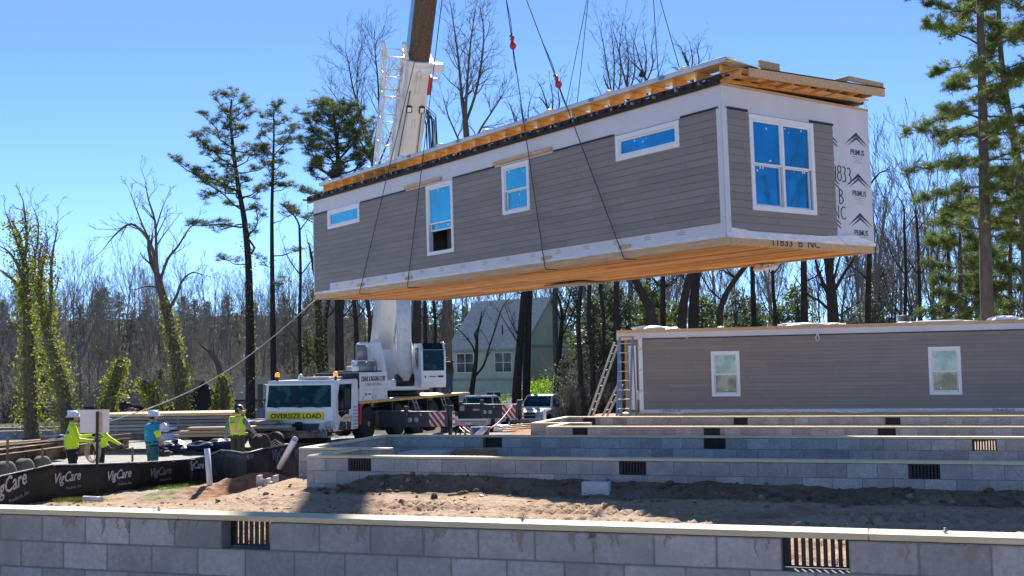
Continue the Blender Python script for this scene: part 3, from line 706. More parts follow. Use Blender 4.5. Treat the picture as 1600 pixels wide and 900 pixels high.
# ------------------------------------------------------------------ the section already set, on its own foundation
Q0=Vector((4.5,38,CAMZ))
set_=thing('modular_home','grey sided home section already set on blocks at right, with two white framed windows','modular home',(Q0.x,Q0.y,CAMZ),-TH)
G=frame((0,0,0),(1,0,0),(0,0,1)); SR=17.; SD=4.4
W2=[(2.27,3.22,-1.17,.34),(9.12,10.08,-1.175,.34)]
m2=MB(G); holed(m2,-.2,SR,-1.72,1.03,-.12,0,[(a+.07,b-.07,c+.07,d-.07) for a,b,c,d in W2]); m2.build('sheathing',wrap_m,set_)
mb=MB(); mb.box((-.2,SD-.12,-1.72),(SR,SD,1.03)); mb.box((SR-.12,.12,-1.72),(SR,SD-.12,1.03)); mb.box((-.2,1.3,-1.72),(-.1,SD-.12,1.03)); mb.box((-.2,.12,.9),(SR,SD-.12,1.02)); mb.box((-.2,.12,-1.72),(SR-.12,SD-.12,-1.5))
mb.build('outer_wall',wrap_m,set_)
m2=MB(G); siding(m2,-.06,SR,-1.61,.8,W2,ex=.127); m2.build('long_side_siding',[siding_m,siding_lap_m],set_)
m2=MB(G); m2.box((-.2,-1.7,.001),(-.06,.83,.03)); m2.split('corner_board',trim_m,set_)
m2=MB(G)
for v in (-1.0,-.28,.42):
    for k in range(2): m2.add([(-.19,v-.02+k*.05,.031),(-.07,v+.04+k*.05,.031),(-.07,v+.05+k*.05,.031),(-.19,v-.01+k*.05,.031)],[(0,1,2,3)])
m2.build('printed_tick',ink_m,set_)
m2=MB(G); m2.box((-.06,.8,.001),(SR,.835,.032)); m2.split('black_flashing',black_m,set_)
m2=MB(G)
x=-.96; 
while x<SR: m2.bbox((x,1.031,-.1),(min(x+4.2,SR)-.002,1.135,.02),.006,tone=mr.uniform(.95,1.15)); x+=4.2
m2.build('top_plate',lumber_m,set_)
m2=MB(G); m2.box((-.96,.80,-.11),(-.201,1.03,.0)); m2.box((-.96,.8,-1.3),(-.86,1.03,-.112)); m2.build('porch_beam',wrap_m,set_)
m2=MB(G); m2.bbox((-.95,-1.72,-.11),(-.83,.80,.0),.006,tone=.62); m2.bbox((-.95,-1.72,-1.3),(-.83,.80,-1.19),.006,tone=.62); m2.split('porch_post',lumber_m,set_)
m2=MB(G); m2.box((-.96,-1.82,-1.3),(-.2,-1.722,.0)); m2.build('porch_floor',lumber_m,set_)
m2=MB(G); m2.box((-.95,-1.71,-1.42),(-.21,.8,-1.31)); m2.build('porch_back_wall',mat('tan porch panel',(.33,.25,.16),.8),set_)
m2=MB(G); m2.box((-.86,-1.66,-1.30),(-.55,.62,-1.26)); m2.build('porch_door',trim_m,set_)
m2=MB(G); m2.add([(-.45,-1.25,-.6),(-.22,-1.35,-.62),(-.2,-1.1,-.6),(-.4,-.95,-.58),(-.45,-1.25,-.57),(-.22,-1.35,-.59),(-.2,-1.1,-.57),(-.4,-.95,-.55)],[(0,3,2,1),(4,5,6,7),(0,1,5,4),(1,2,6,5),(2,3,7,6),(3,0,4,7)]); m2.split('hanging_wrap_scrap',poly_m,set_)
m2=MB(G); poly(m2,-.2,SR,-1.60,lambda u:-1.69-.05*max(0,math.sin(u*1.1+.4))**4,.02,8,.03); m2.build('poly_sheet',poly_m,set_)
text('PRIMUS',.07,navy_m,set_,frame((11.25,-.055,-1.66),(1,0,0),(0,0,1)),width=.62); text('PRIMUS',.06,navy_m,set_,frame((.9,-.055,-1.645),(1,0,0),(0,0,1)),width=.6)
mb=MB(); mb.bbox((-.2,.0,-1.83),(SR,.09,-1.722),.006); mb.split('rim_board',lumber_m,set_)
for a,b,sd in ((W2[0],greenglass_m,9),(W2[1],greenglass_m,10)): window(set_,G,*a,b,'hung',rail=.49,tw=.1,seed=sd)
# things seen through its windows, white sheets snagged along the roof edge, roof vents
def lump(mb,c,rx,ry,rz,seed,n=9,mi=0,tone=1.):
    r=random.Random(seed); prof=[]; V=[];Fc=[];R_=6
    for i in range(R_+1):
        ph=math.pi*i/R_
        for k in range(n):
            a=2*math.pi*k/n; q_=r.uniform(.72,1.15) if 0<i<R_ else 1
            V.append((c[0]+rx*math.sin(ph)*math.cos(a)*q_,c[1]+ry*math.sin(ph)*math.sin(a)*q_,c[2]+rz*math.cos(ph)*q_))
    for i in range(R_):
        for k in range(n): Fc.append((i*n+k,i*n+(k+1)%n,(i+1)*n+(k+1)%n,(i+1)*n+k))
    mb.add(V,[f[::-1] for f in Fc],mi,tone,False)
mb=MB()
for (s_,rx,h,sd) in ((.2,.75,.14,1),(.9,.35,.06,2),(2.6,.12,.05,3),(5.3,.9,.10,4),(6.1,.6,.07,5),(9.6,1.2,.05,12),(11.4,.5,.14,6),(12.4,.8,.06,7),(8.4,.2,.04,8),(14.5,.8,.08,13)): lump(mb,(s_,.25,1.14),rx,.25,h,sd,12)
mb.split('snagged_roof_sheet',poly_m,set_)
mb=MB(); mb.lathe([(.2,0),(.2,.22),(.25,.23),(.24,.28),(.02,.3)],(8.5,1.2,1.12),n=14); mb.build('roof_vent',mat('dark vent cap',(.05,.05,.06),.5),set_)
mb=MB(); mb.tube([(5.75,-.05,.95),(5.76,-.06,.86),(5.70,-.05,.72),(5.74,-.06,.6),(5.82,-.05,.66),(5.78,-.06,.86)],.018,6); mb.tube([(1.45,-.05,.8),(1.55,-.05,.86),(1.8,-.05,.87)],.012,5); mb.split('dangling_strap',pvc_m,set_)
nb=7
mb=MB(); 
f4=thing('block_foundation','low block foundation directly beneath the set grey home section','foundation',(Q0.x,Q0.y,CAMZ-1.84),-TH,GF)
wallmesh(mb,-1.0,SR,0,.19,0,3,(),0); mb.build('block_wall',[block_m,mortar_m],f4)
mb=MB(); wallmesh(mb,.2,SD,-1.0,.19,0,3,(),0,axis=1); mb.build('block_wall',[block_m,mortar_m],f4)
# ------------------------------------------------------------------ crane truck
KZ=-.9
crane=thing('crane_truck','white mobile crane truck with an oversize load banner across its cab','crane truck',(-6.65,41.1,KZ),-TH)
CW=2.95
FC=frame((0,0,0),(1,0,0),(0,0,1))            # front face of the truck: u along x, v up, n towards the viewer
FSd=frame((0,0,0),(0,1,0),(0,0,1))           # long side nearest the viewer: u rearwards, v up, n outwards
def tyre(parent,c,r=.68,w_=.45,axis=0,rim=.34,nm='wheel',tm=None,rimm=None,tread=True):
    mb=MB(); prof=[(rim,-w_/2),(rim+.06,-w_/2-.005),(r*.9,-w_/2),(r,-w_*.38),(r,w_*.38),(r*.9,w_/2),(rim+.06,w_/2+.005),(rim,w_/2)]
    mb.lathe(prof,c,axis,28); o=mb.build(nm,tm or rubber_m,parent)
    mb=MB()
    for sgn in (1,-1): mb.lathe([(rim+.005,sgn*w_*.49),(rim*.96,sgn*w_*.40),(rim*.55,sgn*w_*.34),(rim*.5,sgn*w_*.46),(rim*.3,sgn*w_*.5),(.02,sgn*w_*.5)],c,axis,20)
    mb.build('rim',rimm or white_m,o); return o
# driver's cab shell
mb=MB()
prof=[(0.02,.56),(-.02,.9),(.0,1.42),(.10,2.34),(.22,2.46),(2.0,2.48),(2.05,2.3),(2.05,.56)]
def cabp(x0,x1,m_=0): mb.prism([(y,z) for y,z in prof],0,x0,x1,m_)
cabp(-CW+.06,-.06)
for sx in (-CW,-.06): mb.prism([(.10,.62),(.08,1.40),(.18,2.28),(.3,2.42),(1.95,2.44),(1.97,.62)],0,sx,sx+.06)
mb.build('cab',white_m,crane)
mb=MB(); n0=-.006
mb.add([(-CW+.12,-.012,1.47),(-.14,-.012,1.47),(-.18,.078,2.28),(-CW+.16,.078,2.28),(-CW+.12,.02,1.47),(-.14,.02,1.47),(-.18,.12,2.28),(-CW+.16,.12,2.28)],[(0,1,2,3),(7,6,5,4),(0,4,5,1),(3,2,6,7),(0,3,7,4),(1,5,6,2)]); mb.build('windscreen',glass_m,crane)
mb=MB()
for x in (-2.3,-1.3,-.5): mb.bar((x,-.03,1.44),(x-.5,-.02,1.50),.02,.02)
mb.split('wiper',black_m,crane)
mb=MB(FC); mb.box((-2.75,1.0,.03),(-.42,1.29,.042)); ban=mb.build('banner',yellow_m,crane)
text('OVERSIZE LOAD',.19,ink_m,ban,frame((-1.585,-.045,1.145),(1,0,0),(0,0,1)),width=2.12,off=.025,name='lettering')
mb=MB(FC); mb.prism([(-2.25,.60),(-.72,.60),(-.60,.86),(-2.38,.86)],2,.02,.05); mb.build('grille_panel',mat('dark green grey panel',(.03,.07,.075),.4),crane)
mb=MB(FC); mb.bbox((-1.62,.62,.05),(-1.28,.92,.09),.02); mb.build('tow_coupling',black_m,crane)
for sx,c in ((1,-CW+.28),(-1,-.28)):
    mb=MB(FC); mb.prism([(c-.24*sx,.66) ,(c-.24*sx,.98),(c+.05*sx,.96),(c+.26*sx,.80),(c+.24*sx,.64)][::(1 if sx==1 else -1)],2,.02,.035); hl=mb.build('headlight',mat('headlight lens',(.45,.47,.5),.15,coat=.6),crane)
    mb=MB(FC)
    for dx,dz in ((-.10,.12),(.03,.12),(-.10,0),(.03,0)): mb.lathe([(.045,.035),(.05,.045),(.03,.05),(.01,.052)],(c+dx*sx,.76+dz,0),2,10)
    mb.split('lamp',steel_m,hl)
    mb=MB(FC)
    for k in range(4):
        a=c+sx*(-.26+.18*k); mb.prism([(a,.57),(a+.10*sx,.57),(a+.17*sx,.66),(a+.07*sx,.66)][::(1 if sx==1 else -1)],2,.021,.034)
    mb.split('warning_stripe',red_m,crane)
mb=MB(FC)
for k in range(7): mb.box((-2.6+.33*k,.40,-.05),(-2.32+.33*k,.545,.0))
mb.box((-2.7,.34,-.4),(-.25,.395,.02)); mb.build('front_step',steel_m,crane)
mb=MB(); mb.box((-2.7,.05,.12),(-.3,.3,.40)); mb.build('front_underframe',black_m,crane)
# side of the cab: door, window, mirrors, beacons
mb=MB(FSd); mb.prism([(.30,1.30),(1.35,1.34),(1.42,2.30),(.42,2.30),(.30,1.9)],2,.0,.008); mb.prism([(.32,1.20),(.55,1.05),(.95,1.18),(.95,1.30),(.32,1.28)],2,.0,.008); mb.split('side_window',glass_m,crane)
mb=MB(FSd); mb.prism([(.35,.62),(1.30,.58),(1.45,1.0),(1.40,1.18),(.55,1.02)],2,.0,.015); mb.build('door_panel',mat('door lower panel',(.62,.60,.60),.35),crane)
mb=MB(FSd); mb.box((.75,1.0,.015),(1.45,1.08,.02)); mb.build('amber_strip',stripey_m,crane)
mb=MB(FSd); mb.prism([(.3,.60),(.9,.56),(.85,.88),(.45,.92)],2,.015,.03); mb.prism([(.95,.56),(1.3,.56),(1.3,.85),(1.0,.9)],2,.015,.03); mb.split('step_well',black_m,crane)
mb=MB(FSd)
for k in range(7): mb.box((1.55+.0,.6+.13*k,.0),(1.92,.66+.13*k,.03))
mb.split('fender_rung',steel_m,crane)
mb=MB(FSd); mb.bbox((.45,1.4,.14),(.62,2.15,.34),.03); mb.bbox((.42,1.18,.12),(.6,1.38,.32),.03); mb.split('mirror',black_m,crane)
mb=MB(); mb.bbox((-CW-.36,.08,1.72),(-CW-.14,.2,2.35),.03); mb.bbox((-CW-.36,.08,1.42),(-CW-.12,.2,1.7),.04); mb.split('mirror',black_m,crane)
mb=MB(); mb.tube([(-CW+.02,.3,2.3),(-CW-.2,.14,2.36),(-CW-.22,.14,1.6)],.018,6); mb.tube([(0,.4,2.2),(.22,.5,2.2),(.22,.52,1.4)],.018,6); mb.split('mirror_arm',black_m,crane)
for x,y in ((-CW+.42,.25),(-.2,.5)):
    mb=MB(); mb.lathe([(.05,0),(.05,.14),(.03,.14),(.03,.1)],(x,y,2.46),n=10); o=mb.build('beacon_base',black_m,crane)
    mb=MB(); mb.lathe([(.085,0),(.09,.10),(.07,.16),(.02,.18)],(x,y,2.6),n=12); mb.build('beacon_lens',orange_m,o)
mb=MB(); mb.bbox((-1.9,.7,2.48),(-.6,1.9,2.58),.03); mb.build('roof_hatch',mat('grey hatch',(.35,.37,.38),.5),crane)
mb=MB(); mb.lathe([(.10,0),(.10,.12),(.06,.2),(.01,.22)],(-1.95,1.0,2.48),n=12); mb.build('roof_horn',white_m,crane)
# chassis, deck, wheels
mb=MB(); mb.box((-CW+.3,1.2,.62),(-.3,14.2,1.15)); mb.box((-CW+.5,.3,.45),(-.5,14.4,.85)); mb.build('chassis',mat('chassis black',(.02,.02,.022),.6),crane)
mb=MB(); mb.box((-CW,2.12,1.50),(-.001,14.45,1.60)); mb.build('deck',mat('deck grey',(.36,.36,.35),.6,var=.15,vs=3),crane)
mb=MB(FSd); 
for k in range(30):
    a=2.3+k*.4; mb.box((a,1.50,.0),(a+.37,1.585,.012),tone=mr.uniform(.85,1.1))
mb.build('side_marker_strip',stripey_m,crane)
mb=MB()
for u in (2.4,5.3,7.0,9.1,10.9,13.0): mb.box((-.5,u-.05,.72),(-.06,u+.05,1.5))
mb.split('mudguard_strut',black_m,crane)
for u in (3.0,6.0,7.8,9.8,11.8):
    for x in (-.27,-CW+.27): tyre(crane,(x,u,.68),.68,.46,0,.33)
mb=MB(); mb.prism([(2.3,.7),(2.32,1.35),(2.6,1.52),(2.2,1.52),(2.12,.7)],0,-.5,-.02); mb.build('front_mudguard',red_m,crane)
mb=MB()
for (a,b) in (((.02,2.2,1.45),(.25,2.45,.5)),):
    pass
for u in (7.3,10.6,13.3):
    x0,x1=-.02,.30
    for e in (0,.35): mb.bar((x0,u+e,1.5),(x1,u+e+.1,.55),.05,.025)
    for k in range(4): t=.15+.25*k; mb.bar((x0+(x1-x0)*t,u+.1*t,1.5-.95*t),(x0+(x1-x0)*t,u+.35+.1*t,1.5-.95*t),.03,.02)
mb.build('access_ladder',steel_m,crane)
# engine housing with lettering
mb=MB(); mb.bbox((-1.9,2.2,1.60),(-.02,4.75,2.72),.02); hs=mb.build('engine_housing',white_m,crane)
mb=MB(); mb.box((-1.92,2.14,2.10),(-.05,2.199,2.70)); mb.box((-1.7,2.3,2.722),(-.2,4.6,2.78)); mb.build('housing_louvre',black_m,hs)
mb=MB(FSd); mb.box((2.2,2.02,-.019),(4.7,2.03,-.012)); mb.box((3.43,1.62,-.019),(3.44,2.02,-.012))
for u in (2.45,3.3,3.6,4.55): mb.box((u,1.66,-.019),(u+.05,1.80,-.010))
mb.split('panel_seam',greyink_m,hs)
text('CRANE & RIGGING CORP',.20,navy_m,hs,frame((-.012,3.42,2.46),(0,1,0),(0,0,1)),width=2.25,off=.015)
text('1-800-849-8963',.13,greyink_m,hs,frame((-.012,3.42,2.24),(0,1,0),(0,0,1)),width=1.5,off=.01)
mb=MB(FSd); mb.prism([(2.62,1.9),(2.8,1.9),(2.78,1.8),(2.7,1.8)],2,-.019,-.012); mb.box((2.9,1.83,-.019),(3.2,1.88,-.012)); mb.build('maker_mark',navy_m,hs)
# outrigger beams
for (u,z0,z1,ln,lbl,jz) in ((4.1,.50,1.12,2.9,'front',1.35),(13.0,.38,1.06,2.95,'rear',1.25)):
    mb=MB(); mb.bbox((0,u-.28,z0),(ln*.42,u+.28,z1+.03),.02); mb.bbox((ln*.42,u-.24,z0+.02),(ln+.05,u+.24,z1),.02); ob=mb.build('outrigger_beam',grey_m,crane)
    mb=MB()
    x0,x1=ln-.72,ln-.06; k=-4
    for k in range(-4,6):
        P=[(x0+k*.24,z0+.03),(x0+k*.24+.13,z0+.03),(x0+k*.24+.13-(z1-z0-.06)*.8,z1-.03),(x0+k*.24-(z1-z0-.06)*.8,z1-.03)]
        # clip to the panel
        def clip(P,c,keep):
            o=[]
            for i in range(len(P)):
                a,b=P[i],P[(i+1)%len(P)]; ia=keep(a[0]); ib=keep(b[0])
                if ia: o.append(a)
                if ia!=ib: t=(c-a[0])/(b[0]-a[0]); o.append((c,a[1]+(b[1]-a[1])*t))
            return o
        P=clip(P,x0,lambda v:v>=x0); P=clip(P,x1,lambda v:v<=x1) if P else P
        if len(P)>2: mb.prism(P,1,u-.252,u-.246)
    st_=mb.build('red_chevron',red_m,ob)
    mb=MB(); mb.box((x0,u-.246,z0+.03),(x1,u-.2405,z1-.03)); mb.build('white_panel',whiter_m,ob)
    mb=MB()
    for dx in (1.35,1.62): mb.lathe([(.10,-.004),(.10,.0),(.02,.001)],(dx,u-.243,(z0+z1)/2-.02),1,16)
    for dx in (1.2,1.82): mb.box((dx-.04,u-.246,z1-.16),(dx+.04,u-.242,z1-.08))
    if lbl=='rear': mb.box((.1,u-.286,z1-.3),(.34,u-.281,z1-.06)); mb.prism([(.75,z1-.25),(.88,z1-.16),(.88,z1-.21),(1.1,z1-.21),(1.1,z1-.29),(.88,z1-.29),(.88,z1-.34)],1,u-.286,u-.281)
    mb.split('decal',mat('dull white decal',(.45,.47,.48),.6),ob)
    mb=MB(); mb.tube([(ln+.08,u,z0+.1),(ln+.08,u,jz)],.14,12); mb.tube([(ln+.08,u,z0+.1),(ln+.08,u,.12)],.08,12); mb.tube([(ln*.42,u-.3,z1),(ln*.42,u-.3,z1+.22)],.09,10); mb.split('jack_cylinder',grey_m,ob)
    mb=MB(); mb.lathe([(.45,0),(.45,.06),(.2,.1),(.1,.14)],(ln+.08,u,.0),n=16); mb.build('jack_foot',steel_m,ob)
    mb=MB()
    for k in range(3): mb.box((ln+.235,u-.12,z0+.05+k*.22),(ln+.24,u+.12,z0+.15+k*.22))
    mb.split('red_end_stripe',red_m,ob)
    mb=MB(); mb.box((ln+.226,u-.14,z0+.0),(ln+.234,u+.14,z1)); mb.build('white_end_panel',whiter_m,ob)
# left outrigger seen beside the cab
mb=MB(); mb.bbox((-CW-1.0,4.0,.5),(-CW,4.5,1.12),.02); ob=mb.build('outrigger_beam',grey_m,crane)
mb=MB(); mb.box((-CW-1.0,3.99,.52),(-CW-.1,3.996,1.10)); mb.build('white_panel',whiter_m,ob)
mb=MB()
for k in range(4): a=-CW-.98+k*.27; mb.prism([(a,.52),(a+.13,.52),(min(a+.43,-CW-.1),1.1),(min(a+.30,-CW-.12),1.1)],1,3.98,3.989)
mb.split('red_chevron',red_m,ob)
mb=MB(); mb.tube([(-CW-.95,4.25,.1),(-CW-.95,4.25,1.75)],.15,12); mb.build('jack_cylinder',mat('blue grey cylinder',(.14,.18,.2),.4),ob)
# superstructure
CC=Vector((-5.3,50.2,KZ)); HD=math.atan2(.283,.959)     # heading of the boom, measured from -Y
def up(nm,lbl=None): 
    e=bpy.data.objects.new(nm,None); COL.objects.link(e); return e
# local frame of the upper works: x = forward (boom heading), y = left of it (viewer's right), z up
Hh=Vector((.283,-.959,0)).normalized(); Ll=Vector((0,0,1)).cross(Hh)
UM=Matrix(((Hh.x,Ll.x,0,CC.x),(Hh.y,Ll.y,0,CC.y),(0,0,1,CC.z),(0,0,0,1)))
TM=Matrix.Translation((-6.65,41.1,KZ))@Matrix.Rotation(-TH,4,'Z'); UL=TM.inverted()@UM
mb=MB(UL); mb.lathe([(1.05,1.6),(1.05,1.78),(.95,1.80),(.95,1.86)],(0,0,0),n=32); mb.build('slewing_ring',black_m,crane)
mb=MB(UL); mb.bbox((-2.6,-1.0,1.87),(1.25,1.25,2.35),.05); mb.prism([(-2.4,2.35),(1.1,2.35),(.8,2.9),(-.4,4.0),(-1.5,4.25),(-2.2,3.9)],1,-.75,-.62); mb.prism([(-2.4,2.35),(1.25,2.35),(1.15,2.7),(.3,3.5),(-.5,4.1),(-1.5,4.25),(-2.2,3.9)],1,.58,.80)
mb.split('turntable_frame',white_m,crane)
mb=MB(UL); mb.bbox((-2.7,-1.9,2.2),(-.8,-.8,3.0),.05); mb.bbox((-3.6,-1.3,2.3),(-2.65,1.25,4.1),.06); mb.bbox((-2.0,-1.75,3.0),(-1.1,-.85,3.25),.04); mb.split('upper_housing',white_m,crane)
mb=MB(UL); mb.tube([(-1.5,-1.35,3.2),(-1.5,-1.35,3.95)],.28,14); mb.tube([(-1.0,-1.6,2.9),(-1.0,-.9,2.9)],.3,14); mb.split('winch_drum',mat('weathered steel drum',(.25,.26,.26),.5,metal=.4),crane)
mb=MB(UL); mb.box((-.78,-1.7,2.2),(-.7,-.9,2.75)); mb.build('cooler_grille',black_m,crane)
mb=MB(UL); mb.tube([(1.1,-.25,2.3),(1.1,.55,2.3)],.30,16); mb.build('pivot_hub',black_m,crane)
# operator's cab
oc=[(.35,1.98),(1.75,1.98),(1.86,2.25),(1.80,3.6),(1.55,3.92),(.2,3.95),(.0,3.7),(.05,2.6),(.25,2.2)]
UL=UL@Matrix.Translation((0,-.55,0)); mb=MB(UL); mb.prism([(x,z) for x,z in oc],1,1.32,2.42); opc=mb.build('operator_cab',white_m,crane)
mb=MB(UL); mb.add([(1.875,1.40,2.72),(1.875,2.34,2.72),(1.815,2.34,3.62),(1.815,1.40,3.62),(1.84,1.40,2.72),(1.84,2.34,2.72),(1.78,2.34,3.62),(1.78,1.40,3.62)],[(0,1,2,3),(7,6,5,4),(0,4,5,1),(3,2,6,7),(0,3,7,4),(1,5,6,2)])
mb.add([(1.815,1.42,3.65),(1.815,2.32,3.65),(1.56,2.32,3.935),(1.56,1.42,3.935)],[(0,1,2,3)]); mb.split('front_glass',glass_m,opc)
mb=MB(UL); mb.prism([(.55,2.95),(.95,2.75),(1.15,2.95),(1.2,3.75),(.5,3.75)],1,1.305,1.319); mb.prism([(.3,2.6),(1.6,2.45),(1.7,3.75),(.3,3.75)],1,2.421,2.43); mb.split('side_glass',glass_m,opc)
FO=UL@frame((1.9,1.87,2.5),(0,1,0),(0,0,1))
mb=MB(UL); mb.box((1.865,1.45,2.42),(1.875,1.52,2.50)); mb.box((1.865,1.68,2.44),(1.873,1.95,2.48)); mb.box((1.865,2.05,2.42),(1.875,2.30,2.50)); mb.build('maker_mark',navy_m,opc)
mb=MB(UL); mb.tube([(1.4,2.5,3.9),(.6,2.55,4.02),(.2,2.5,3.9)],.02,6); mb.tube([(0,2.55,2.0),(0,2.6,3.6),(-.1,2.6,3.7)],.02,6); mb.split('hand_rail',white_m,opc)
UL=UL@Matrix.Translation((0,.55,0))
# boom
def on_boom(px,py):
    d=at(px,py,1)-Vector((0,0,CAMZ)); n=Vector((-Hh.y,Hh.x,0)); c=Vector((CC.x,CC.y,CAMZ)); t=(c-Vector((0,0,CAMZ))).dot(n)/d.dot(n); return d*t+Vector((0,0,CAMZ))
bA=on_boom(607,480); bB=on_boom(664,0); bd=(bB-bA).normalized()
bP=bA-bd*(bA.z-(KZ+3.6))/bd.z
bl=Ll; bn=bd.cross(bl).normalized()             # bn: upper or lower side of the boom
if bn.z<0: bn=-bn
BMw=Matrix(((bd.x,bl.x,bn.x,bP.x),(bd.y,bl.y,bn.y,bP.y),(bd.z,bl.z,bn.z,bP.z),(0,0,0,1))); BM=TM.inverted()@BMw
tb=(on_boom(654,93)-bP).length                   # where the base section ends
print('boom pivot',bP,'dir',bd,'elev',math.degrees(math.asin(bd.z)),'base length',tb)
def boomsec(mb,x0,x1,wd,h,mi=0,mside=None):
    hw=wd/2; P=[(-hw,h/2),(-hw,-h*.22),(-hw*.78,-h*.42),(-hw*.4,-h/2),(hw*.4,-h/2),(hw*.78,-h*.42),(hw,-h*.22),(hw,h/2)]
    n=len(P); V=[(x0,p[0],p[1]) for p in P]+[(x1,p[0],p[1]) for p in P]
    mb.add(V,[list(range(n))[::-1],[n+i for i in range(n)]],mi)
    for i in range(n):
        side = i in (0,6,7)
        mb.add([V[i],V[(i+1)%n],V[n+(i+1)%n],V[n+i]],[(0,1,2,3)],(mside if (side and mside is not None) else mi))
mb=MB(BM); boomsec(mb,-.6,tb,1.12,1.2); mb.build('boom_base_section',boomw_m,crane)
mb=MB(BM)
for a,w2,ml in ((tb-.35,1.17,.16),(tb-.05,1.2,.10),(tb-4.4,1.16,.12),(tb-8.6,1.15,.12)): boomsec(mb,a,a+ml,w2,1.25)
mb.split('boom_collar',white_m,crane)
mb=MB(BM); boomsec(mb,tb+.03,tb+13,.90,1.0,0,1); boomsec(mb,tb+13.001,tb+24,.80,.9,0,1); mb.build('telescoping_section',[boomdirt_m,boomblue_m],crane)
mb=MB(BM); mb.bbox((tb+24.001,-.35,-.7),(tb+25,.35,.5),.05); mb.lathe([(.05,-.3),(.32,-.3),(.32,.3),(.05,.3)],(tb+25.1,0,-.5),1,16); mb.split('boom_head',white_m,crane)
mb=MB(BM)     # fittings on the visible underside
for dy in (-.26,.28): mb.bbox((tb-2.15,dy-.12,-.70),(tb-1.85,dy+.12,-.56),.03)
lam=mb.split('work_lamp',black_m,crane)
mb=MB(BM); 
for dy in (-.26,.28): mb.box((tb-2.155,dy-.08,-.70),(tb-2.15,dy+.08,-.60)); mb.box((tb-2.10,dy-.08,-.705),(tb-1.9,dy+.08,-.701))
mb.split('lamp_lens',whiter_m,crane)
mb=MB(BM); mb.bbox((tb-1.3,-.08,-.68),(tb-.3,.06,-.58),.02); mb.bbox((tb-2.9,-.05,-.66),(tb-2.5,.05,-.56),.02); mb.bbox((tb-6.7,-.35,-.66),(tb-6.3,-.05,-.56),.02); mb.bbox((tb-7.6,-.25,-.62),(tb-6.4,-.18,-.57),.01); mb.bbox((tb-6.62,-.05,-.63),(tb-6.5,.48,-.57),.02); mb.split('boom_bracket',boomw_m,crane)
mb=MB(BM); mb.lathe([(.07,-.62),(.07,-.57)],(tb-5.0,-.3,0),2,10); mb.lathe([(.07,-.68),(.07,-.62)],(tb-6.5,-.2,0),2,10); mb.split('boom_port',black_m,crane)
mb=MB(BM); mb.bbox((tb-1.4,.42,-.5),(tb-.6,.62,-.1),.03); mb.bbox((tb-9.5,-.85,-.4),(tb-8.7,-.68,-.1),.04); mb.split('red_fitting',redr_m,crane)
mb=MB(BM); mb.bbox((tb-.5,.5,-.3),(tb-.1,1.05,.0),.03); mb.bbox((tb-1.0,.5,.0),(tb-.85,.95,.1),.02); mb.split('rope_guide',white_m,crane)
mb=MB(BM)
for k in range(15):
    r_=random.Random(k); a=tb-2.0-r_.uniform(0,.6); b=tb-5.6-r_.uniform(0,.7); y=.45+k*.028
    mb.tube([(a,.55,.0),(a-.4,y+.2,-.1),((a+b)/2,y+.42+r_.uniform(-.05,.08),-.2),(b+.4,y+.2,-.1),(b,.55,.0)],.02,5)
mb.split('hydraulic_hose',black_m,crane)
mb=MB(BM); mb.tube([(tb-1.2,-.3,-.62),(tb-6,-.58,-.55),(tb-10,-.75,-.4)],.022,5); mb.tube([(tb-2,.3,-.62),(tb-9,.34,-.6),(1.0,.34,-.62)],.018,5); mb.split('hoist_cable',rope_m,crane)
# lifting cylinder
cyl0=UL@Vector((1.1,.17,2.3)); tC=(on_boom(640,240)-bP).length
mb=MB(); e=BM@Vector((tC*.62,.12,-.62)); cy0=Vector(cyl0); dcy=(e-cy0).normalized(); mb.tube([cy0,cy0+dcy*5.0],.33,18); mb.build('lifting_cylinder',mat('pale blue grey cylinder',(.55,.58,.61),.3,coat=.4),crane)
mb=MB(); mb.tube([cy0+dcy*5.0,e],.20,14); mb.build('lifting_piston',steel_m,crane)
# folded lattice jib along the boom's left side
def jibsec(x0,x1,w0,w1,h0,h1,y0,y1,n,nm):
    mb=MB(BM); C=[[] for _ in range(4)]
    for i in range(n+1):
        t=i/n; x=x0+(x1-x0)*t; w_=w0+(w1-w0)*t; h=h0+(h1-h0)*t; yc=y0+(y1-y0)*t
        for k,(a,b) in enumerate(((-1,-1),(1,-1),(1,1),(-1,1))): C[k].append(Vector((x,yc+a*w_/2,-.1+b*h/2)))
    for k in range(4): mb.tube([C[k][0],C[k][-1]],.05,6)
    for i in range(n+1):
        for k in range(4): mb.tube([C[k][i],C[(k+1)%4][i]],.03,5)
        if i<n:
            for k in range(4): a,b=(C[k][i],C[(k+1)%4][i+1]) if (i+k)%2 else (C[(k+1)%4][i],C[k][i+1]); mb.tube([a,b],.028,5)
    return mb.build(nm,white_m,crane)
jibsec(tb-11.5,tb-1.6,.52,.70,.7,.8,-1.02,-.98,9,'lattice_jib'); jibsec(tb-1.55,tb+.2,.74,.86,.8,.9,-1.0,-1.04,2,'lattice_jib')
mb=MB(BM)
for dy in (-1.42,-.55): mb.tube([(tb+.15,dy,-.5),(tb+.9,dy-.25,-.75)],.09,8); mb.tube([(tb+.2,dy,.3),(tb+.2,dy,-.6)],.05,6)
mb.split('jib_fork',white_m,crane)
mb=MB(BM); mb.bbox((tb-9.4,-1.3,-.45),(tb-7.2,-.72,.3),.04); mb.bbox((tb-6.4,-.75,-.2),(tb-5.9,-.5,.2),.03); mb.split('jib_mount',boomw_m,crane)
mb=MB(BM); mb.lathe([(.06,-.14),(.40,-.14),(.42,-.09),(.34,-.07),(.34,.07),(.42,.09),(.40,.14),(.06,.14)],(tb-9.2,-1.0,-.6),1,20); mb.build('jib_sheave',black_m,crane)
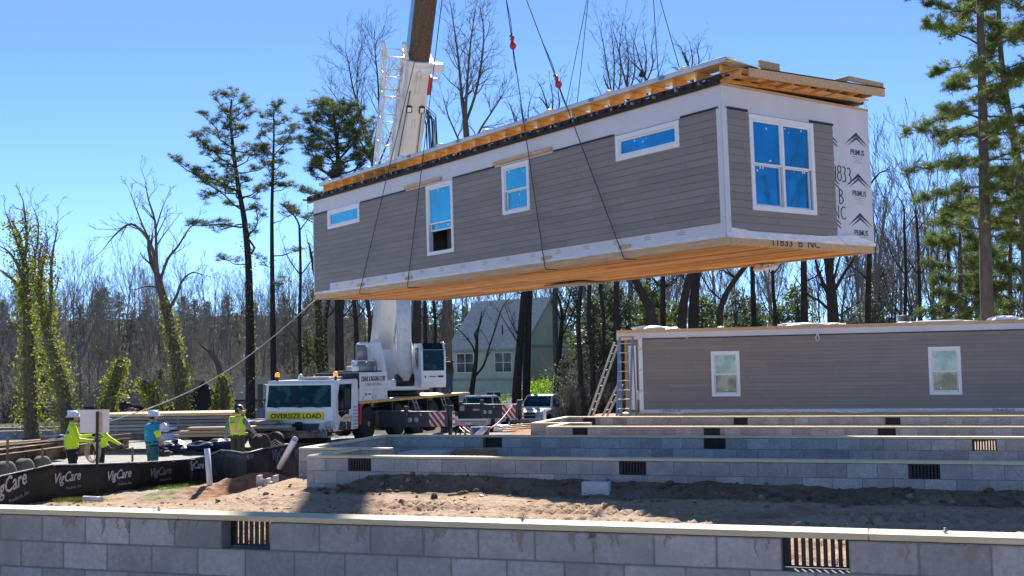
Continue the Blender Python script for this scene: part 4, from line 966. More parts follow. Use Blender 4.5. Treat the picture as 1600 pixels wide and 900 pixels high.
# ------------------------------------------------------------------ pickups
def pickup(lbl,loc,rz,rear=False):      # local: front at y=0 facing -y, length 5.8 along +y
    t=thing('pickup_truck',lbl,'pickup truck',loc,rz)
    hw=1.0; mb=MB()
    def sect(y0,y1,P0,P1):
        n=len(P0); V=[(p[0],y0,p[1]) for p in P0]+[(p[0],y1,p[1]) for p in P1]; mb.add(V,[list(range(n))[::-1],[n+i for i in range(n)]]+[(i,(i+1)%n,n+(i+1)%n,n+i) for i in range(n)])
    def ring(w0,w1,z0,z1,e=.08): return [(-w0,z0),(w0,z0),(w1,z1-e),(w1-e,z1),(-w1+e,z1),(-w1,z1-e)]
    sect(0,.25,ring(.86,.90,.5,1.02),ring(.97,.99,.45,1.12)); sect(.25,1.75,ring(.97,.99,.45,1.12),ring(1.,.99,.45,1.20))
    sect(1.75,3.95,ring(1.,1.0,.45,1.20,.04),ring(1.,1.0,.45,1.22,.04)); sect(3.95,5.75,ring(1.,1.0,.45,1.30,.03),ring(.98,.98,.5,1.32,.03))
    # greenhouse
    def gp(y,w_,z): return (y,w_,z)
    B=[(1.65,.93,1.2),(2.35,.76,1.86),(2.7,.72,1.93),(3.55,.72,1.93),(3.95,.86,1.24)]
    V=[(-w_,y,z) for y,w_,z in B]+[(w_,y,z) for y,w_,z in B]; mb.add(V,[(0,1,2,3,4),(9,8,7,6,5),(0,5,6,1),(1,6,7,2),(2,7,8,3),(3,8,9,4),(4,9,5,0)])
    mb.build('body',mat('truck white paint',(.76,.78,.80),.25,coat=.7,var=.03),t)
    g=MB(); g.add([(-.84,1.70,1.25),(.84,1.70,1.25),(.70,2.31,1.83),(-.70,2.31,1.83)],[(0,1,2,3)]); g.v=[(x,y-.012,z+.012) for x,y,z in g.v]
    g.add([(-.72,3.63,1.84),(.72,3.63,1.84),(.82,3.93,1.30),(-.82,3.93,1.30)],[(3,2,1,0)]); g.v=g.v[:4]+[(x,y+.035,z+.012) for x,y,z in g.v[4:]]
    for sx in (-1,1):
        a=[(sx*.92,1.95,1.27),(sx*.79,2.42,1.78),(sx*.775,2.88,1.85),(sx*.915,2.85,1.27)]; b=[(sx*.915,2.95,1.27),(sx*.775,2.98,1.85),(sx*.79,3.5,1.78),(sx*.88,3.75,1.28)]
        for q_ in (a,b): g.add([(x+sx*.012,y,z) for x,y,z in q_],[(0,1,2,3)])
    g.split('window',glass_m,t)
    for x in (-.82,.82):
        for y in (1.0,4.7): tyre(t,(x,y,.40),.40,.28,0,.25,rimm=steel_m)
    mb=MB()
    for sx in (-1,1):
        for y in (1.0,4.7): mb.prism([(y+.5*math.cos(a*math.pi/8),.42+.5*math.sin(a*math.pi/8)) for a in range(9)],0,*sorted((sx*.99,sx*1.006)))
    mb.split('wheel_arch',black_m,t)
    if not rear:
        mb=MB(); mb.box((-.55,-.02,.68),(.55,.0,1.0)); mb.build('grille',black_m,t)
        mb=MB(); mb.box((-.58,-.03,.82),(.58,-.02,.86)); mb.bbox((-.95,-.1,.42),(.95,.02,.60),.03); mb.split('bumper',steel_m,t)
        mb=MB(); mb.bbox((-.90,-.02,.74),(-.57,.05,.98),.02); mb.bbox((.57,-.02,.74),(.90,.05,.98),.02); mb.split('headlight',mat('headlight lens',(.45,.47,.5),.15,coat=.6),t)
    mb=MB(); mb.bbox((-1.25,1.95,1.22),(-1.02,2.07,1.46),.03); mb.bbox((1.02,1.95,1.22),(1.25,2.07,1.46),.03); mb.split('mirror',black_m,t)
    mb=MB(); mb.bbox((-.95,5.72,.45),(.95,5.88,.62),.03); mb.build('rear_bumper',steel_m,t)
    mb=MB(); mb.box((-.16,5.885,.50),(.16,5.895,.62)); mb.build('number_plate',whiter_m,t)
    mb=MB(); mb.box((-.15,3.56,1.90),(.15,3.60,1.94)); mb.box((-.99,5.7,.8),(-.88,5.76,1.2)); mb.box((.88,5.7,.8),(.99,5.76,1.2)); mb.split('tail_light',red_m,t)
    t.scale=(1.1,1.05,1.06)
    mb=MB(); mb.box((-.9,5.752,.66),(.9,5.762,.70)); mb.box((-.9,5.752,1.16),(.9,5.762,1.2)); mb.build('tailgate_trim',black_m,t)
    return t
p=at(822,665,66); pickup('white pickup truck facing the viewer, sun glinting on its bonnet',(p.x,p.y,gz(p.x,p.y)),-math.radians(21))
p=at(760,662,61); a_=math.radians(180-14)
pickup('white pickup truck seen from behind, beyond the rear outrigger beam',(p.x+5.8*math.sin(a_)*0+.3,p.y+5.6,gz(p.x,p.y+3)+.05),math.radians(180-12),True)
# ------------------------------------------------------------------ houses
def house(name,lbl,C,ang,L,Wd,he,hr,wallm,roofm,trimm,ov=.35,gz0=None,batten=True):
    z0=gz0 if gz0 is not None else gz(C.x,C.y)-.3
    # local x to the right along the gable end, local y = along the eave wall going back left
    t=thing(name,lbl,'house',(C.x,C.y,z0),ang); mb=MB()
    mb.add([(0,0,0),(Wd,0,0),(Wd,L,0),(0,L,0),(0,0,he),(Wd,0,he),(Wd,L,he),(0,L,he),(Wd/2,0,hr),(Wd/2,L,hr)],[(0,1,5,8,4),(1,2,6,5),(2,3,7,9,6),(3,0,4,7)])
    if batten:
        k=.0
        while k<Wd: 
            top=he+(hr-he)*(1-abs(k-Wd/2)/(Wd/2)); mb.box((k,-.02,0),(k+.05,.0,top-.1)); k+=.42
        k=0
        while k<L: mb.box((-.02,k,0),(.0,k+.05,he-.1)); k+=.42
    mb.build('wall',wallm,t)
    mb=MB(); sl=(hr-he)/(Wd/2); e=ov
    for sgn in (0,1):
        xa,xb=(-e,Wd/2) if sgn==0 else (Wd+e,Wd/2); za=he-sl*e
        V=[(xa,-e,za),(xb,-e,hr),(xb,L+e,hr),(xa,L+e,za)]; V+= [(x,y,z+.14) for x,y,z in V]
        mb.add(V,[(0,3,2,1),(4,5,6,7),(0,1,5,4),(1,2,6,5),(2,3,7,6),(3,0,4,7)] if sgn==0 else [(0,1,2,3),(7,6,5,4),(4,5,1,0),(5,6,2,1),(6,7,3,2),(7,4,0,3)])
    mb.build('roof',roofm,t)
    mb=MB(); za=he-sl*e
    mb.bar((-e-.03,-e,za+.03),(-e-.03,L+e,za+.03),.05,.22); 
    for xa in (-e,Wd+e): mb.bar((xa,-e-.03,za+.02),(Wd/2,-e-.03,hr+.02),.05,.24)
    mb.build('fascia',trimm,t); return t
def hwin(t,face,a,z,w_,h,cols=2,dark=darkin_m,arm=trim_m):
    M=frame((0,0,0),(1,0,0),(0,0,1)) if face=='g' else frame((0,0,0),(0,-1,0),(0,0,1))
    if face=='e': a=-a-w_
    mb=MB(M); f=.09
    mb.box((a-f,z-f,.0),(a+w_+f,z,.06)); mb.box((a-f,z+h,.0),(a+w_+f,z+h+f,.06)); mb.box((a-f,z,.0),(a,z+h,.06)); mb.box((a+w_,z,.0),(a+w_+f,z+h,.06))
    for k in range(1,cols): mb.box((a+w_*k/cols-.05,z,.0),(a+w_*k/cols+.05,z+h,.055))
    mb.box((a,z+h/2-.03,.0),(a+w_,z+h/2+.03,.05)); o=mb.build('window',arm,t)
    mb=MB(M); mb.box((a,z,.0),(a+w_,z+h,.03)); mb.build('pane',mat('black window pane',(.012,.016,.018),.08,var=.5,vs=.8),o)
green_m=mat('sage green board and batten',(.60,.645,.48),.8,var=.08,vs=.8); shing_m=mat('grey shingles',(.52,.50,.44),.9,var=.2,vs=1.5,stretch=(1,1,5),bump=.6,bs=9,bd=.05,col2=(.38,.37,.33),c2s=4)
cream_m=mat('cream trim',(.42,.41,.36),.7)
hc=at(818,640,103)
al=math.radians(37)
gh=house('green_house','two storey sage green house with grey shingle roof behind the crane',hc,-math.radians(90)+al+math.radians(90)-math.radians(0) if False else math.radians(53),8.7,8.6,6.35,10.85,green_m,shing_m,cream_m,gz0=CAMZ-4.5)
for a,z,w_,h,c in ((1.3,3.9,1.9,1.75,2),(5.9,3.9,2.0,1.75,2),(2.6,1.0,1.7,.95,2)): hwin(gh,'e',a,z,w_,h,c)
for a,z,w_,h,c in ((4.9,3.8,.9,1.5,1),(2.2,.6,.8,1.6,1)): hwin(gh,'g',a,z,w_,h,c)
mb=MB(); mb.box((-.05,-.02,3.05),(-.021,8.7,3.3)); mb.box((0,-.05,3.05),(8.6,-.021,3.3)); mb.box((0,-.05,6.1),(8.6,-.021,6.4)); mb.box((-.06,-.05,0),(.08,-.022,6.3)); mb.box((8.45,-.05,0),(8.6,-.022,6.3)); mb.build('trim_band',cream_m,gh)
mb=MB(); mb.tube([(.9,3.0,7.4),(.9,3.0,8.3)],.06,8); mb.build('vent_pipe',black_m,gh)
dark_m=mat('black board siding',(.012,.011,.013),.7); droof=mat('dark slate roof',(.045,.05,.055),1.,spec=.05,var=.3,vs=2,stretch=(.3,.3,8),bump=.3,bs=6)
c=at(298,668,84)
dh=house('dark_house','low black sided house with dark grey roof behind the ivy covered stumps',c,math.radians(8),1.0,1.95,3.0,4.1,dark_m,droof,mat('dark trim',(.03,.03,.035),.7),ov=.15,gz0=CAMZ-5.0)
mb=MB(); mb.box((-7.6,.6,0),(-.02,6.0,2.55)); mb.build('wing_wall',dark_m,dh)
mb=MB(); mb.add([(-7.9,.3,2.45),(.9,.3,2.45),(.9,3.3,4.25),(-7.3,3.3,4.25),(.9,6.3,2.45),(-7.9,6.3,2.45),(-7.9,.3,2.3),(.9,.3,2.3),(.9,6.3,2.3),(-7.9,6.3,2.3)],[(0,1,2,3),(3,2,4,5),(6,9,8,7),(0,6,7,1),(4,8,9,5),(3,5,9,6,0),(1,7,8,4,2)]); mb.build('wing_roof',droof,dh)
mb=MB(); mb.box((.75,-.05,1.0),(1.25,-.01,2.0)); mb.build('window',mat('grey blind window',(.22,.25,.27),.4),dh)
c=at(333,668,90)
wh=thing('white_outbuilding','long white walled outbuilding with grey roof, left of the crane cab','outbuilding',(c.x,c.y,CAMZ-5.3),math.radians(5))
mb=MB(); mb.box((0,0,0),(11,6,2.95)); mb.build('wall',mat('off white wall',(.48,.47,.45),.8,var=.15,vs=1.2,stretch=(4,4,.3)),wh)
mb=MB(); mb.add([(-.3,-.4,2.9),(11.3,-.4,2.9),(11.3,3,4.7),(-.3,3,4.7),(11.3,6.4,2.9),(-.3,6.4,2.9),(-.3,-.4,2.8),(11.3,-.4,2.8),(11.3,6.4,2.8),(-.3,6.4,2.8)],[(0,1,2,3),(3,2,4,5),(6,9,8,7),(0,6,7,1),(4,8,9,5),(3,5,9,6,0),(1,7,8,4,2)]); mb.build('roof',mat('grey roof sheets',(.08,.09,.10),1.,spec=.05,var=.15,vs=2),wh)
# ------------------------------------------------------------------ far foundations at the left
for lbl,(px,py,Y),ln,vent,n in (('low block foundation at the far left edge behind the trailer rails',(-30,674,66),4.9,2.6,3),('far block foundation with a pale sill behind the timber stack and the red tape',(250,657,72),7.5,3.0,2),('farthest block foundation, a thin line behind the left foundation',(-40,669,74),6.2,None,2)):
    p=at(px,py,Y); f=thing('block_foundation',lbl,'foundation',p,math.radians(1 if px<0 else -1),GF)
    mb=MB(); v=[(vent,vent+.4)] if vent else []
    wallmesh(mb,0,ln,0,.19,-.04,4,v,0); mb.build('block_wall',[block_m,mortar_m],f)
    mb=MB(); capmesh(mb,0,ln,-.03,.24,-.038); mb.split('sill_board',sill_m,f)
    mb=MB(); wallmesh(mb,.19,5,ln-.19 if px<0 else 0,.19,-.04,4,(),0,axis=1); mb.build('block_wall',[block_m,mortar_m],f)
p=at(331,658,71.5); mb=MB(); mb.box((-.04,0,-.9),(.14,.02,.05)); o=mb.build('red_tape',redr_m); o.location=p; tag(o,'strip of red tape hanging down on the far block foundation','tape')
# ------------------------------------------------------------------ timber stack on a flat trailer
tx=at(64,690,40.5); 
tr=thing('flat_trailer','flat steel trailer with low black wheels under the timber stack','trailer',(tx.x,tx.y,-.9),math.radians(-3.5))
mb=MB(); mb.bbox((0,-.05,.42),(10.2,.1,.62),.01); mb.bbox((0,2.1,.42),(10.2,2.2,.62),.01)
for k in range(9): mb.box((.3+k*1.15,.1,.45),(.4+k*1.15,2.1,.6))
mb.build('frame',rust_m,tr)
for x in (5.9,6.7,8.0): 
    for y in (.15,2.0): tyre(tr,(x,y,.33),.33,.22,1,.2,rimm=rust_m)
st=thing('timber_stack','tall stack of long weathered timbers behind the man in blue','timber stack',(tx.x+2.1,tx.y,-.28),math.radians(-2.5))
r=random.Random(4)
for k in range(6):
    z=.01+k*.128
    for j in range(5):
        mb=MB(); x0=r.uniform(-1.2,.3)*(.3+k*.1); x1=r.uniform(4.2,5.0) if k>2 else r.uniform(5.2,7.4); mb.bbox((x0,j*.42,z),(x1,j*.42+.38,z+.105),.01,tone=r.uniform(.75,1.25)); mb.build('timber',oldwood_m if k!=5 else lumber_m,st)
    if k: 
        mb=MB()
        for x in (.6,2.9): mb.box((x,-.01,z-.023),(x+.09,2.0,z-.001))
        mb.split('spacer',oldwood_m,st)
p=at(256,668,40); mb=MB(); r=random.Random(9)
for k in range(10): lump(mb,(r.uniform(0,.75),r.uniform(-.1,.2),r.uniform(-.42,.12)),r.uniform(.18,.4),.2,r.uniform(.05,.14),k,8)
lump(mb,(.15,-.1,-.55),.38,.2,.24,77,8)
o=mb.build('crumpled_wrap',poly_m); o.location=p; tag(o,'crumpled white plastic wrap hanging off the end of the timber stack','plastic wrap')
p=at(285,683,39.5); mb=MB()
for k,(a,b,z) in enumerate(((-.3,2.2,.0),(-.1,1.9,.12),(0.2,2.5,.24))): mb.bbox((a,-.1,z),(b,.6,z+.1),.01,tone=1.25-.15*k)
o=thing('plank_pile','short pile of pale planks jutting right of the white plastic wrap','planks',p,math.radians(-2)); mb.split('plank',lumber_m,o)
mb=MB(); r=random.Random(3)
for k in range(7): lump(mb,(r.uniform(-.6,1.4),r.uniform(-.1,.4),r.uniform(.12,.38)),r.uniform(.4,.7),.4,r.uniform(.12,.22),k,8)
p=at(280,700,38.5); o=mb.build('blue_tarp',mat('dark blue tarp',(.012,.03,.07),.4,bump=.5,bs=6)); o.location=(p.x,p.y,-.88); tag(o,'crumpled dark blue tarp on the gravel under the planks','tarp')
p=at(72,690,37); mb=MB(); r=random.Random(5)
for k in range(5): lump(mb,(r.uniform(0,.7),r.uniform(-.1,.3),r.uniform(.02,.12)),r.uniform(.25,.4),.3,r.uniform(.08,.14),k,8)
o=mb.build('blue_tarp',MATS['dark blue tarp']); o.location=p; tag(o,'dark blue tarp bundle behind the rails, left of the lime hooded man','tarp')
# loose boards at the far left
p=at(-10,690,45); o=thing('board_pile','loose pale boards lying behind the rusty trailer rails at the left edge','boards',p,math.radians(4)); mb=MB(); r=random.Random(8)
for k in range(7):
    z=r.uniform(-.3,.1); y=r.uniform(-1,1); a=r.uniform(-1,1); mb.bar((a,y,z),(a+3.2,y+r.uniform(-.6,.6),z+.18),.24,.05,tone=r.uniform(.7,1.2))
mb.split('board',lumber_m,o)
mb=MB(); 
for k in range(5): mb.box((-1+.02,-.9+k*.4,-1.2),(3.4,-.6+k*.4,-.35))
mb.split('packing_block',oldwood_m,o)
# ------------------------------------------------------------------ rusty chassis with tyres at the left
def wheelrow():
    ch=thing('trailer_chassis','rusty steel trailer chassis rails running away from the left edge','trailer chassis',(-14.28,24.4,CAMZ-2.78),-.1885)
    for x in (0,1.15):
        mb=MB(); mb.box((x-.09,0,.80),(x+.09,9.0,.825)); mb.box((x-.09,0,.50),(x+.09,9.0,.525)); mb.box((x-.015,0,.525),(x+.015,9.0,.80)); 
        for k in range(12): mb.box((x-.09,.3+k*.75,.526),(x+.09,.33+k*.75,.799))
        mb.build('rail',rust_m,ch)
    mb=MB()
    for k in range(8): mb.box((.09,.4+k*1.15,.60),(1.06,.48+k*1.15,.72))
    mb.split('cross_member',rust_m,ch)
    mb=MB(); mb.bar((-.2,0,.95),(1.2,9,.93),.12,.06); mb.bar((.6,0,.93),(-.1,9,.90),.1,.05); mb.split('loose_angle_iron',rust_m,ch)
    for (px,Y) in ((8,27.0),(37,27.75),(64,28.5)):
        p=at(px,724,Y); q_=ch_inv(ch)@p; tyre(ch,(q_.x,q_.y,.33),.345,.24,0,.17,'wheel',dustrub_m,mat('dark dusty rim',(.03,.03,.03),.8))
    return ch
def ch_inv(o): return (Matrix.Translation(o.location)@Matrix.Rotation(-.1885,4,'Z')).inverted()
wheelrow()
# loose tyres near the man in the vest
def loose_tyre(px,py,Y,r,lbl,ax,lean=0):
    p=at(px,py,Y); t=thing('spare_tyre',lbl,'wheel',(p.x,p.y,gz(p.x,p.y)+r*.98),ax); 
    tyre(t,(0,0,0),r,.24,0,r*.5,'tread',rubber_m,rust_m); return t
loose_tyre(407,694,37.5,.36,'black wheel on the gravel beside the hand of the man in the lime vest',math.radians(-40))
loose_tyre(431,692,39.5,.34,'second black wheel under the crane bumper, farther right',math.radians(60))
p=at(420,690,38.6); mb=MB(); 
for k in range(4): mb.tube([(-.1+k*.08,0,.1),(.2+k*.08,.1,.35-k*.05),(.6+.1*k,.0,.02)],.012,5)
o=mb.build('rope_heap',tanrope_m); o.location=(p.x,p.y,gz(p.x,p.y)+.1); tag(o,'tan ropes trailing between the two loose wheels','rope')
# ------------------------------------------------------------------ silt fence
FP=[(-40,756,795),(0,745,783),(40,736,775),(80,727,768),(130,726.5,760),(180,724.5,757),(240,722,750),(300,718,743),(325,713,741),(345,704,738),(360,705,733),(385,709,728),(410,702,722),(440,697,720),(470,692,716)]
pts=[]
for (px,yt,yb) in FP:
    Y=np.interp(px,[-40,0,80,180,300,345,385,440,470],[22.3,23.2,24.6,26.2,28.2,27.6,26.0,27.5,28.5]); b=at(px,yb,Y); t_=at(px,yt,Y); g=gz(b.x,b.y); pts.append((b.x,b.y,min(b.z,g+.03)-.08,t_.z))
fe=thing('silt_fence','sagging black fabric silt fence printed with white script running across the left','silt fence',(0,0,0))
mb=MB(); r=random.Random(12); V=[];Fc=[]; NJ=5; dense=[]
for i in range(len(pts)-1):
    for k in range(10): t=k/10; dense.append([pts[i][j]*(1-t)+pts[i+1][j]*t for j in range(4)])
dense.append(list(pts[-1]))
for i,(x,y,zb,zt) in enumerate(dense):
    for j in range(NJ+1):
        f=j/NJ; wob=(math.sin(i*.5+j)*.02+r.uniform(-.018,.018))*(1 if 0<j<NJ else .5)+.05*math.sin(i*.13)*(1-f); V.append((x,y+wob,zb+(zt-zb)*f+(r.uniform(-.012,.012) if j==NJ else 0)))
    for j in range(NJ+1): vx=V[-(NJ+1)]; V.append((vx[0],vx[1]+.012,vx[2]))
W_=2*(NJ+1)
for i in range(len(dense)-1):
    o_=i*W_
    for j in range(NJ): Fc.append((o_+j,o_+W_+j,o_+W_+j+1,o_+j+1)); Fc.append((o_+NJ+1+j+1,o_+W_+NJ+1+j+1,o_+W_+NJ+1+j,o_+NJ+1+j))
    Fc.append((o_+NJ,o_+W_+NJ,o_+W_+NJ+NJ+1,o_+NJ+NJ+1))
mb.add(V,Fc,0,1,True); mb.build('fabric',fabric_m,fe)
mb=MB(); mb.tube([(x,y-.012,zt+.012) for x,y,zb,zt in dense[::3]],.016,5); mb.build('pale_top_hem',mat('pale hem',(.30,.29,.28),.5,bump=.5,bs=20),fe)
def onfence(px,py):
    # nearest fence panel crossed by the pixel's ray
    d=at(px,py,1)-Vector((0,0,CAMZ))
    for a,b in zip(pts[:-1],pts[1:]):
        A=Vector((a[0],a[1],0));B=Vector((b[0],b[1],0)); e=B-A; n=Vector((-e.y,e.x,0)); t=A.dot(n)/Vector((d.x,d.y,0)).dot(n); P=d*t
        s_=(Vector((P.x,P.y,0))-A).dot(e)/e.dot(e)
        if -.02<=s_<=1.02: return Vector((P.x,P.y,P.z+CAMZ)), e.normalized()
    return P+Vector((0,0,CAMZ)), e.normalized()
for (px,py,wpx,tone_) in ((12,760,52,1),(104,747,40,1),(185,743,36,1),(250,738,32,.6),(309,728,30,.8),(388,714,22,.5),(437,711,26,.7),(468,708,20,.6)):
    P,e=onfence(px,py); P2,_=onfence(px+wpx/2,py); P1,_=onfence(px-wpx/2,py); w_=(P2-P1).length
    a=e; n=Vector((a.y,-a.x,0)); M=Matrix(((a.x,0,n.x,P.x+n.x*.05),(a.y,0,n.y,P.y+n.y*.05),(0,1,0,P.z),(0,0,0,1)))
    rt=Matrix.Rotation(math.radians(14 if px<20 else 2),4,'Z')
    text('VigCare',w_*.42,silver_m if tone_>.7 else mat('dull print',(.22,.22,.24),.6),fe,M@rt,width=w_,shear=.35,off=.012,name='lettering')
    if px<300: text('Products, Inc.',w_*.10,greyink_m,fe,M@rt@Matrix.Translation((w_*.2,-w_*.30,0)),width=w_*.6,shear=.35,name='lettering')
for (px,yt) in ((12,684),(66.5,701),(207,699)):
    Y=np.interp(px,[-40,0,80,180,300],[22.3,23.2,24.6,26.2,28.2])+.12; p=at(px,yt,Y); mb=MB(); g=gz(p.x,p.y); mb.box((-.02,-.02,g-.2-p.z),(.02,.02,0)); o=mb.build('stake',rust_m,fe); o.location=p
# grass at the foot of the fence
mb=MB(); r=random.Random(21)
for k in range(9000):
    px=r.choice([r.uniform(130,175),r.uniform(215,345),r.uniform(260,400),r.uniform(80,130)]); 
    x=np.interp(px,[FP[i][0] for i in range(len(FP))],[p_[0] for p_ in pts]); y=np.interp(px,[FP[i][0] for i in range(len(FP))],[p_[1] for p_ in pts])-abs(r.gauss(.25,.55)); x=x*y/np.interp(px,[FP[i][0] for i in range(len(FP))],[p_[1] for p_ in pts])
    if vn(np.array([x*1.6]),np.array([y*1.6]))[0]<.45: continue
    z=gz(x,y,True); a=r.uniform(0,6.28); h=r.uniform(.03,.09); dx,dy=.008*math.cos(a),.008*math.sin(a); mb.add([(x-dx,y-dy,z-.01),(x+dx,y+dy,z-.01),(x+r.uniform(-.03,.03),y+r.uniform(-.03,.03),z+h)],[(0,1,2)],0,r.uniform(.7,1.3))
g=mb.build('grass',grass_m); tag(g,None,None,kind='stuff')
mb=MB(); r=random.Random(61)
for k in range(26):
    x=r.uniform(-7,7); y=r.uniform(11.5,16.5); z=gz(x,y,True); a=r.uniform(0,3.14); L_=r.uniform(.04,.22); mb.bar((x,y,z+.012),(x+L_*math.cos(a),y+L_*math.sin(a),z+.015),r.uniform(.01,.05),.014,tone=r.uniform(.5,1.3))
g=mb.build('wood_scraps',lumber_m); tag(g,None,None,kind='stuff')
# clods, stones and debris on the soil
mb=MB(); r=random.Random(31)
for k in range(1500):
    x=r.uniform(-9,9); y=r.uniform(10.5,22); d=(x+1.93)*ST+(y-17.76)*CT
    if (d>-.15 and x>-3.6) or y<9.6: continue
    q_=r.random(); s_=.010+.035*q_**4
    if d>-.9 and x>-3.3: s_*=1.5
    z=gz(x,y,True); lump(mb,(x,y,z+s_*.2),s_*r.uniform(.8,1.5),s_*r.uniform(.8,1.3),s_*.75,k,5,0,r.uniform(.6,1.3)); 
for k in range(420):
    s_=r.uniform(-1.2,11); d=-abs(r.gauss(.35,.3)); x=-1.93+s_*CT+d*ST; y=17.76-s_*ST+d*CT; q_=.012+.05*r.random()**3; lump(mb,(x,y,gz(x,y,True)+q_*.2),q_*r.uniform(.8,1.5),q_,q_*.8,k,5,0,r.uniform(.35,.7))
g=mb.build('soil_clods',mat('soil clods',(.30,.19,.125),.95,tone=True,var=.2,vs=6)); tag(g,None,None,kind='stuff')
# ------------------------------------------------------------------ people
skin_m=mat('skin',(.42,.24,.16),.55); lime_m=mat('hi vis lime',(.62,.85,.02),.6,var=.1,vs=3,bump=.5,bs=7,bd=.03); limeg_m=mat('green hood',(.02,.20,.13),.7)
blk_m=mat('black work trousers',(.012,.012,.016),.8,bump=.4,bs=8,bd=.03); teal_m=mat('teal blue shirt',(.012,.28,.45),.7,var=.1,vs=3,bump=.5,bs=7,bd=.03); jean_m=mat('teal jeans',(.03,.12,.16),.8,bump=.4,bs=8)
greysh_m=mat('grey sleeves',(.16,.18,.20),.7,bump=.4,bs=8); brownp_m=mat('olive brown trousers',(.04,.038,.03),.8,bump=.4,bs=8); maroon_m=mat('dark maroon jacket',(.03,.008,.012),.7); jacket_m=mat('black jacket',(.012,.012,.013),.7)
hat_m=mat('white hard hat',(.80,.82,.84),.3,coat=.5); hair_m=mat('dark hair',(.02,.014,.01),.8); boot_m=mat('brown boots',(.07,.04,.02),.7); glove_m=mat('blue glove',(.02,.09,.20),.7); refl_m=mat('silver reflective tape',(.50,.52,.52),.35); oran_m=mat('orange pink tape',(.85,.42,.25),.5)
PS=(1.17,1.17,.935)
def person(lbl,loc,rz,P,shirt,pants,sleeve=None,forearm=None,glove=None,hat=hat_m,hood=None,extra=None,group=None,sc=1.,beard=False):
    J=dict(pel=(0,0,.95),sp=(0,0,1.12),ch=(.0,0,1.34),nk=(.0,0,1.50),h0=(.02,0,1.57),h1=(.03,0,1.66),h2=(.02,0,1.74),
      hl=(0,.10,.92),kl=(.02,.12,.50),al=(-.02,.13,.10),tl=(.16,.15,.05),hr=(0,-.10,.92),kr=(.02,-.12,.50),ar=(-.02,-.13,.10),tr=(.16,-.15,.05),
      sl=(0,.19,1.43),el=(-.02,.25,1.15),wl=(.10,.24,.92),sr=(0,-.19,1.43),er=(-.02,-.25,1.15),wr=(.10,-.24,.92))
    J.update(P); J={k:Vector(v) for k,v in J.items()}
    Rr=dict(pel=.205,sp=.20,ch=.225,nk=.062,h0=.068,h1=.098,h2=.080,hl=.12,kl=.082,al=.055,tl=.04,hr=.12,kr=.082,ar=.055,tr=.04,sl=.088,el=.062,wl=.036,sr=.088,er=.062,wr=.036)
    E=[('pel','sp','shirt'),('sp','ch','shirt'),('ch','nk','neck'),('nk','h0','skin'),('h0','h1','head'),('h1','h2','head'),('pel','hl','pants'),('hl','kl','pants'),('kl','al','pants'),('al','tl','shoe'),('pel','hr','pants'),('hr','kr','pants'),('kr','ar','pants'),('ar','tr','shoe'),
       ('ch','sl','shirt'),('sl','el','sleeve'),('el','wl','fore'),('ch','sr','shirt'),('sr','er','sleeve'),('er','wr','fore')]
    for s_ in 'lr':       # hands: palm and five fingers
        w_=J['w'+s_]; d=(w_-J['e'+s_]).normalized(); side=d.cross(Vector((1,0,0))); side=side.normalized() if side.length>.2 else d.cross(Vector((0,0,1))).normalized()
        pk='p'+s_; J[pk]=w_+d*.075; Rr[pk]=.030; E.append(('w'+s_,pk,'hand')); nrm=side.cross(d)
        for k,(o_,L1) in enumerate(((-.032,.068),(-.011,.080),(.011,.075),(.031,.058))):
            a,b=pk+'a%d'%k,pk+'b%d'%k; J[a]=J[pk]+d*.03+side*o_; J[b]=J[a]+d*L1*.6+nrm*.03; c=pk+'c%d'%k; J[c]=J[b]+d*L1*.25+nrm*.035
            for q_,rr in ((a,.0105),(b,.0095),(c,.008)): Rr[q_]=rr
            E+= [(pk,a,'hand'),(a,b,'hand'),(b,c,'hand')]
        a,b=pk+'t',pk+'u'; J[a]=w_+d*.04-side*.045+nrm*.01; J[b]=J[a]+d*.045-side*.02+nrm*.02; Rr[a]=.012; Rr[b]=.010; E+=[('w'+s_,a,'hand'),(a,b,'hand')]
    # face: nose, ears
    f=(J.get('look',Vector((1,0,0)))).normalized(); sd=Vector((0,0,1)).cross(f).normalized()
    J['ns']=J['h1']+f*.105+Vector((0,0,-.01)); Rr['ns']=.016; E.append(('h1','ns','skin'))
    J['chn']=J['h0']+f*.075+Vector((0,0,.01)); Rr['chn']=.035; E.append(('h0','chn','beard' if beard else 'skin'))
    for q_,sg in (('e1',1),('e2',-1)): J[q_]=J['h1']+sd*sg*.095+Vector((0,0,-.005)); Rr[q_]=.018; E.append(('h1',q_,'skin'))
    names=[k for k in J if k in Rr]; names.sort(key=lambda k:k!='pel'); ix={k:i for i,k in enumerate(names)}
    me=bpy.data.meshes.new('person'); me.from_pydata([J[k]*sc for k in names],[(ix[a],ix[b]) for a,b,_ in E],[])
    o=bpy.data.objects.new('person',me); COL.objects.link(o); o.modifiers.new('s','SKIN')
    sv_=me.skin_vertices[0].data
    for k in names: sv_[ix[k]].radius=(Rr[k]*sc*(.8 if k in('pel','sp','ch') else 1),Rr[k]*sc) if k not in ('ch','pel','sp') else (Rr[k]*sc,Rr[k]*sc*.82); sv_[ix[k]].use_root=(k=='pel')
    m=o.modifiers.new('u','SUBSURF'); m.levels=2
    dg=bpy.context.evaluated_depsgraph_get(); me2=bpy.data.meshes.new_from_object(o.evaluated_get(dg)); bpy.data.objects.remove(o)
    me2.name='person'
    ms=dict(shirt=shirt,neck=hood or shirt,skin=skin_m,head=skin_m,pants=pants,shoe=boot_m,sleeve=sleeve or shirt,fore=forearm or sleeve or shirt,hand=glove or skin_m,hair=hair_m,beard=hair_m,belt=black_m)
    ks=list(ms); me2.materials.clear()
    for k in ks: me2.materials.append(ms[k])
    ex_keys={}
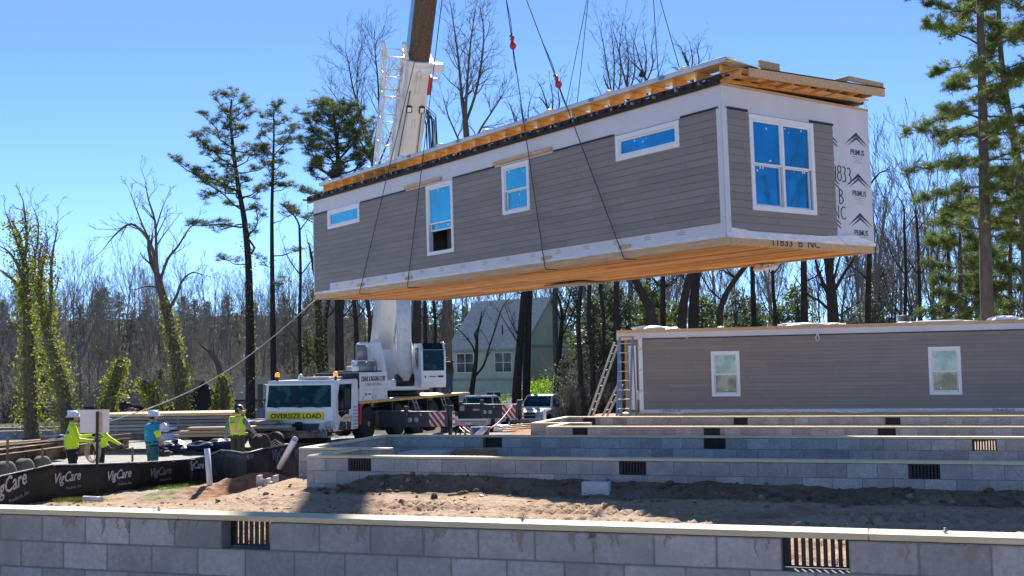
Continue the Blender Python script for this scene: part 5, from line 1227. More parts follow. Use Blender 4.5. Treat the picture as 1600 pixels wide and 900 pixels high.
    for p_ in me2.polygons:
        c=p_.center/sc; best=None
        for a,b,l in E:
            A,B=J[a],J[b]; ab=B-A; t=max(0,min(1,(c-A).dot(ab)/max(1e-9,ab.dot(ab)))); r_=Rr[a]*(1-t)+Rr[b]*t; dd=(c-A-ab*t).length-r_
            if best is None or dd<best[0]: best=(dd,l,t)
        l=best[1]
        if l=='neck': l='neck' if (hood or best[2]<.55) else 'skin'
        if l in('head','skin') and c.z>J['h1'].z-.05 and (c-J['h1']).dot(f)<.0: l='hair'
        if l=='shirt' and c.z<J['pel'].z+.03: l='pants'
        if l=='pants' and c.z>J['pel'].z-.05 : l='shirt' if c.z>J['pel'].z-.02 else 'belt'
        if extra:
            q_=extra(c,l,best[2]) 
            if q_: 
                if q_ not in ks: ks.append(q_); me2.materials.append({'tape':refl_m,'otape':oran_m,'lime':lime_m,'blk':black_m}[q_])
                l=q_
        p_.material_index=ks.index(l); p_.use_smooth=True
    o=bpy.data.objects.new('person',me2); COL.objects.link(o); o.location=loc; o.rotation_euler=(0,0,rz); o.scale=PS; tag(o,lbl,'person',group)
    if hat:
        mb=MB(); c=J['h1']*sc+Vector((0,0,.035)); mb.lathe([(.165,.0),(.168,.012),(.138,.02),(.132,.07),(.108,.125),(.065,.16),(.01,.172)],c,n=24)
        mb.box((c.x-.13,c.y-.012,c.z+.10),(c.x+.12,c.y+.012,c.z+.18)); 
        V=[(c.x+f.x*.12+sd.x*.1,c.y+f.y*.12+sd.y*.1,c.z+.015),(c.x+f.x*.12-sd.x*.1,c.y+f.y*.12-sd.y*.1,c.z+.015),(c.x+f.x*.215-sd.x*.05,c.y+f.y*.215-sd.y*.05,c.z-.004),(c.x+f.x*.215+sd.x*.05,c.y+f.y*.215+sd.y*.05,c.z-.004)]
        mb.add(V+[(x,y,z+.01) for x,y,z in V],[(0,1,2,3),(7,6,5,4),(0,4,5,1),(1,5,6,2),(2,6,7,3),(3,7,4,0)]); h=mb.build('hard_hat',hat,o)
    # eyes
    mb=MB()
    for sg in (1,-1): mb.lathe([(.004,-.01),(.013,.0),(.004,.01)],J['h1']*sc+f*.088+sd*sg*.034+Vector((0,0,.012)),2,8)
    mb.split('eye',black_m,o); return o
def ground_at(px,py_top,height,Y):
    p=at(px,py_top,Y); return Vector((p.x,p.y,gz(p.x,p.y)))
# man in the lime hood with a coil of rope
p=at(113,640,27.8); zg=gz(p.x,p.y)
m1=person('man in lime hoodie and white hard hat holding a rope coil left of the sign',(p.x,p.y,zg),math.radians(22),
  dict(el=(.12,.27,1.17),wl=(.38,.20,1.22),er=(.10,-.25,1.14),wr=(.36,-.20,1.10),sp=(-.02,0,1.12),ch=(-.02,0,1.34)),lime_m,blk_m,hood=limeg_m,glove=black_m,sc=1.08)
mb=MB(); 
for k in range(9):
    r_=random.Random(k); cx,cz=.42+r_.uniform(-.03,.03),.90+r_.uniform(-.04,.03); R1,R2=.13+r_.uniform(-.02,.03),.27+r_.uniform(-.03,.05); ph=r_.uniform(-.2,.2)
    mb.tube([(cx+R1*math.cos(a)*math.cos(ph),-.20+R1*math.cos(a)*math.sin(ph)+r_.uniform(-.03,.03),cz+R2*math.sin(a)) for a in [i*math.pi/10 for i in range(21)]],.009,5,cap=False)
mb.tube([(.42,-.2,1.12),(.5,-.2,.8),(.55,-.2,.55),(.48,-.22,.62),(.42,-.2,.9)],.009,5)
o=mb.build('rope_coil',tanrope_m); o.location=(p.x,p.y,zg); o.rotation_euler=(0,0,math.radians(22)); o.scale=PS; tag(o,'coil of tan rope hanging from the gloved hands of the lime hooded man','rope')
mb=MB(); mb.prism([(.36,1.22),(.62,1.30),(.64,1.28),(.38,1.14)],1,-.05,.22); o=mb.build('clipboard',mat('dark clipboard',(.05,.06,.05),.5)); o.location=(p.x,p.y,zg); o.rotation_euler=(0,0,math.radians(22)); o.scale=PS; tag(o,'dark clipboard held out by the lime hooded man','clipboard')
mb=MB(); mb.bbox((p.x-.17,p.y-.24,zg+.72),(p.x-.05,p.y-.17,zg+.94),.02); mb.bbox((p.x+.06,p.y-.22,zg+.70),(p.x+.2,p.y-.15,zg+.9),.02); mb.split('tool_pouch',blk_m,None)
for i_,t_ in enumerate([x for x in COL.objects if x.name.startswith('tool_pouch')]):
    t_.parent=m1; t_.matrix_parent_inverse=Matrix.Identity(4); 
    for v in t_.data.vertices: v.co=Matrix.Rotation(-math.radians(22),3,'Z')@(v.co-Vector((p.x,p.y,zg)))
# man behind the sign
p=at(157,642,29.2); zg=gz(p.x,p.y)
person('man in lime shirt half hidden by the white sign, blue gloved hand held out',(p.x,p.y,zg),math.radians(20),
  dict(er=(.16,-.33,1.20),wr=(.42,-.36,1.00),el=(.0,.27,1.15),wl=(.15,.22,.95)),lime_m,blk_m,glove=glove_m,sc=1.0,extra=lambda c,l,t:'tape' if l=='shirt' and (1.22<c.z<1.27) else None)
# man in blue
p=at(238,647,29.6); zg=gz(p.x,p.y)
def exb(c,l,t):
    if l=='sleeve' and t>.55: return 'lime'
    if l in('shirt','pants','belt') and .96<c.z<1.01: return 'blk'
o=person('bearded man in teal blue shirt with lime sleeve cuffs and a white hard hat',(p.x,p.y,zg),math.radians(38),
  dict(er=(.03,-.28,1.16),wr=(.14,-.24,.92),el=(-.02,.26,1.15),wl=(.06,.26,.9),look=(1,-.25,0),pel=(0,0,.93)),teal_m,jean_m,forearm=skin_m,glove=black_m,sc=1.03,extra=exb,beard=True)
bt=MB(); bt.tube([(-.14+.0,-.13,1.30),(-.15,-.09,1.34),(-.15,-.05,1.30)],.008,4); bt.box((-.165,-.12,1.22),(-.160,.02,1.24)); bt.build('shirt_print',refl_m,o)
mb=MB(); mb.bbox((.08,-.34,.60),(.30,-.20,.78),.03); mb.tube([(.15,-.26,.78),(.15,-.26,.88),(.22,-.26,.78)],.012,6); mb.bbox((.28,-.30,.66),(.37,-.24,.74),.02); o2=mb.build('cordless_drill',black_m); o2.location=(p.x,p.y,zg); o2.rotation_euler=(0,0,math.radians(38)); o2.scale=PS; tag(o2,'black cordless tool in the right hand of the man in teal blue','drill')
# man in the vest
p=at(371,640,33.5); zg=gz(p.x,p.y)
def exv(c,l,t):
    if l in('shirt','neck'):
        if 1.02<c.z<1.08: return 'otape'
        if c.z>.98 and .07<abs(c.y)<.115: return 'otape'
        return 'lime'
    return None
o=person('man in lime vest with orange stripes and dark hard hat, back turned, looking up',(p.x,p.y,zg),math.radians(62),
  dict(er=(.02,-.33,1.17),wr=(.20,-.42,.95),el=(-.04,.30,1.14),wl=(-.02,.34,.88),look=(.7,-.7,.25)),greysh_m,brownp_m,sc=1.04,extra=exv,hat=mat('black white patterned hat',(.03,.03,.035),.3,col2=(.55,.55,.55),c2s=9,c2t=(.56,.6)),forearm=greysh_m)
mb=MB(); mb.box((-.185,-.06,1.36),(-.18,.08,1.39)); mb.build('vest_patch',black_m,o)
# far man with yellow hat
p=at(195,632,48); zg=p.z-1.72
person('distant man in dark maroon jacket and yellow hard hat behind the timber stack',(p.x,p.y,gz(p.x,p.y)+.35),math.radians(-35),
  dict(er=(.10,-.24,1.17),wr=(.34,-.12,1.12),el=(.10,.24,1.17),wl=(.34,.12,1.12)),maroon_m,blk_m,hat=mat('yellow hard hat',(.72,.62,.05),.35,coat=.4),sc=1.0)
zz=gz(p.x,p.y)+.35
mb=MB(); mb.bbox((-.05,-.13,1.05),(.16,.13,1.17),.03); mb.tube([(.16,0,1.12),(.5,0,1.09)],.04,8); mb.bbox((.3,-.12,1.05),(.45,.12,1.12),.02); o=mb.build('remote_control_box',mat('grey blue remote box',(.07,.08,.10),.4)); o.location=Vector((p.x,p.y,zz))+Matrix.Rotation(-math.radians(35),3,'Z')@Vector((.36,0,0)); o.rotation_euler=(0,0,-math.radians(35)); tag(o,'grey crane remote box held by the distant yellow hatted man','remote control')
# man on the crane deck
p=at(702,606,51.2)
person('man in black jacket and blue jeans leaning against the crane operator cab',(p.x,p.y,KZ+1.61),math.radians(150),
  dict(ch=(.06,0,1.34),nk=(.10,0,1.49),h0=(.12,0,1.56),h1=(.14,0,1.65),h2=(.13,0,1.72),er=(.2,-.28,1.2),wr=(.4,-.2,1.3),el=(.18,.25,1.2),wl=(.42,.2,1.3)),jacket_m,mat('blue jeans',(.02,.05,.12),.8),hat=None,sc=1.08)
# ------------------------------------------------------------------ sign on a post, tag line
Yn=25.3; a=at(125,640.5,Yn); b=at(170.5,676,Yn); z0,z1=b.z,a.z
sg=thing('white_sign','blank back of a white board sign on a thin black stake before the workers','sign',(a.x,Yn,0))
w_=b.x-a.x; mb=MB(); mb.bbox((0,0,z0),(w_,.02,z1),.004); mb.build('board',mat('sun bleached white board',(.74,.71,.69),.6,var=.05,vs=3,coat=.1),sg)
sx=at(153,700,Yn).x-a.x; mb=MB(); mb.bbox((sx-.05,-.03,z0+.0),(sx+.09,-.001,z1-.06),.004); mb.build('wood_batten',lumber_m,sg)
mb=MB(); mb.box((sx-.03,-.055,gz(a.x+sx,Yn)-.3),(sx+.025,-.031,z1-.04)); mb.build('stake',black_m,sg)
tl=Mm@Vector((-ML,.05,.0)); th_=at(166,660,29.0); mb=MB(); n=14
mb.tube([th_.lerp(tl,i/n)-Vector((0,0,.55*math.sin(math.pi*i/n))) for i in range(n+1)],.014,6)
o=mb.build('tag_line',mat('pale tag rope',(.62,.55,.45),.8)); tag(o,'pale tag line rising from behind the sign to the hanging home','rope')
# ------------------------------------------------------------------ pipes, blocks, odds and ends
def pipe(lbl,a,b,r=.055,m_=pvc_m,name='pvc_pipe'):
    mb=MB(); a=Vector(a);b=Vector(b);d=(b-a).normalized()
    x=d.orthogonal().normalized(); y=d.cross(x); n=16; V=[];Fc=[]
    for (p_,rr) in ((a,r),(b,r),(b,r*.86),(b-d*.15,r*.86)):
        for k in range(n): an=2*math.pi*k/n; V.append(p_+(x*math.cos(an)+y*math.sin(an))*rr)
    for i in range(3):
        for k in range(n): Fc.append((i*n+k,i*n+(k+1)%n,(i+1)*n+(k+1)%n,(i+1)*n+k))
    Fc.append([3*n+k for k in range(n)]); Fc.append(list(range(n))[::-1]); mb.add(V,Fc,0,1,True); o=mb.build(name,m_); return tag(o,lbl,'pipe')
p=at(330,740,24.5); g=gz(p.x,p.y); q_=at(323.5,701,24.6); pipe('upright white pvc pipe standing before the silt fence, left of the soil heap',(p.x,p.y,g-.1),q_,.062)
p=at(437,724,23.0); q_=at(461,686,22.2); pipe('white pvc pipe leaning steeply to the right on the soil heap',p-Vector((0,0,.08)),q_,.062)
p=at(131,754,24.2); q_=at(160,758,24.0); pipe('short white pipe lying on the ground at the foot of the sign',(p.x,p.y,gz(p.x,p.y)+.07),(q_.x,q_.y,gz(q_.x,q_.y)+.06),.055)
p=at(742,684,30.0); q_=at(758,669,29.6); pipe('tilted white pipe stub beyond the shaded wall, under the red air line',p,q_,.075)
p=at(851,660,40); q_=at(851,640,40); pipe('thin upright white pipe in front of the white pickup bonnet',p-Vector((0,0,.3)),q_,.05)
p=at(796,634,48); q_=at(796,622,48); pipe('short upright white pipe above the red and white outrigger end',p-Vector((0,0,.1)),q_,.09)
# h block and loose solid block on the soil
p=hit(415,758); z=gz(p.x,p.y,True); mb=MB()
for (u0,u1,h) in ((0,.055,.19),(.165,.215,.14),(.30,.355,.19)): mb.bbox((u0,0,0),(u1,.19,h),.006)
mb.bbox((0,.0,0),(.355,.19,.075),.006); mb.bbox((.06,.0,.0),(.16,.04,.13),.005); o=mb.build('notched_block',mat('pale concrete',(.52,.51,.48),.9,bump=.3,bs=60)); o.location=(p.x-.17,p.y,z-.01); o.rotation_euler=(0,0,-.15); tag(o,'small pale concrete block with upright notches standing on the sunlit soil','block')
p=hit(930,774); z=gz(p.x,p.y,True); mb=MB(); mb.bbox((-.203,0,0),(.203,.2,.193),.008); o=mb.build('loose_block',mat('loose pale block',(.62,.61,.60),.9,bump=.4,bs=80)); o.location=(p.x,p.y,z-.015); o.rotation_euler=(0,0,-.25); tag(o,'loose grey concrete block lying on the soil before the notched foundation','block')
# inside the notched foundation
F2M=Matrix.Translation((-1.927,17.759,0))@Matrix.Rotation(-TH,4,'Z')
def inF(x,y,z): return F2M@Vector((x,y,z))
mb=MB(); mb.M=F2M; mb.bbox((-1.6,3.7,.12),(-.7,4.5,.33),.01); o=mb.build('block_pallet',mat('pale concrete',(.5,.5,.5))); tag(o,'pale slab lying inside the left corner of the notched foundation','slab')
mb=MB(); mb.M=F2M; mb.bbox((-.6,4.2,.12),(.2,4.5,.36),.01,tone=.5); o=mb.build('plank',lumber_m); tag(o,'brown plank lying inside the notched foundation beside the pale slab','plank')
# blue bin, red air line, spoil odds
p=at(751,684,33.5); q_=at(751,667,33.5); mb=MB(); h=q_.z-p.z; mb.lathe([(.24,0),(.29,h*.9),(.31,h*.92),(.31,h),(.26,h),(.24,h*.8)],p,n=20); o=mb.build('blue_bin',mat('blue plastic bin',(.01,.05,.22),.4)); tag(o,'blue plastic bin beyond the shaded wall under the red line','bin')
A=at(703,646,44.3); B=at(800,634,51.5); mb=MB(); n=22; C=[]
for i in range(n+1):
    t=i/n; P_=A.lerp(B,t); C.append(P_-Vector((0,0,.92*4*t*(1-t)*(1-.15*(t-.5)))))
mb.tube(C,.028,6); o=mb.build('air_line',redrope_m); tag(o,'sagging red air line slung between the two outrigger ends','air line')
mb=MB()
for k in range(3): a=at(705+8*k,675+k,36); b=at(735+12*k,672,35); c=at(718+6*k,668,35.5); mb.tube([a-Vector((0,0,.3)),c,b-Vector((0,0,.3))],.025,5)
o=mb.build('black_hose',black_m); tag(o,'black hoses humped beyond the shaded wall beside the outrigger foot','hose')
p=at(812,675,33.2); mb=MB(); 
for k in range(4): mb.bar((-.5+k*.1,k*.2,.02+k*.05),(.75,.1+k*.1,.08+k*.05),.14,.045,tone=1.1-.1*k)
o=thing('scrap_boards','scrap boards on red spoil at the foot of the rear outrigger jack','boards',(p.x,p.y,p.z),0); mb.split('board',lumber_m,o)
p=at(800,669,36); mb=MB()
for k in range(4): lump(mb,(k*.22-.4,0,.05),.2,.15,.07,k+40,7)
o=mb.build('white_bag',poly_m); o.location=p; tag(o,'small white plastic bag on the spoil by the rear outrigger jack','bag')
# ladders at the end of the set section
def ladder(lbl,a,b,w_,m_,rungs,group=None,r=.03,side=None,name='ladder'):
    a=Vector(a);b=Vector(b); d=(b-a).normalized(); sdv=Vector(side).normalized() if side else d.cross(Vector((0,1,0))).normalized()
    t=thing(name,lbl,'ladder',a,0,group); mb=MB(); 
    for s_ in (-.5,.5): mb.bar(sdv*w_*s_,b-a+sdv*w_*s_,.035,.075)
    mb.split('rail',m_,t); mb=MB(); L_=(b-a).length
    for k in range(rungs): q_=d*(L_*(k+.6)/rungs); mb.tube([q_-sdv*w_*.5,q_+sdv*w_*.5],.016,6)
    mb.split('rung',steel_m,t); return t
alu_m=mat('dull aluminium',(.46,.43,.38),.45,metal=.4,var=.2,vs=3); blueL_m=mat('blue fibreglass rail',(.10,.25,.50),.4)
S2=lambda s_,d,z: Vector((Q0.x+s_*CT+d*ST,Q0.y-s_*ST+d*CT,CAMZ+z))
ladder('long aluminium extension ladder leaning to the right on the porch corner',S2(-2.15,.5,-2.05),S2(-.98,.1,.72),.42,alu_m,10,side=(.45,.9,0))
ladder('short aluminium ladder foot leaning beside the porch post, lower than the extension ladder',S2(-1.75,.9,-2.05),S2(-1.0,.6,-.75),.4,alu_m,5,side=(.5,.85,0))
t=thing('step_ladder','tall blue railed stepladder standing in front of the white porch door','ladder',S2(-.55,-.9,-2.08),-TH)
mb=MB(); H_=2.95
for x0,x1 in ((-.30,-.19),(.16,.24)): mb.bar((x0+.02,0,0),(x1+.0,.42,H_),.07,.03); 
mb.bar((-.30,.95,0),(-.2,.5,H_),.05,.03); mb.bar((.22,.95,0),(.24,.5,H_),.05,.03)
mb.split('rail',blueL_m,t); mb=MB()
for k in range(9): f=(k+.7)/9.4; mb.box((-.28+.08*f,.42*f-.04,H_*f),(.17+.06*f,.42*f+.05,H_*f+.03))
mb.split('step',steel_m,t); mb=MB(); mb.bbox((-.22,.38,H_),(.28,.56,H_+.05),.01); mb.build('cap',mat('orange cap',(.6,.3,.05),.5),t)
# ------------------------------------------------------------------ trees
class TB:        # fast tree mesh builder
    def __init__(s,seed): s.r=random.Random(seed); s.v=[]; s.f=[]; s.lv=[]; s.lf=[]; s.lm=[]
    def tube(s,pts,rad,n):
        o=len(s.v); prev=None; m=len(pts)
        for i,p in enumerate(pts):
            t=pts[min(i+1,m-1)]-pts[max(i-1,0)]
            if t.length<1e-6: t=Vector((0,0,1))
            t.normalize()
            a=(prev-t*prev.dot(t)) if prev is not None else t.orthogonal()
            a=a.normalized() if a.length>1e-5 else t.orthogonal().normalized(); prev=a; b=t.cross(a)
            for k in range(n): an=6.2832*k/n; s.v.append(p+(a*math.cos(an)+b*math.sin(an))*rad[i])
        for i in range(m-1):
            for k in range(n): s.f.append((o+i*n+k,o+i*n+(k+1)%n,o+(i+1)*n+(k+1)%n,o+(i+1)*n+k))
    def branch(s,p,d,L,r,lev,maxlev,spread=.65,upw=.15,kids=None,seg=None,wob=.16,minr=.006,ends=None,flat=0):
        rr=s.r; seg=seg or (6 if lev<2 else (4 if lev<4 else 3)); pts=[p.copy()]; rad=[r]; dirs=[d.copy()]
        for i in range(seg):
            d=(d+Vector((rr.gauss(0,wob),rr.gauss(0,wob),rr.gauss(0,wob)*(.5 if flat else 1)+upw*.25))).normalized(); p=p+d*(L/seg); pts.append(p.copy()); rad.append(max(minr,r*(1-(i+1)/seg*.72))); dirs.append(d.copy())
        s.tube(pts,rad,8 if lev==0 else (6 if lev==1 else (4 if lev==2 else 3)))
        if lev>=maxlev:
            if ends is not None: ends.append((pts[-1],d,pts))
            return
        nk=kids[min(lev,len(kids)-1)] if kids else 4
        for k in range(nk):
            t=(.22 if lev else .35)+ (1-(.22 if lev else .35))*(k+rr.random())/nk; i=min(seg-1,int(t*seg)); f=t*seg-i
            q=pts[i].lerp(pts[i+1],f); dd=dirs[i]
            ax=dd.orthogonal().normalized(); ax=Matrix.Rotation(rr.uniform(0,6.283),3,dd)@ax
            ang=spread*rr.uniform(.6,1.25); nd=(dd*math.cos(ang)+ax*math.sin(ang)); nd.z+=upw*.5
            if flat: nd.z*=flat
            nd.normalize()
            s.branch(q,nd,L*rr.uniform(.38,.66)*(1.15-t*.45),max(minr,(rad[i])*rr.uniform(.42,.6)),lev+1,maxlev,spread,upw,kids,None,wob*1.1,minr,ends,flat)
        if ends is not None: ends.append((pts[-1],d,pts))
    def leaf(s,p,d,L,w_,m=0):
        a=d.orthogonal(); a=Matrix.Rotation(s.r.uniform(0,6.28),3,d)@a.normalized(); o=len(s.lv); s.lv+=[p-a*w_/2,p+a*w_/2,p+d*L]; s.lf.append((o,o+1,o+2)); s.lm.append(m)
    def quad(s,p,w_,m=0):
        r=s.r; a=Vector((r.gauss(0,1),r.gauss(0,1),r.gauss(0,1))).normalized(); b=a.orthogonal().normalized(); b=Matrix.Rotation(r.uniform(0,6.28),3,a)@b; c=a.cross(b); o=len(s.lv)
        s.lv+=[p-b*w_*.5,p+c*w_*.4,p+b*w_*.5,p-c*w_*.4]; s.lf.append((o,o+1,o+2,o+3)); s.lm.append(m)
    def tuft(s,p,rad,n,w_=.02,m=0,up_=.3,flat=1.):
        for k in range(n):
            d=Vector((s.r.gauss(0,1),s.r.gauss(0,1),s.r.gauss(0,1)*flat+up_)).normalized(); s.leaf(p+d*rad*.1,d,rad*s.r.uniform(.6,1.1),w_,m)
    def mesh(s,nm,v,f,mats,mi=None):
        me=bpy.data.meshes.new(nm); me.from_pydata([tuple(x) for x in v],[],f)
        for m in mats: me.materials.append(m)
        me.polygons.foreach_set('use_smooth',[mi is None]*len(f))
        if mi: me.polygons.foreach_set('material_index',mi)
        me.update(); return me
    def make(s,name,label,cat,mats,leafmats=None,group=None,leafname='needles',loc=(0,0,0)):
        # a bare tree is trunk and twigs; foliage, where there is any, is a part of its own
        e=bpy.data.objects.new(name,None); COL.objects.link(e); e.location=loc; tag(e,label,cat,group)
        o=bpy.data.objects.new('trunk',s.mesh('trunk',s.v,s.f,mats)); COL.objects.link(o); o.parent=e
        if s.lf: c=bpy.data.objects.new(leafname,s.mesh(leafname,s.lv,s.lf,leafmats,s.lm)); COL.objects.link(c); c.parent=e
        return e
def limb_pts(P,Y,r,dj=0.,rg=None,org=None):
    out=[]; 
    for i,(x,y) in enumerate(P):
        out.append(at(x,y,Y+(rg.uniform(-dj,dj)*min(1,i) if rg else 0))-org)
    return out
def smoothpts(pts,k=3):
    o=[]
    for i in range(len(pts)-1):
        a=pts[max(0,i-1)];b=pts[i];c=pts[i+1];d=pts[min(len(pts)-1,i+2)]
        for j in range(k):
            t=j/k; o.append(.5*((2*b)+(c-a)*t+(2*a-5*b+4*c-d)*t*t+(3*b-a-3*c+d)*t**3))
    o.append(pts[-1]); return o
def hero(name,label,seed,Y,trunk,r0,r1,limbs,twig=(3,.62,.2),barkm=bark_m,ivy=None,zb=None,group=None,cat='tree',pines=None,tl=1.0,kids=(5,4,3)):
    """trunk: pixels from the base up; limbs: list of pixel paths with start radius"""
    T=TB(seed); rg=random.Random(seed); base=at(*trunk[0],Y); g=gz(base.x,base.y); org=Vector((base.x,base.y,g-.2))
    P=limb_pts(trunk,Y,0,.0,None,org); P[0]=Vector((0,0,0)) if P[0].z<.3 or True else P[0]; P=[Vector((0,0,-.1))]+P[1:]
    Ps=smoothpts(P); n=len(Ps); R_=[r0+(r1-r0)*(i/(n-1))**.8 for i in range(n)]; R_[0]*=1.25
    T.tube(Ps,R_,10); paths=[(Ps,R_)]
    maxlev,spr,upw=twig; lastd=(Ps[-1]-Ps[-2]).normalized()
    ends=[] if pines else None
    for li,(lp,lr) in enumerate(limbs):
        q=limb_pts(lp,Y,0,0,None,org); dy=rg.uniform(-1,1)*(q[-1]-q[0]).length*.45
        for i,v in enumerate(q): k=v; f=(i/(len(q)-1)); s_=(Y+dy*f)/Y; wv=v+org-Vector((0,0,CAMZ)); q[i]=wv*s_+Vector((0,0,CAMZ))-org
        qs=smoothpts(q); m=len(qs); rr=[max(.012,lr*(1-.8*i/(m-1))) for i in range(m)]; T.tube(qs,rr,6); paths.append((qs,rr))
        L=sum((qs[i+1]-qs[i]).length for i in range(m-1))
        nt=max(3,int(L*1.1*tl))
        for k in range(nt):
            t=.25+.75*(k+rg.random())/nt; i=min(m-2,int(t*(m-1))); d=(qs[i+1]-qs[i]).normalized(); ax=Matrix.Rotation(rg.uniform(0,6.28),3,d)@d.orthogonal().normalized(); a=rg.uniform(.5,1.)
            nd=(d*math.cos(a)+ax*math.sin(a)+Vector((0,0,upw*.6))).normalized(); T.branch(qs[i],nd,L*rg.uniform(.2,.42)*(1.1-.5*t),rr[i]*.5,2,2+maxlev-1,spr,upw,kids,None,.15,.007,ends)
        T.branch(qs[-1],(qs[-1]-qs[-2]).normalized(),L*.28,rr[-1],2,2+maxlev-1,spr,upw,kids,None,.15,.007,ends)
    if limbs==[] or not pines: 
        if r1<.12 and ivy is None or limbs: T.branch(Ps[-1],lastd,2.2,r1,1,1+maxlev,spr,upw,kids,None,.15,.007,ends)
    leafm=None; ln='needles'
    if ivy:
        (f0,f1,dens,rad)=ivy; leafm=[ivy_m,ivyd_m]; ln='ivy'
        for (qs,rr) in paths:
            tot=len(qs)
            for i in range(tot-1):
                f=i/(tot-1) if qs is Ps else .0
                if qs is Ps and not (f0<=f<=f1): continue
                if qs is not Ps and (i>tot*.55 or dens<140): continue
                seg=(qs[i+1]-qs[i]).length; cnt=int(seg*dens*1.7*(1 if qs is Ps else .45))
                for k in range(cnt):
                    p=qs[i].lerp(qs[i+1],rg.random()); cl=.55+.9*vn(np.array([p.z*1.1+seed]),np.array([seed*3.1+p.x]))[0]
                    a=rg.uniform(0,6.28); q_=rr[i]+abs(rg.gauss(0,.5))*rad*cl
                    T.quad(p+Vector((math.cos(a)*q_,math.sin(a)*q_,rg.gauss(0,.15))),rg.uniform(.08,.17),0 if rg.random()<.72 else 1)
    if pines:
        ntuft,rt,nn,w_=pines; leafm=[pine_m,pined_m]
        for (p,d,pts) in ends:
            for k in range(ntuft):
                c=p+Vector((rg.gauss(0,.22),rg.gauss(0,.22),rg.gauss(0,.10)+.05)); T.tuft(c,rt*rg.uniform(.7,1.25),nn,w_,0 if rg.random()<.6 else 1,.35,.7)
    return T.make(name,label,cat,[barkm],leafm,group,ln,org)
# ivy covered trees at the left
hero('ivy_tree','tall bare tree with ivy up to its crown at the far left edge',101,56,[(50,668),(47,600),(44,520),(42,460),(38,410)],.42,.14,
  [([(44,500),(30,450),(12,430),(-6,418)],.12),([(42,460),(30,420),(15,395),(0,385)],.12),([(38,410),(42,370),(38,330),(36,312)],.10),([(38,410),(20,360),(8,330)],.09),([(40,430),(56,395),(60,350),(52,325)],.08)],ivy=(.05,.95,170,.55),tl=1.5)
hero('ivy_tree','leaning ivy wrapped tree with twin bare forks, second from the left edge',102,53,[(112,668),(98,610),(84,560),(72,510),(66,470),(62,440)],.40,.12,
  [([(74,515),(80,470),(80,420),(84,385),(90,360)],.12),([(64,455),(66,420),(74,390),(72,362)],.09),([(66,480),(52,440),(56,410),(50,380)],.08)],ivy=(.05,1.,170,.5),tl=1.4)
hero('ivy_tree','crooked lone tree with ivied lower trunk and wide bare crown, left of the tall pines',103,55,[(290,668),(282,600),(272,540),(262,490),(252,455),(246,430)],.38,.17,
  [([(250,450),(232,447),(212,452)],.07),([(246,432),(240,395),(226,366),(205,350),(185,362),(170,378)],.12),([(246,430),(244,385),(242,345),(232,312),(228,290)],.10),([(232,372),(222,350),(210,318),(203,300)],.06),([(250,440),(262,405),(278,385),(292,362),(302,350)],.09),([(262,487),(276,462),(284,440),(300,426),(318,430)],.10),([(243,360),(252,330),(262,305)],.05)],ivy=(.05,.72,130,.38),tl=1.7,kids=(5,4,3))
hero('ivy_stump','short broken trunk topped with bright ivy right of the leaning tree',104,52,[(168,668),(172,630),(180,595),(190,563)],.30,.2,[],ivy=(.1,1.,260,.36),twig=(1,.6,.1))
hero('ivy_stump','arching ivy covered stump before the dark roof, left of the blue shirted man',105,52,[(246,668),(244,635),(232,608),(222,600)],.26,.2,[],ivy=(.1,1.,300,.42),twig=(1,.6,.1))
hero('ivy_stump','twin ivy draped stumps between the vest wearer and the black gable',106,58,[(352,668),(352,630),(350,600),(346,588)],.26,.2,[([(337,660),(338,620),(341,592)],.2)],ivy=(.1,1.,200,.32),twig=(1,.6,.1),tl=.2)
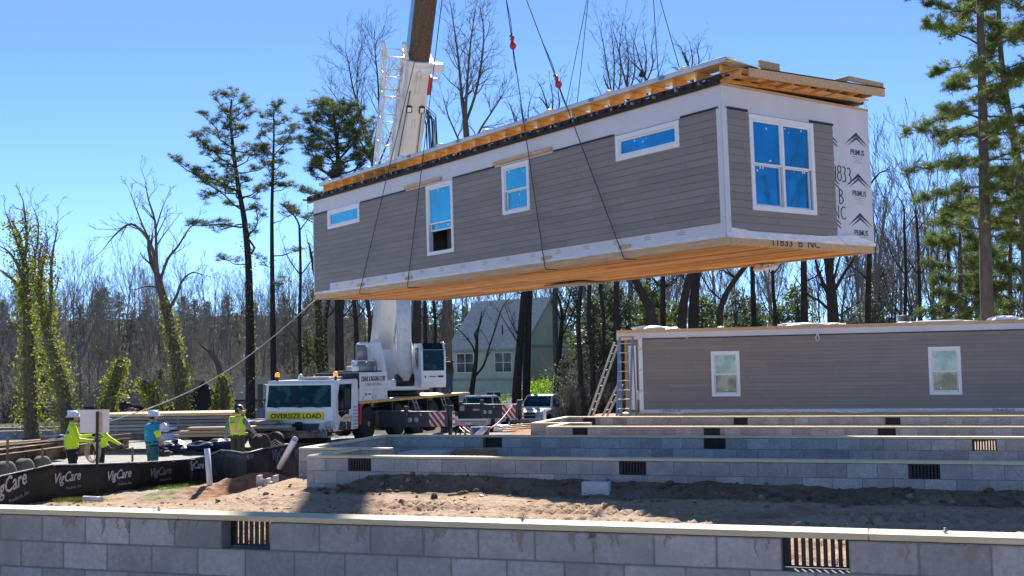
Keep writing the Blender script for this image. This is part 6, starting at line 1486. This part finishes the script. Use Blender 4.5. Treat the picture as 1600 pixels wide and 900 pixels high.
# tall pines behind the left end of the hanging section
def pine_hero(name,label,seed,Y,trunk,r0,crown,limbs_px,n_auto,rt=.5,nn=34,w_=.03,ivy=False,nt=3,mats=None,group=None):
    T=TB(seed); rg=random.Random(seed); base=at(*trunk[0],Y); g=gz(base.x,base.y); org=Vector((base.x,base.y,g-.2))
    P=[Vector((0,0,-.1))]+[at(x,y,Y)-org for x,y in trunk[1:]]; Ps=smoothpts(P); n=len(Ps); R_=[max(.04,r0*(1-.88*i/(n-1))) for i in range(n)]; T.tube(Ps,R_,9)
    def on_trunk(z):
        for i in range(n-1):
            if Ps[i].z<=z<=Ps[i+1].z or i==n-2: f=(z-Ps[i].z)/max(1e-6,Ps[i+1].z-Ps[i].z); return Ps[i].lerp(Ps[i+1],min(1,max(0,f))),R_[i]
    ends=[]
    def limb(a,b,r,sag=.12,sub=1.):
        L=(b-a).length; k=5; pts=[]
        for i in range(k+1): t=i/k; pts.append(a.lerp(b,t)+Vector((rg.gauss(0,.05*L),rg.gauss(0,.05*L),-sag*L*math.sin(math.pi*t)+rg.gauss(0,.03*L)))*(1 if 0<i<k else 0))
        pts=smoothpts(pts,2); m=len(pts); rr=[max(.02,r*(1-.75*i/(m-1))) for i in range(m)]; T.tube(pts,rr,5)
        ns=max(3,int(L*1.9*sub))
        for j in range(ns):
            t=.35+.65*(j+rg.random())/ns; i=min(m-2,int(t*(m-1))); d=(pts[i+1]-pts[i]).normalized(); sd=d.cross(Vector((0,0,1))).normalized()*rg.choice((-1,1))
            nd=(d*.75+sd*rg.uniform(.5,1.)+Vector((0,0,rg.uniform(-.1,.4)))).normalized(); l2=L*rg.uniform(.15,.3)*(1.2-.6*t)+.25
            q=pts[i]+nd*l2; T.tube([pts[i],pts[i].lerp(q,.5)+Vector((0,0,rg.uniform(-.05,.05))),q],[rr[i]*.5,.02,.012],3); ends.append(q); ends.append(pts[i].lerp(q,.55)+Vector((rg.gauss(0,.12),rg.gauss(0,.12),.08)))
            if l2>.8: ends.append(pts[i].lerp(q,.8)+Vector((rg.gauss(0,.2),rg.gauss(0,.2),.1)))
        ends.append(pts[-1])
    for lp,r in limbs_px:
        q=[at(x,y,Y)-org for x,y in lp]; dy=rg.uniform(-.5,.5)*(q[-1]-q[0]).length; b=q[-1]+org-Vector((0,0,CAMZ)); b=b*((Y+dy)/Y)+Vector((0,0,CAMZ))-org
        limb(q[0],b,r,.02)
    z0=(at(trunk[-1][0],crown[0],Y)-org).z; z1=Ps[-1].z
    for k in range(n_auto):
        f=(k+rg.random())/n_auto; z=z0+(z1-z0)*f; a,r=on_trunk(z); an=k*2.4+rg.uniform(-.5,.5); w2=np.interp(f,[c[0] for c in crown[1]],[c[1] for c in crown[1]])*rg.uniform(.6,1.1)
        b=a+Vector((math.cos(an)*w2,math.sin(an)*w2,w2*rg.uniform(.05,.55)+.2)); limb(a,b,max(.03,r*.4),.10)
    for p in ends:
        for k in range(nt): c=p+Vector((rg.gauss(0,.18),rg.gauss(0,.18),rg.gauss(0,.08)+.05)); T.tuft(c,rt*rg.uniform(.7,1.25),nn,w_,0 if rg.random()<.6 else 1,.35,.6)
    if ivy:
        for i in range(int(n*.45)):
            for k in range(26): p=Ps[i].lerp(Ps[i+1],rg.random()); a=rg.uniform(0,6.28); q_=R_[i]+abs(rg.gauss(0,.18)); T.quad(p+Vector((math.cos(a)*q_,math.sin(a)*q_,0)),.16,2)
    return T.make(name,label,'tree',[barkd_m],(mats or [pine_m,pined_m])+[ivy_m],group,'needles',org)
mat_y=leafmat('young pine needles',(.10,.15,.04),.4,.7)
pine_hero('pine_tree','tallest pine on the left, with long drooping left hand limbs and an ivied trunk',201,78,[(391,660),(391,560),(390,480),(388,410),(382,345),(372,290),(364,230),(360,185),(362,155)],.36,
  (330,[(0,1.2),(.25,2.2),(.6,2.4),(1,.8)]),[([(388,430),(360,452),(330,445),(300,458),(280,462)],.07) if False else ([(385,352),(340,352),(300,352)],.08),([(384,350),(335,362)],.06),([(388,412),(345,405)],.05),([(374,300),(330,265),(275,252)],.09),([(382,330),(330,290),(300,268)],.07),([(368,262),(320,225),(305,210)],.08),([(366,240),(330,190),(318,180)],.07),([(362,190),(340,160),(335,150)],.05),([(362,190),(385,165),(392,160)],.05),([(368,262),(400,235),(410,228)],.06),([(378,312),(410,300)],.05),([(388,400),(402,372),(400,330)],.10),([(370,280),(335,300),(318,312)],.05),([(372,290),(345,275),(318,285)],.05)],26,.36,22,.028,ivy=True)
pine_hero('pine_tree','slimmer straight pine just right of the tallest pine',202,78,[(429,660),(427,560),(426,470),(425,400),(425,320),(427,250),(428,200),(427,170)],.24,
  (300,[(0,.8),(.4,1.3),(.75,1.7),(1,.7)]),[([(426,400),(455,385),(470,392)],.05),([(426,420),(404,405)],.04),([(426,350),(462,330)],.04),([(427,245),(462,215),(470,200)],.05),([(427,245),(404,215)],.05),([(426,300),(456,290)],.04),([(425,455),(448,440)],.03)],20,.34,20,.027)
pine_hero('pine_tree','broad dark crowned pine rising behind the far end of the hanging roof',203,74,[(531,660),(530,520),(529,400),(530,320),(529,270),(526,220),(522,185),(520,165)],.34,
  (300,[(0,1.9),(.3,2.5),(.7,2.2),(1,1.0)]),[([(530,290),(500,250),(470,225)],.08),([(530,290),(560,255),(582,230)],.08),([(528,250),(495,200),(478,180)],.08),([(528,250),(555,200),(575,190)],.08),([(531,320),(560,290),(584,270)],.07),([(531,320),(500,300),(470,300)],.07),([(524,200),(500,165)],.06),([(524,200),(548,165)],.06),([(530,360),(490,335),(455,330)],.06)],44,.38,22,.03,mats=[pine_m,pined_m])
# big layered white pines at the right edge
def layered(name,label,seed,Y,trunk,r0,zlow,wmax,nl,mats,rt=.26,droop=.12,dens=1.,wl=None,group=None,lean=None):
    T=TB(seed); rg=random.Random(seed); base=at(*trunk[0],Y); g=gz(base.x,base.y); org=Vector((base.x,base.y,g-.2))
    P=[Vector((0,0,-.1))]+[at(x,y,Y)-org for x,y in trunk[1:]]; Ps=smoothpts(P); n=len(Ps); R_=[max(.03,r0*(1-.8*i/(n-1))) for i in range(n)]; T.tube(Ps,R_,9)
    zt=Ps[-1].z; zl=zlow-org.z
    for k in range(nl):
        f=(k+rg.random())/nl; z=zl+(zt-zl)*f; i=max(j for j in range(n-1) if Ps[j].z<=z) if z>Ps[0].z else 0; a=Ps[i].lerp(Ps[i+1],(z-Ps[i].z)/max(1e-6,Ps[i+1].z-Ps[i].z)); an=k*2.4+rg.uniform(-.4,.4)
        w2=wmax*rg.uniform(.55,1.05)*np.interp(f,[0,.15,.5,1],[.55,1.,.9,.3]); L=w2; dirv=Vector((math.cos(an),math.sin(an),0)); pts=[]
        rise=rg.uniform(-.05,.42)
        for j in range(7): t=j/6; pts.append(a+dirv*L*t+Vector((rg.gauss(0,.06),rg.gauss(0,.06),L*(rise*t-droop*t*t)+rg.gauss(0,.04))))
        T.tube(pts,[max(.014,R_[i]*.28*(1-.8*j/6)) for j in range(7)],4); sd=Vector((-dirv.y,dirv.x,0))
        for q in range(int(L*13*dens)):
            t=.25+.75*rg.random()**.8; j=min(5,int(t*6)); c=pts[j].lerp(pts[j+1],t*6-j); off=rg.uniform(-1,1)*L*.30*(1.15-t)+rg.gauss(0,.08); e=c+sd*off+dirv*abs(off)*.5+Vector((0,0,rg.gauss(.05,.16)-abs(off)*.05))
            if abs(off)>.15: T.tube([c,e],[.014,.008],3)
            m=0 if rg.random()<.65 else 1
            for u in range(4): T.tuft(c.lerp(e,rg.uniform(.3,1.15))+Vector((rg.gauss(0,.09),rg.gauss(0,.09),rg.gauss(0,.06))),rt*rg.uniform(.6,1.1),15,.024,m,.12,.8)
    return T.make(name,label,'tree',[bark_m],mats,group,'needles',org)
layered('white_pine','tall straight white pine with layered boughs near the right edge',301,46,[(1543,530),(1541,440),(1538,300),(1535,150),(1531,0),(1528,-160),(1526,-300)],.30,CAMZ+4.8,3.6,74,[wpine_m,pine_m])
layered('white_pine','second white pine leaning at the right edge of the picture',302,50,[(1606,530),(1604,420),(1598,320),(1588,240),(1572,150),(1562,60),(1560,-60),(1562,-250)],.26,CAMZ+3.6,3.1,56,[wpine_m,pined_m])
layered('young_evergreen','light green young evergreen with open boughs below the tall white pine',303,54,[(1500,540),(1500,440),(1500,360),(1500,285)],.14,CAMZ+1.2,2.3,34,[mat_y,wpine_m],.3)
layered('young_evergreen','light green young evergreen crowding the right edge above the set roof',304,56,[(1578,540),(1578,440),(1580,360),(1582,275)],.14,CAMZ+.8,2.8,38,[mat_y,wpine_m],.3)
# bare trees one can tell apart
GB='bare trees standing beyond the site'
hero('bare_tree','large bare tree fanning out behind the right side of the crane boom',401,66,[(700,668),(698,560),(699,470),(708,380),(722,290),(729,230),(727,190)],.38,.17,
  [([(729,210),(722,160),(718,110),(712,60),(706,20)],.12),([(728,190),(742,150),(752,100),(756,50),(750,12)],.11),([(731,240),(752,200),(775,165),(790,140)],.10),([(724,290),(760,260),(790,235),(815,222)],.10),([(731,255),(715,215),(700,180),(692,150)],.08),([(727,185),(730,130),(735,70),(742,20)],.11),([(716,330),(704,300),(698,262)],.08),([(712,360),(770,320),(800,300)],.08)],tl=2.2,kids=(6,5,4),barkm=bark_m)
hero('bare_tree','wide bare tree between the broad dark pine and the crane jib',402,84,[(598,665),(596,520),(592,400),(588,300),(580,240)],.34,.14,
  [([(580,240),(568,190),(552,140),(545,100),(540,80)],.11),([(582,245),(592,180),(590,120),(586,80),(590,60)],.11),([(584,260),(560,215),(530,160),(512,135)],.09),([(586,270),(610,210),(625,150)],.09),([(575,230),(560,170),(558,110),(565,70)],.08)],tl=2.0,kids=(6,5,4))
for i,(x,yb,yt,Y,lb) in enumerate(((958,170,30,88,'bare treetop above the hanging roof, leftmost of the group right of the rear slings'),(980,150,40,92,'bare treetop above the hanging roof, just right of the leftmost one'),(1008,130,48,95,'bare treetop holding a dark nest above the hanging roof'),(1080,120,60,98,'sparse bare treetop nearest the near end of the hanging roof'),(862,190,120,90,'small bare treetop above the roof behind the lower red hook'),(815,230,150,80,'bare treetop above the roof between the big bare tree and the slings'))):
    sp=random.Random(500+i); h=yb-yt
    hero('bare_tree',lb,410+i,Y,[(x+6,600),(x+5,450),(x+4,300),(x+3,yb+20),(x,yb-h*.1)],.26,.11,[([(x,yb-h*.1),(x-8,yb-h*.4),(x-16,yb-h*.75),(x-22,yt+8)],.08),([(x+1,yb),(x+12,yb-h*.35),(x+10,yb-h*.7),(x+16,yt)],.08),([(x,yb-h*.15),(x+2,yb-h*.5),(x-3,yb-h*.9)],.08),([(x+3,yb+15),(x+22,yb-h*.2),(x+30,yb-h*.55)],.06),([(x+3,yb+10),(x-18,yb-h*.15),(x-30,yb-h*.35)],.06)],tl=1.8,kids=(5,4,3))
mb=MB(); q_=at(1004,116,95); lump(mb,(0,0,0),.32,.3,.28,3,9); o=mb.build('nest',barkd_m); o.location=q_; tag(o,'dark ball shaped nest in the bare treetop above the hanging roof','nest')
# dark trunks seen under the hanging section
TR=[(646,664,[(648,600),(650,540),(652,470),(650,400)],.5,64,'thick dark trunk right of the crane cylinder, behind the operator cab'),
(806,668,[(808,600),(812,540),(818,460),(824,380)],.42,79,'left trunk of the close pair crossing the middle of the green house'),(822,668,[(823,600),(825,540),(828,460),(832,370)],.34,79.6,'right trunk of the close pair crossing the middle of the green house'),
(965,640,[(964,560),(963,500),(963,440),(962,350)],.26,66,'slim pale trunk just left of the ladders'),(1024,560,[(1020,505),(1006,465),(992,436),(980,400),(975,340)],.33,60,'dark curved trunk bending left above the left end of the set section'),
(1036,560,[(1036,500),(1036,450),(1036,380)],.22,68,'thin straight trunk right of the curved trunk'),(1062,560,[(1066,500),(1072,455),(1080,420),(1086,360)],.34,62,'dark slanting trunk over the left window of the set section'),
(1080,560,[(1084,500),(1086,450),(1092,400),(1090,340)],.42,64,'thickest dark trunk above the left half of the set roof'),(1120,560,[(1124,510),(1130,470),(1150,435),(1178,400)],.20,60,'dark bough rising to the right from the thick trunk'),
(1180,560,[(1178,500),(1176,440),(1175,380)],.22,75,'dark trunk among green foliage at the middle of the set roof'),(1257,560,[(1257,500),(1256,440),(1255,360),(1250,280)],.27,66,'straight dark trunk left of the spreading tree under the near corner'),
(1356,560,[(1356,500),(1357,440),(1358,380),(1352,300)],.20,64,'slim dark trunk directly under the near right corner of the hanging section')]
for i,(x,yb,P,r,Y,lb) in enumerate(TR):
    L_=[]; rg=random.Random(600+i)
    for k in range(5):
        j=rg.randrange(1,len(P)); a=P[j]; sg=rg.choice((-1,1)); L_.append(([a,(a[0]+sg*rg.uniform(14,26),a[1]-rg.uniform(10,30)),(a[0]+sg*rg.uniform(30,50),a[1]-rg.uniform(30,70))],.06))
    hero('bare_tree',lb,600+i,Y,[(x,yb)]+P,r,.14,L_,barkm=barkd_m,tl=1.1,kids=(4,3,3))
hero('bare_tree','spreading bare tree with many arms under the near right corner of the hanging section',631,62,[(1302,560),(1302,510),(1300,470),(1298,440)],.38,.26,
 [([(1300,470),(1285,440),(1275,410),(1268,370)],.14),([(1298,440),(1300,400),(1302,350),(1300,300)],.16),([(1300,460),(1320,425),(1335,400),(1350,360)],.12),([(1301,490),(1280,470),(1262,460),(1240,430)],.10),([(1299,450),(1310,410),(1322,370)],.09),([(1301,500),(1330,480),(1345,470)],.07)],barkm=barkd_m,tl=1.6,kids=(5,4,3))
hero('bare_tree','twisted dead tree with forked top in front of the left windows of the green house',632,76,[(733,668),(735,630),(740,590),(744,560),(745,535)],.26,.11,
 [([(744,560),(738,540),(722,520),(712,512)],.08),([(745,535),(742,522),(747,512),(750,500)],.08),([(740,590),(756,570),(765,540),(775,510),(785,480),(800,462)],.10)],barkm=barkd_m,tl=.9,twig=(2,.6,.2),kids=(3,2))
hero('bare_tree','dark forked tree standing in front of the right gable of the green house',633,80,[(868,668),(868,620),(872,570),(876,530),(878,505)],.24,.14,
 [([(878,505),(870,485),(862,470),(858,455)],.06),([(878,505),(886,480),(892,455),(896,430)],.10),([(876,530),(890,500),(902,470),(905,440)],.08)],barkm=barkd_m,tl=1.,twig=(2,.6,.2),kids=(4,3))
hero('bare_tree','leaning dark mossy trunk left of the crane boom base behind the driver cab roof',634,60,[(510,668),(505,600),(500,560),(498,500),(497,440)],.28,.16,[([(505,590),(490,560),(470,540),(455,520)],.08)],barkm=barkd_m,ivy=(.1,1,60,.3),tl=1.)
for i,(x,Y,r) in enumerate(((536,64,.2),(556,70,.22),(575,66,.18),(512,72,.2),(905,70,.22),(925,66,.2),(940,72,.16),(1210,72,.2),(1410,66,.15),(1440,68,.2),(1480,64,.17),(665,78,.2),(680,80,.16),(470,75,.16))):
    rg=random.Random(700+i); P=[(x,668),(x+rg.uniform(-3,3),580),(x+rg.uniform(-5,5),500),(x+rg.uniform(-8,8),430),(x+rg.uniform(-10,10),360)]
    L_=[([P[j],(P[j][0]+sg*18,P[j][1]-25),(P[j][0]+sg*rg.uniform(25,40),P[j][1]-60)],.05) for j,sg in ((2,1),(2,-1),(3,1),(3,-1),(4,1))]
    hero('bare_tree','slender dark trunk in the row of bare trees under and beside the hanging section',700+i,Y,P,r,.08,L_,barkm=barkd_m,tl=1.,kids=(4,3,3),group='slender trunks in the wood')
# the wood behind: many bare trees and evergreens, each an object, sharing a few shapes
def bare_proto(seed,H,r,kids=(7,5,4,3),m=barkp_m,spread=.55,label='bare grey tree in the far wood behind the site',group='bare trees of the far wood',maxlev=4):
    T=TB(seed); T.branch(Vector((0,0,0)),Vector((0,0,1)),H,r,0,maxlev,spread,.35,kids,8,.05,.010); return T.make('bare_tree',label,'tree',[m],None,group)
def ever_proto(seed,H,w_,ms,label,group):
    T=TB(seed); rg=random.Random(seed); T.tube([Vector((0,0,0)),Vector((rg.gauss(0,.1),0,H*.5)),Vector((0,0,H*.95))],[H*.022,H*.015,.03],6)
    for k in range(int(44)):
        f=(k+rg.random())/44; z=H*(.12+.86*f); ww=w_*(1-f)**.65*rg.uniform(.65,1.1)+.15; an=k*2.4
        d=Vector((math.cos(an),math.sin(an),rg.uniform(-.1,.3))); tip=Vector((0,0,z))+d*ww; T.tube([Vector((0,0,z)),tip],[.04,.012],3)
        for q in range(int(7+ww*4)):
            c=Vector((0,0,z)).lerp(tip,.25+.8*rg.random())+Vector((rg.gauss(0,.18),rg.gauss(0,.18),rg.gauss(0,.1))); m=0 if rg.random()<.6 else 1
            for u in range(9): T.quad(c+Vector((rg.gauss(0,.16),rg.gauss(0,.16),rg.gauss(0,.10))),rg.uniform(.10,.22),m)
    return T.make('evergreen_tree',label,'tree',[bark_m],ms,group,'foliage')
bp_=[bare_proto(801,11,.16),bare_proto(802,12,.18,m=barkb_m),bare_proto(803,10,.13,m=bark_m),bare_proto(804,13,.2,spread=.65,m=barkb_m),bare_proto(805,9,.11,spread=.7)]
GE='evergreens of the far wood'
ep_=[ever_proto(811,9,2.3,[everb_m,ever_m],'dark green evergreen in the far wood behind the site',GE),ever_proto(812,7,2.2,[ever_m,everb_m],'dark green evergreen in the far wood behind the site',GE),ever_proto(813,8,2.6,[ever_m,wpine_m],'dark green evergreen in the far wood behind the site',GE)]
rg=random.Random(77); used=set()
def place(proto,px,Y,sc,dz=0.):
    X=(px-800)/F*Y; z=gz(X,Y)-.15+dz
    o=proto if proto.name not in used else copy_tree(proto); used.add(proto.name); o.location=(X,Y,z); o.rotation_euler=(0,0,rg.uniform(0,6.28)); o.scale=(sc,sc,sc*rg.uniform(.9,1.1)); return o
def scatter(protos,n,x0,x1,Y0,Y1,s0,s1,fn=None):
    for k in range(n):
        px=x0+(x1-x0)*(k+rg.random())/n; Y=rg.uniform(Y0,Y1); place(rg.choice(protos),px,Y,rg.uniform(s0,s1))
scatter(bp_,46,-40,520,100,135,.55,.85); scatter(bp_,48,-60,560,135,190,.6,.95); scatter(bp_,34,480,960,118,170,.8,1.15); scatter(bp_,46,920,1420,85,150,.9,1.25)
scatter(bp_,30,1340,1660,80,140,1.0,1.45); scatter(bp_,44,-80,600,190,260,.8,1.1); scatter(ep_,26,-60,560,170,230,.9,1.3); scatter(bp_,22,560,1100,170,230,1.,1.3); scatter(ep_,34,430,780,150,230,.8,1.2)
# the wood behind the viewer, which the window panes reflect
for k in range(16):
    o=place(rg.choice(bp_+ep_[:1]),800,-1,1.,0); X,Y=(-45+k*9,-rg.uniform(14,30)) if k<6 else (rg.uniform(27,52),rg.uniform(4,32)); o.location=(X,Y,gz(X,Y)-.1); o.scale=(1.1,1.1,rg.uniform(1.,1.5))
scatter(ep_,32,-40,540,100,175,.6,1.05); scatter(bp_,40,-40,540,100,150,.6,.9); scatter(ep_,50,900,1380,74,115,.75,1.3); scatter(ep_,14,1380,1640,72,105,.6,1.1); scatter(ep_,7,560,900,120,150,.5,.8)
for px,Y,s_ in ((1005,80,.75),(985,84,.8),(1150,78,.95),(1120,80,.8),(1175,84,1.1),(1215,80,1.0),(1140,72,.6),(945,92,1.3)): place(ep_[rg.randrange(3)],px,Y,s_)
# undergrowth
def bushes(name,label,n,area,hs,m,seed,kind='stuff',leaf=None):
    T=TB(seed); r_=random.Random(seed)
    for k in range(n):
        px=r_.uniform(area[0],area[1]); Y=r_.uniform(area[2],area[3]); X=(px-800)/F*Y; z=gz(X,Y); h=r_.uniform(*hs)
        for q in range(5):
            p=Vector((X+r_.gauss(0,.5),Y+r_.gauss(0,.5),z-.05)); d=Vector((r_.gauss(0,.45),r_.gauss(0,.45),1)).normalized()
            pts=[p,p+d*h*.5,p+d*h+Vector((r_.gauss(0,.25),r_.gauss(0,.25),0))*h*.4]; T.tube(pts,[.03,.018,.008],3)
            for u in range(5):
                a=pts[1].lerp(pts[2],r_.random()); T.tube([a,a+Vector((r_.gauss(0,.3),r_.gauss(0,.3),r_.uniform(.1,.5)))*h*.5],[.012,.006],3)
                if leaf and r_.random()<leaf: 
                    for w_ in range(6): T.quad(a+Vector((r_.gauss(0,.3),r_.gauss(0,.3),r_.gauss(0,.3))),.16,0)
    o=bpy.data.objects.new(name,T.mesh(name,T.v,T.f,[m])); COL.objects.link(o); tag(o,label,None,kind=kind)
    if T.lf: c=bpy.data.objects.new(name+'_leaves',T.mesh(name,T.lv,T.lf,[everb_m])); COL.objects.link(c); c.parent=o
bushes('undergrowth',None,1500,(-60,560,102,160),(2.,5.),barkp_m,31,leaf=.25); bushes('undergrowth',None,900,(520,960,112,160),(2,5),barkp_m,32,leaf=.1); bushes('undergrowth',None,1200,(890,1680,70,125),(1.5,5.),barkp_m,33,leaf=.3)
bushes('brush',None,260,(875,970,66,82),(1.0,2.6),bark_m,34)
T=TB(41); r_=random.Random(41)
def shrub(lbl,px,py,Y,w_,h,m,cat='shrub',n=900,seed=1,q=.09):
    T=TB(seed); r_=random.Random(seed); b=at(px,py,Y); g=gz(b.x,b.y)
    for k in range(26):
        d=Vector((r_.gauss(0,.4),r_.gauss(0,.4),1)).normalized(); T.tube([Vector((0,0,0)),d*h*.5,d*h*.95],[.02,.012,.006],3)
        for j in range(n//26): t=.25+.75*r_.random(); c=d*h*t+Vector((r_.gauss(0,w_*.16),r_.gauss(0,w_*.16),r_.gauss(0,.1))); T.quad(c,q*r_.uniform(.6,1.4),0)
    return T.make('shrub',lbl,cat,[bark_m],[m],None,'leaves',(b.x,b.y,g-.05))
shrub('pale yellow green bush in leaf behind the white pickup',850,660,88,2.3,3.3,lime_m,n=2600,seed=5,q=.13)
shrub('small pale green bush at the foot of the paired trunks before the green house',795,660,90,1.2,2.3,lime_m,n=700,seed=6,q=.12)
shrub('rust leaved bush under the near right corner of the hanging section',1395,540,68,2.2,3.2,rustleaf_m,n=500,seed=7,q=.13)
shrub('second rust leaved bush left of the porch, beyond the ladders',905,640,90,1.5,3.5,rustleaf_m,n=120,seed=8,q=.12)
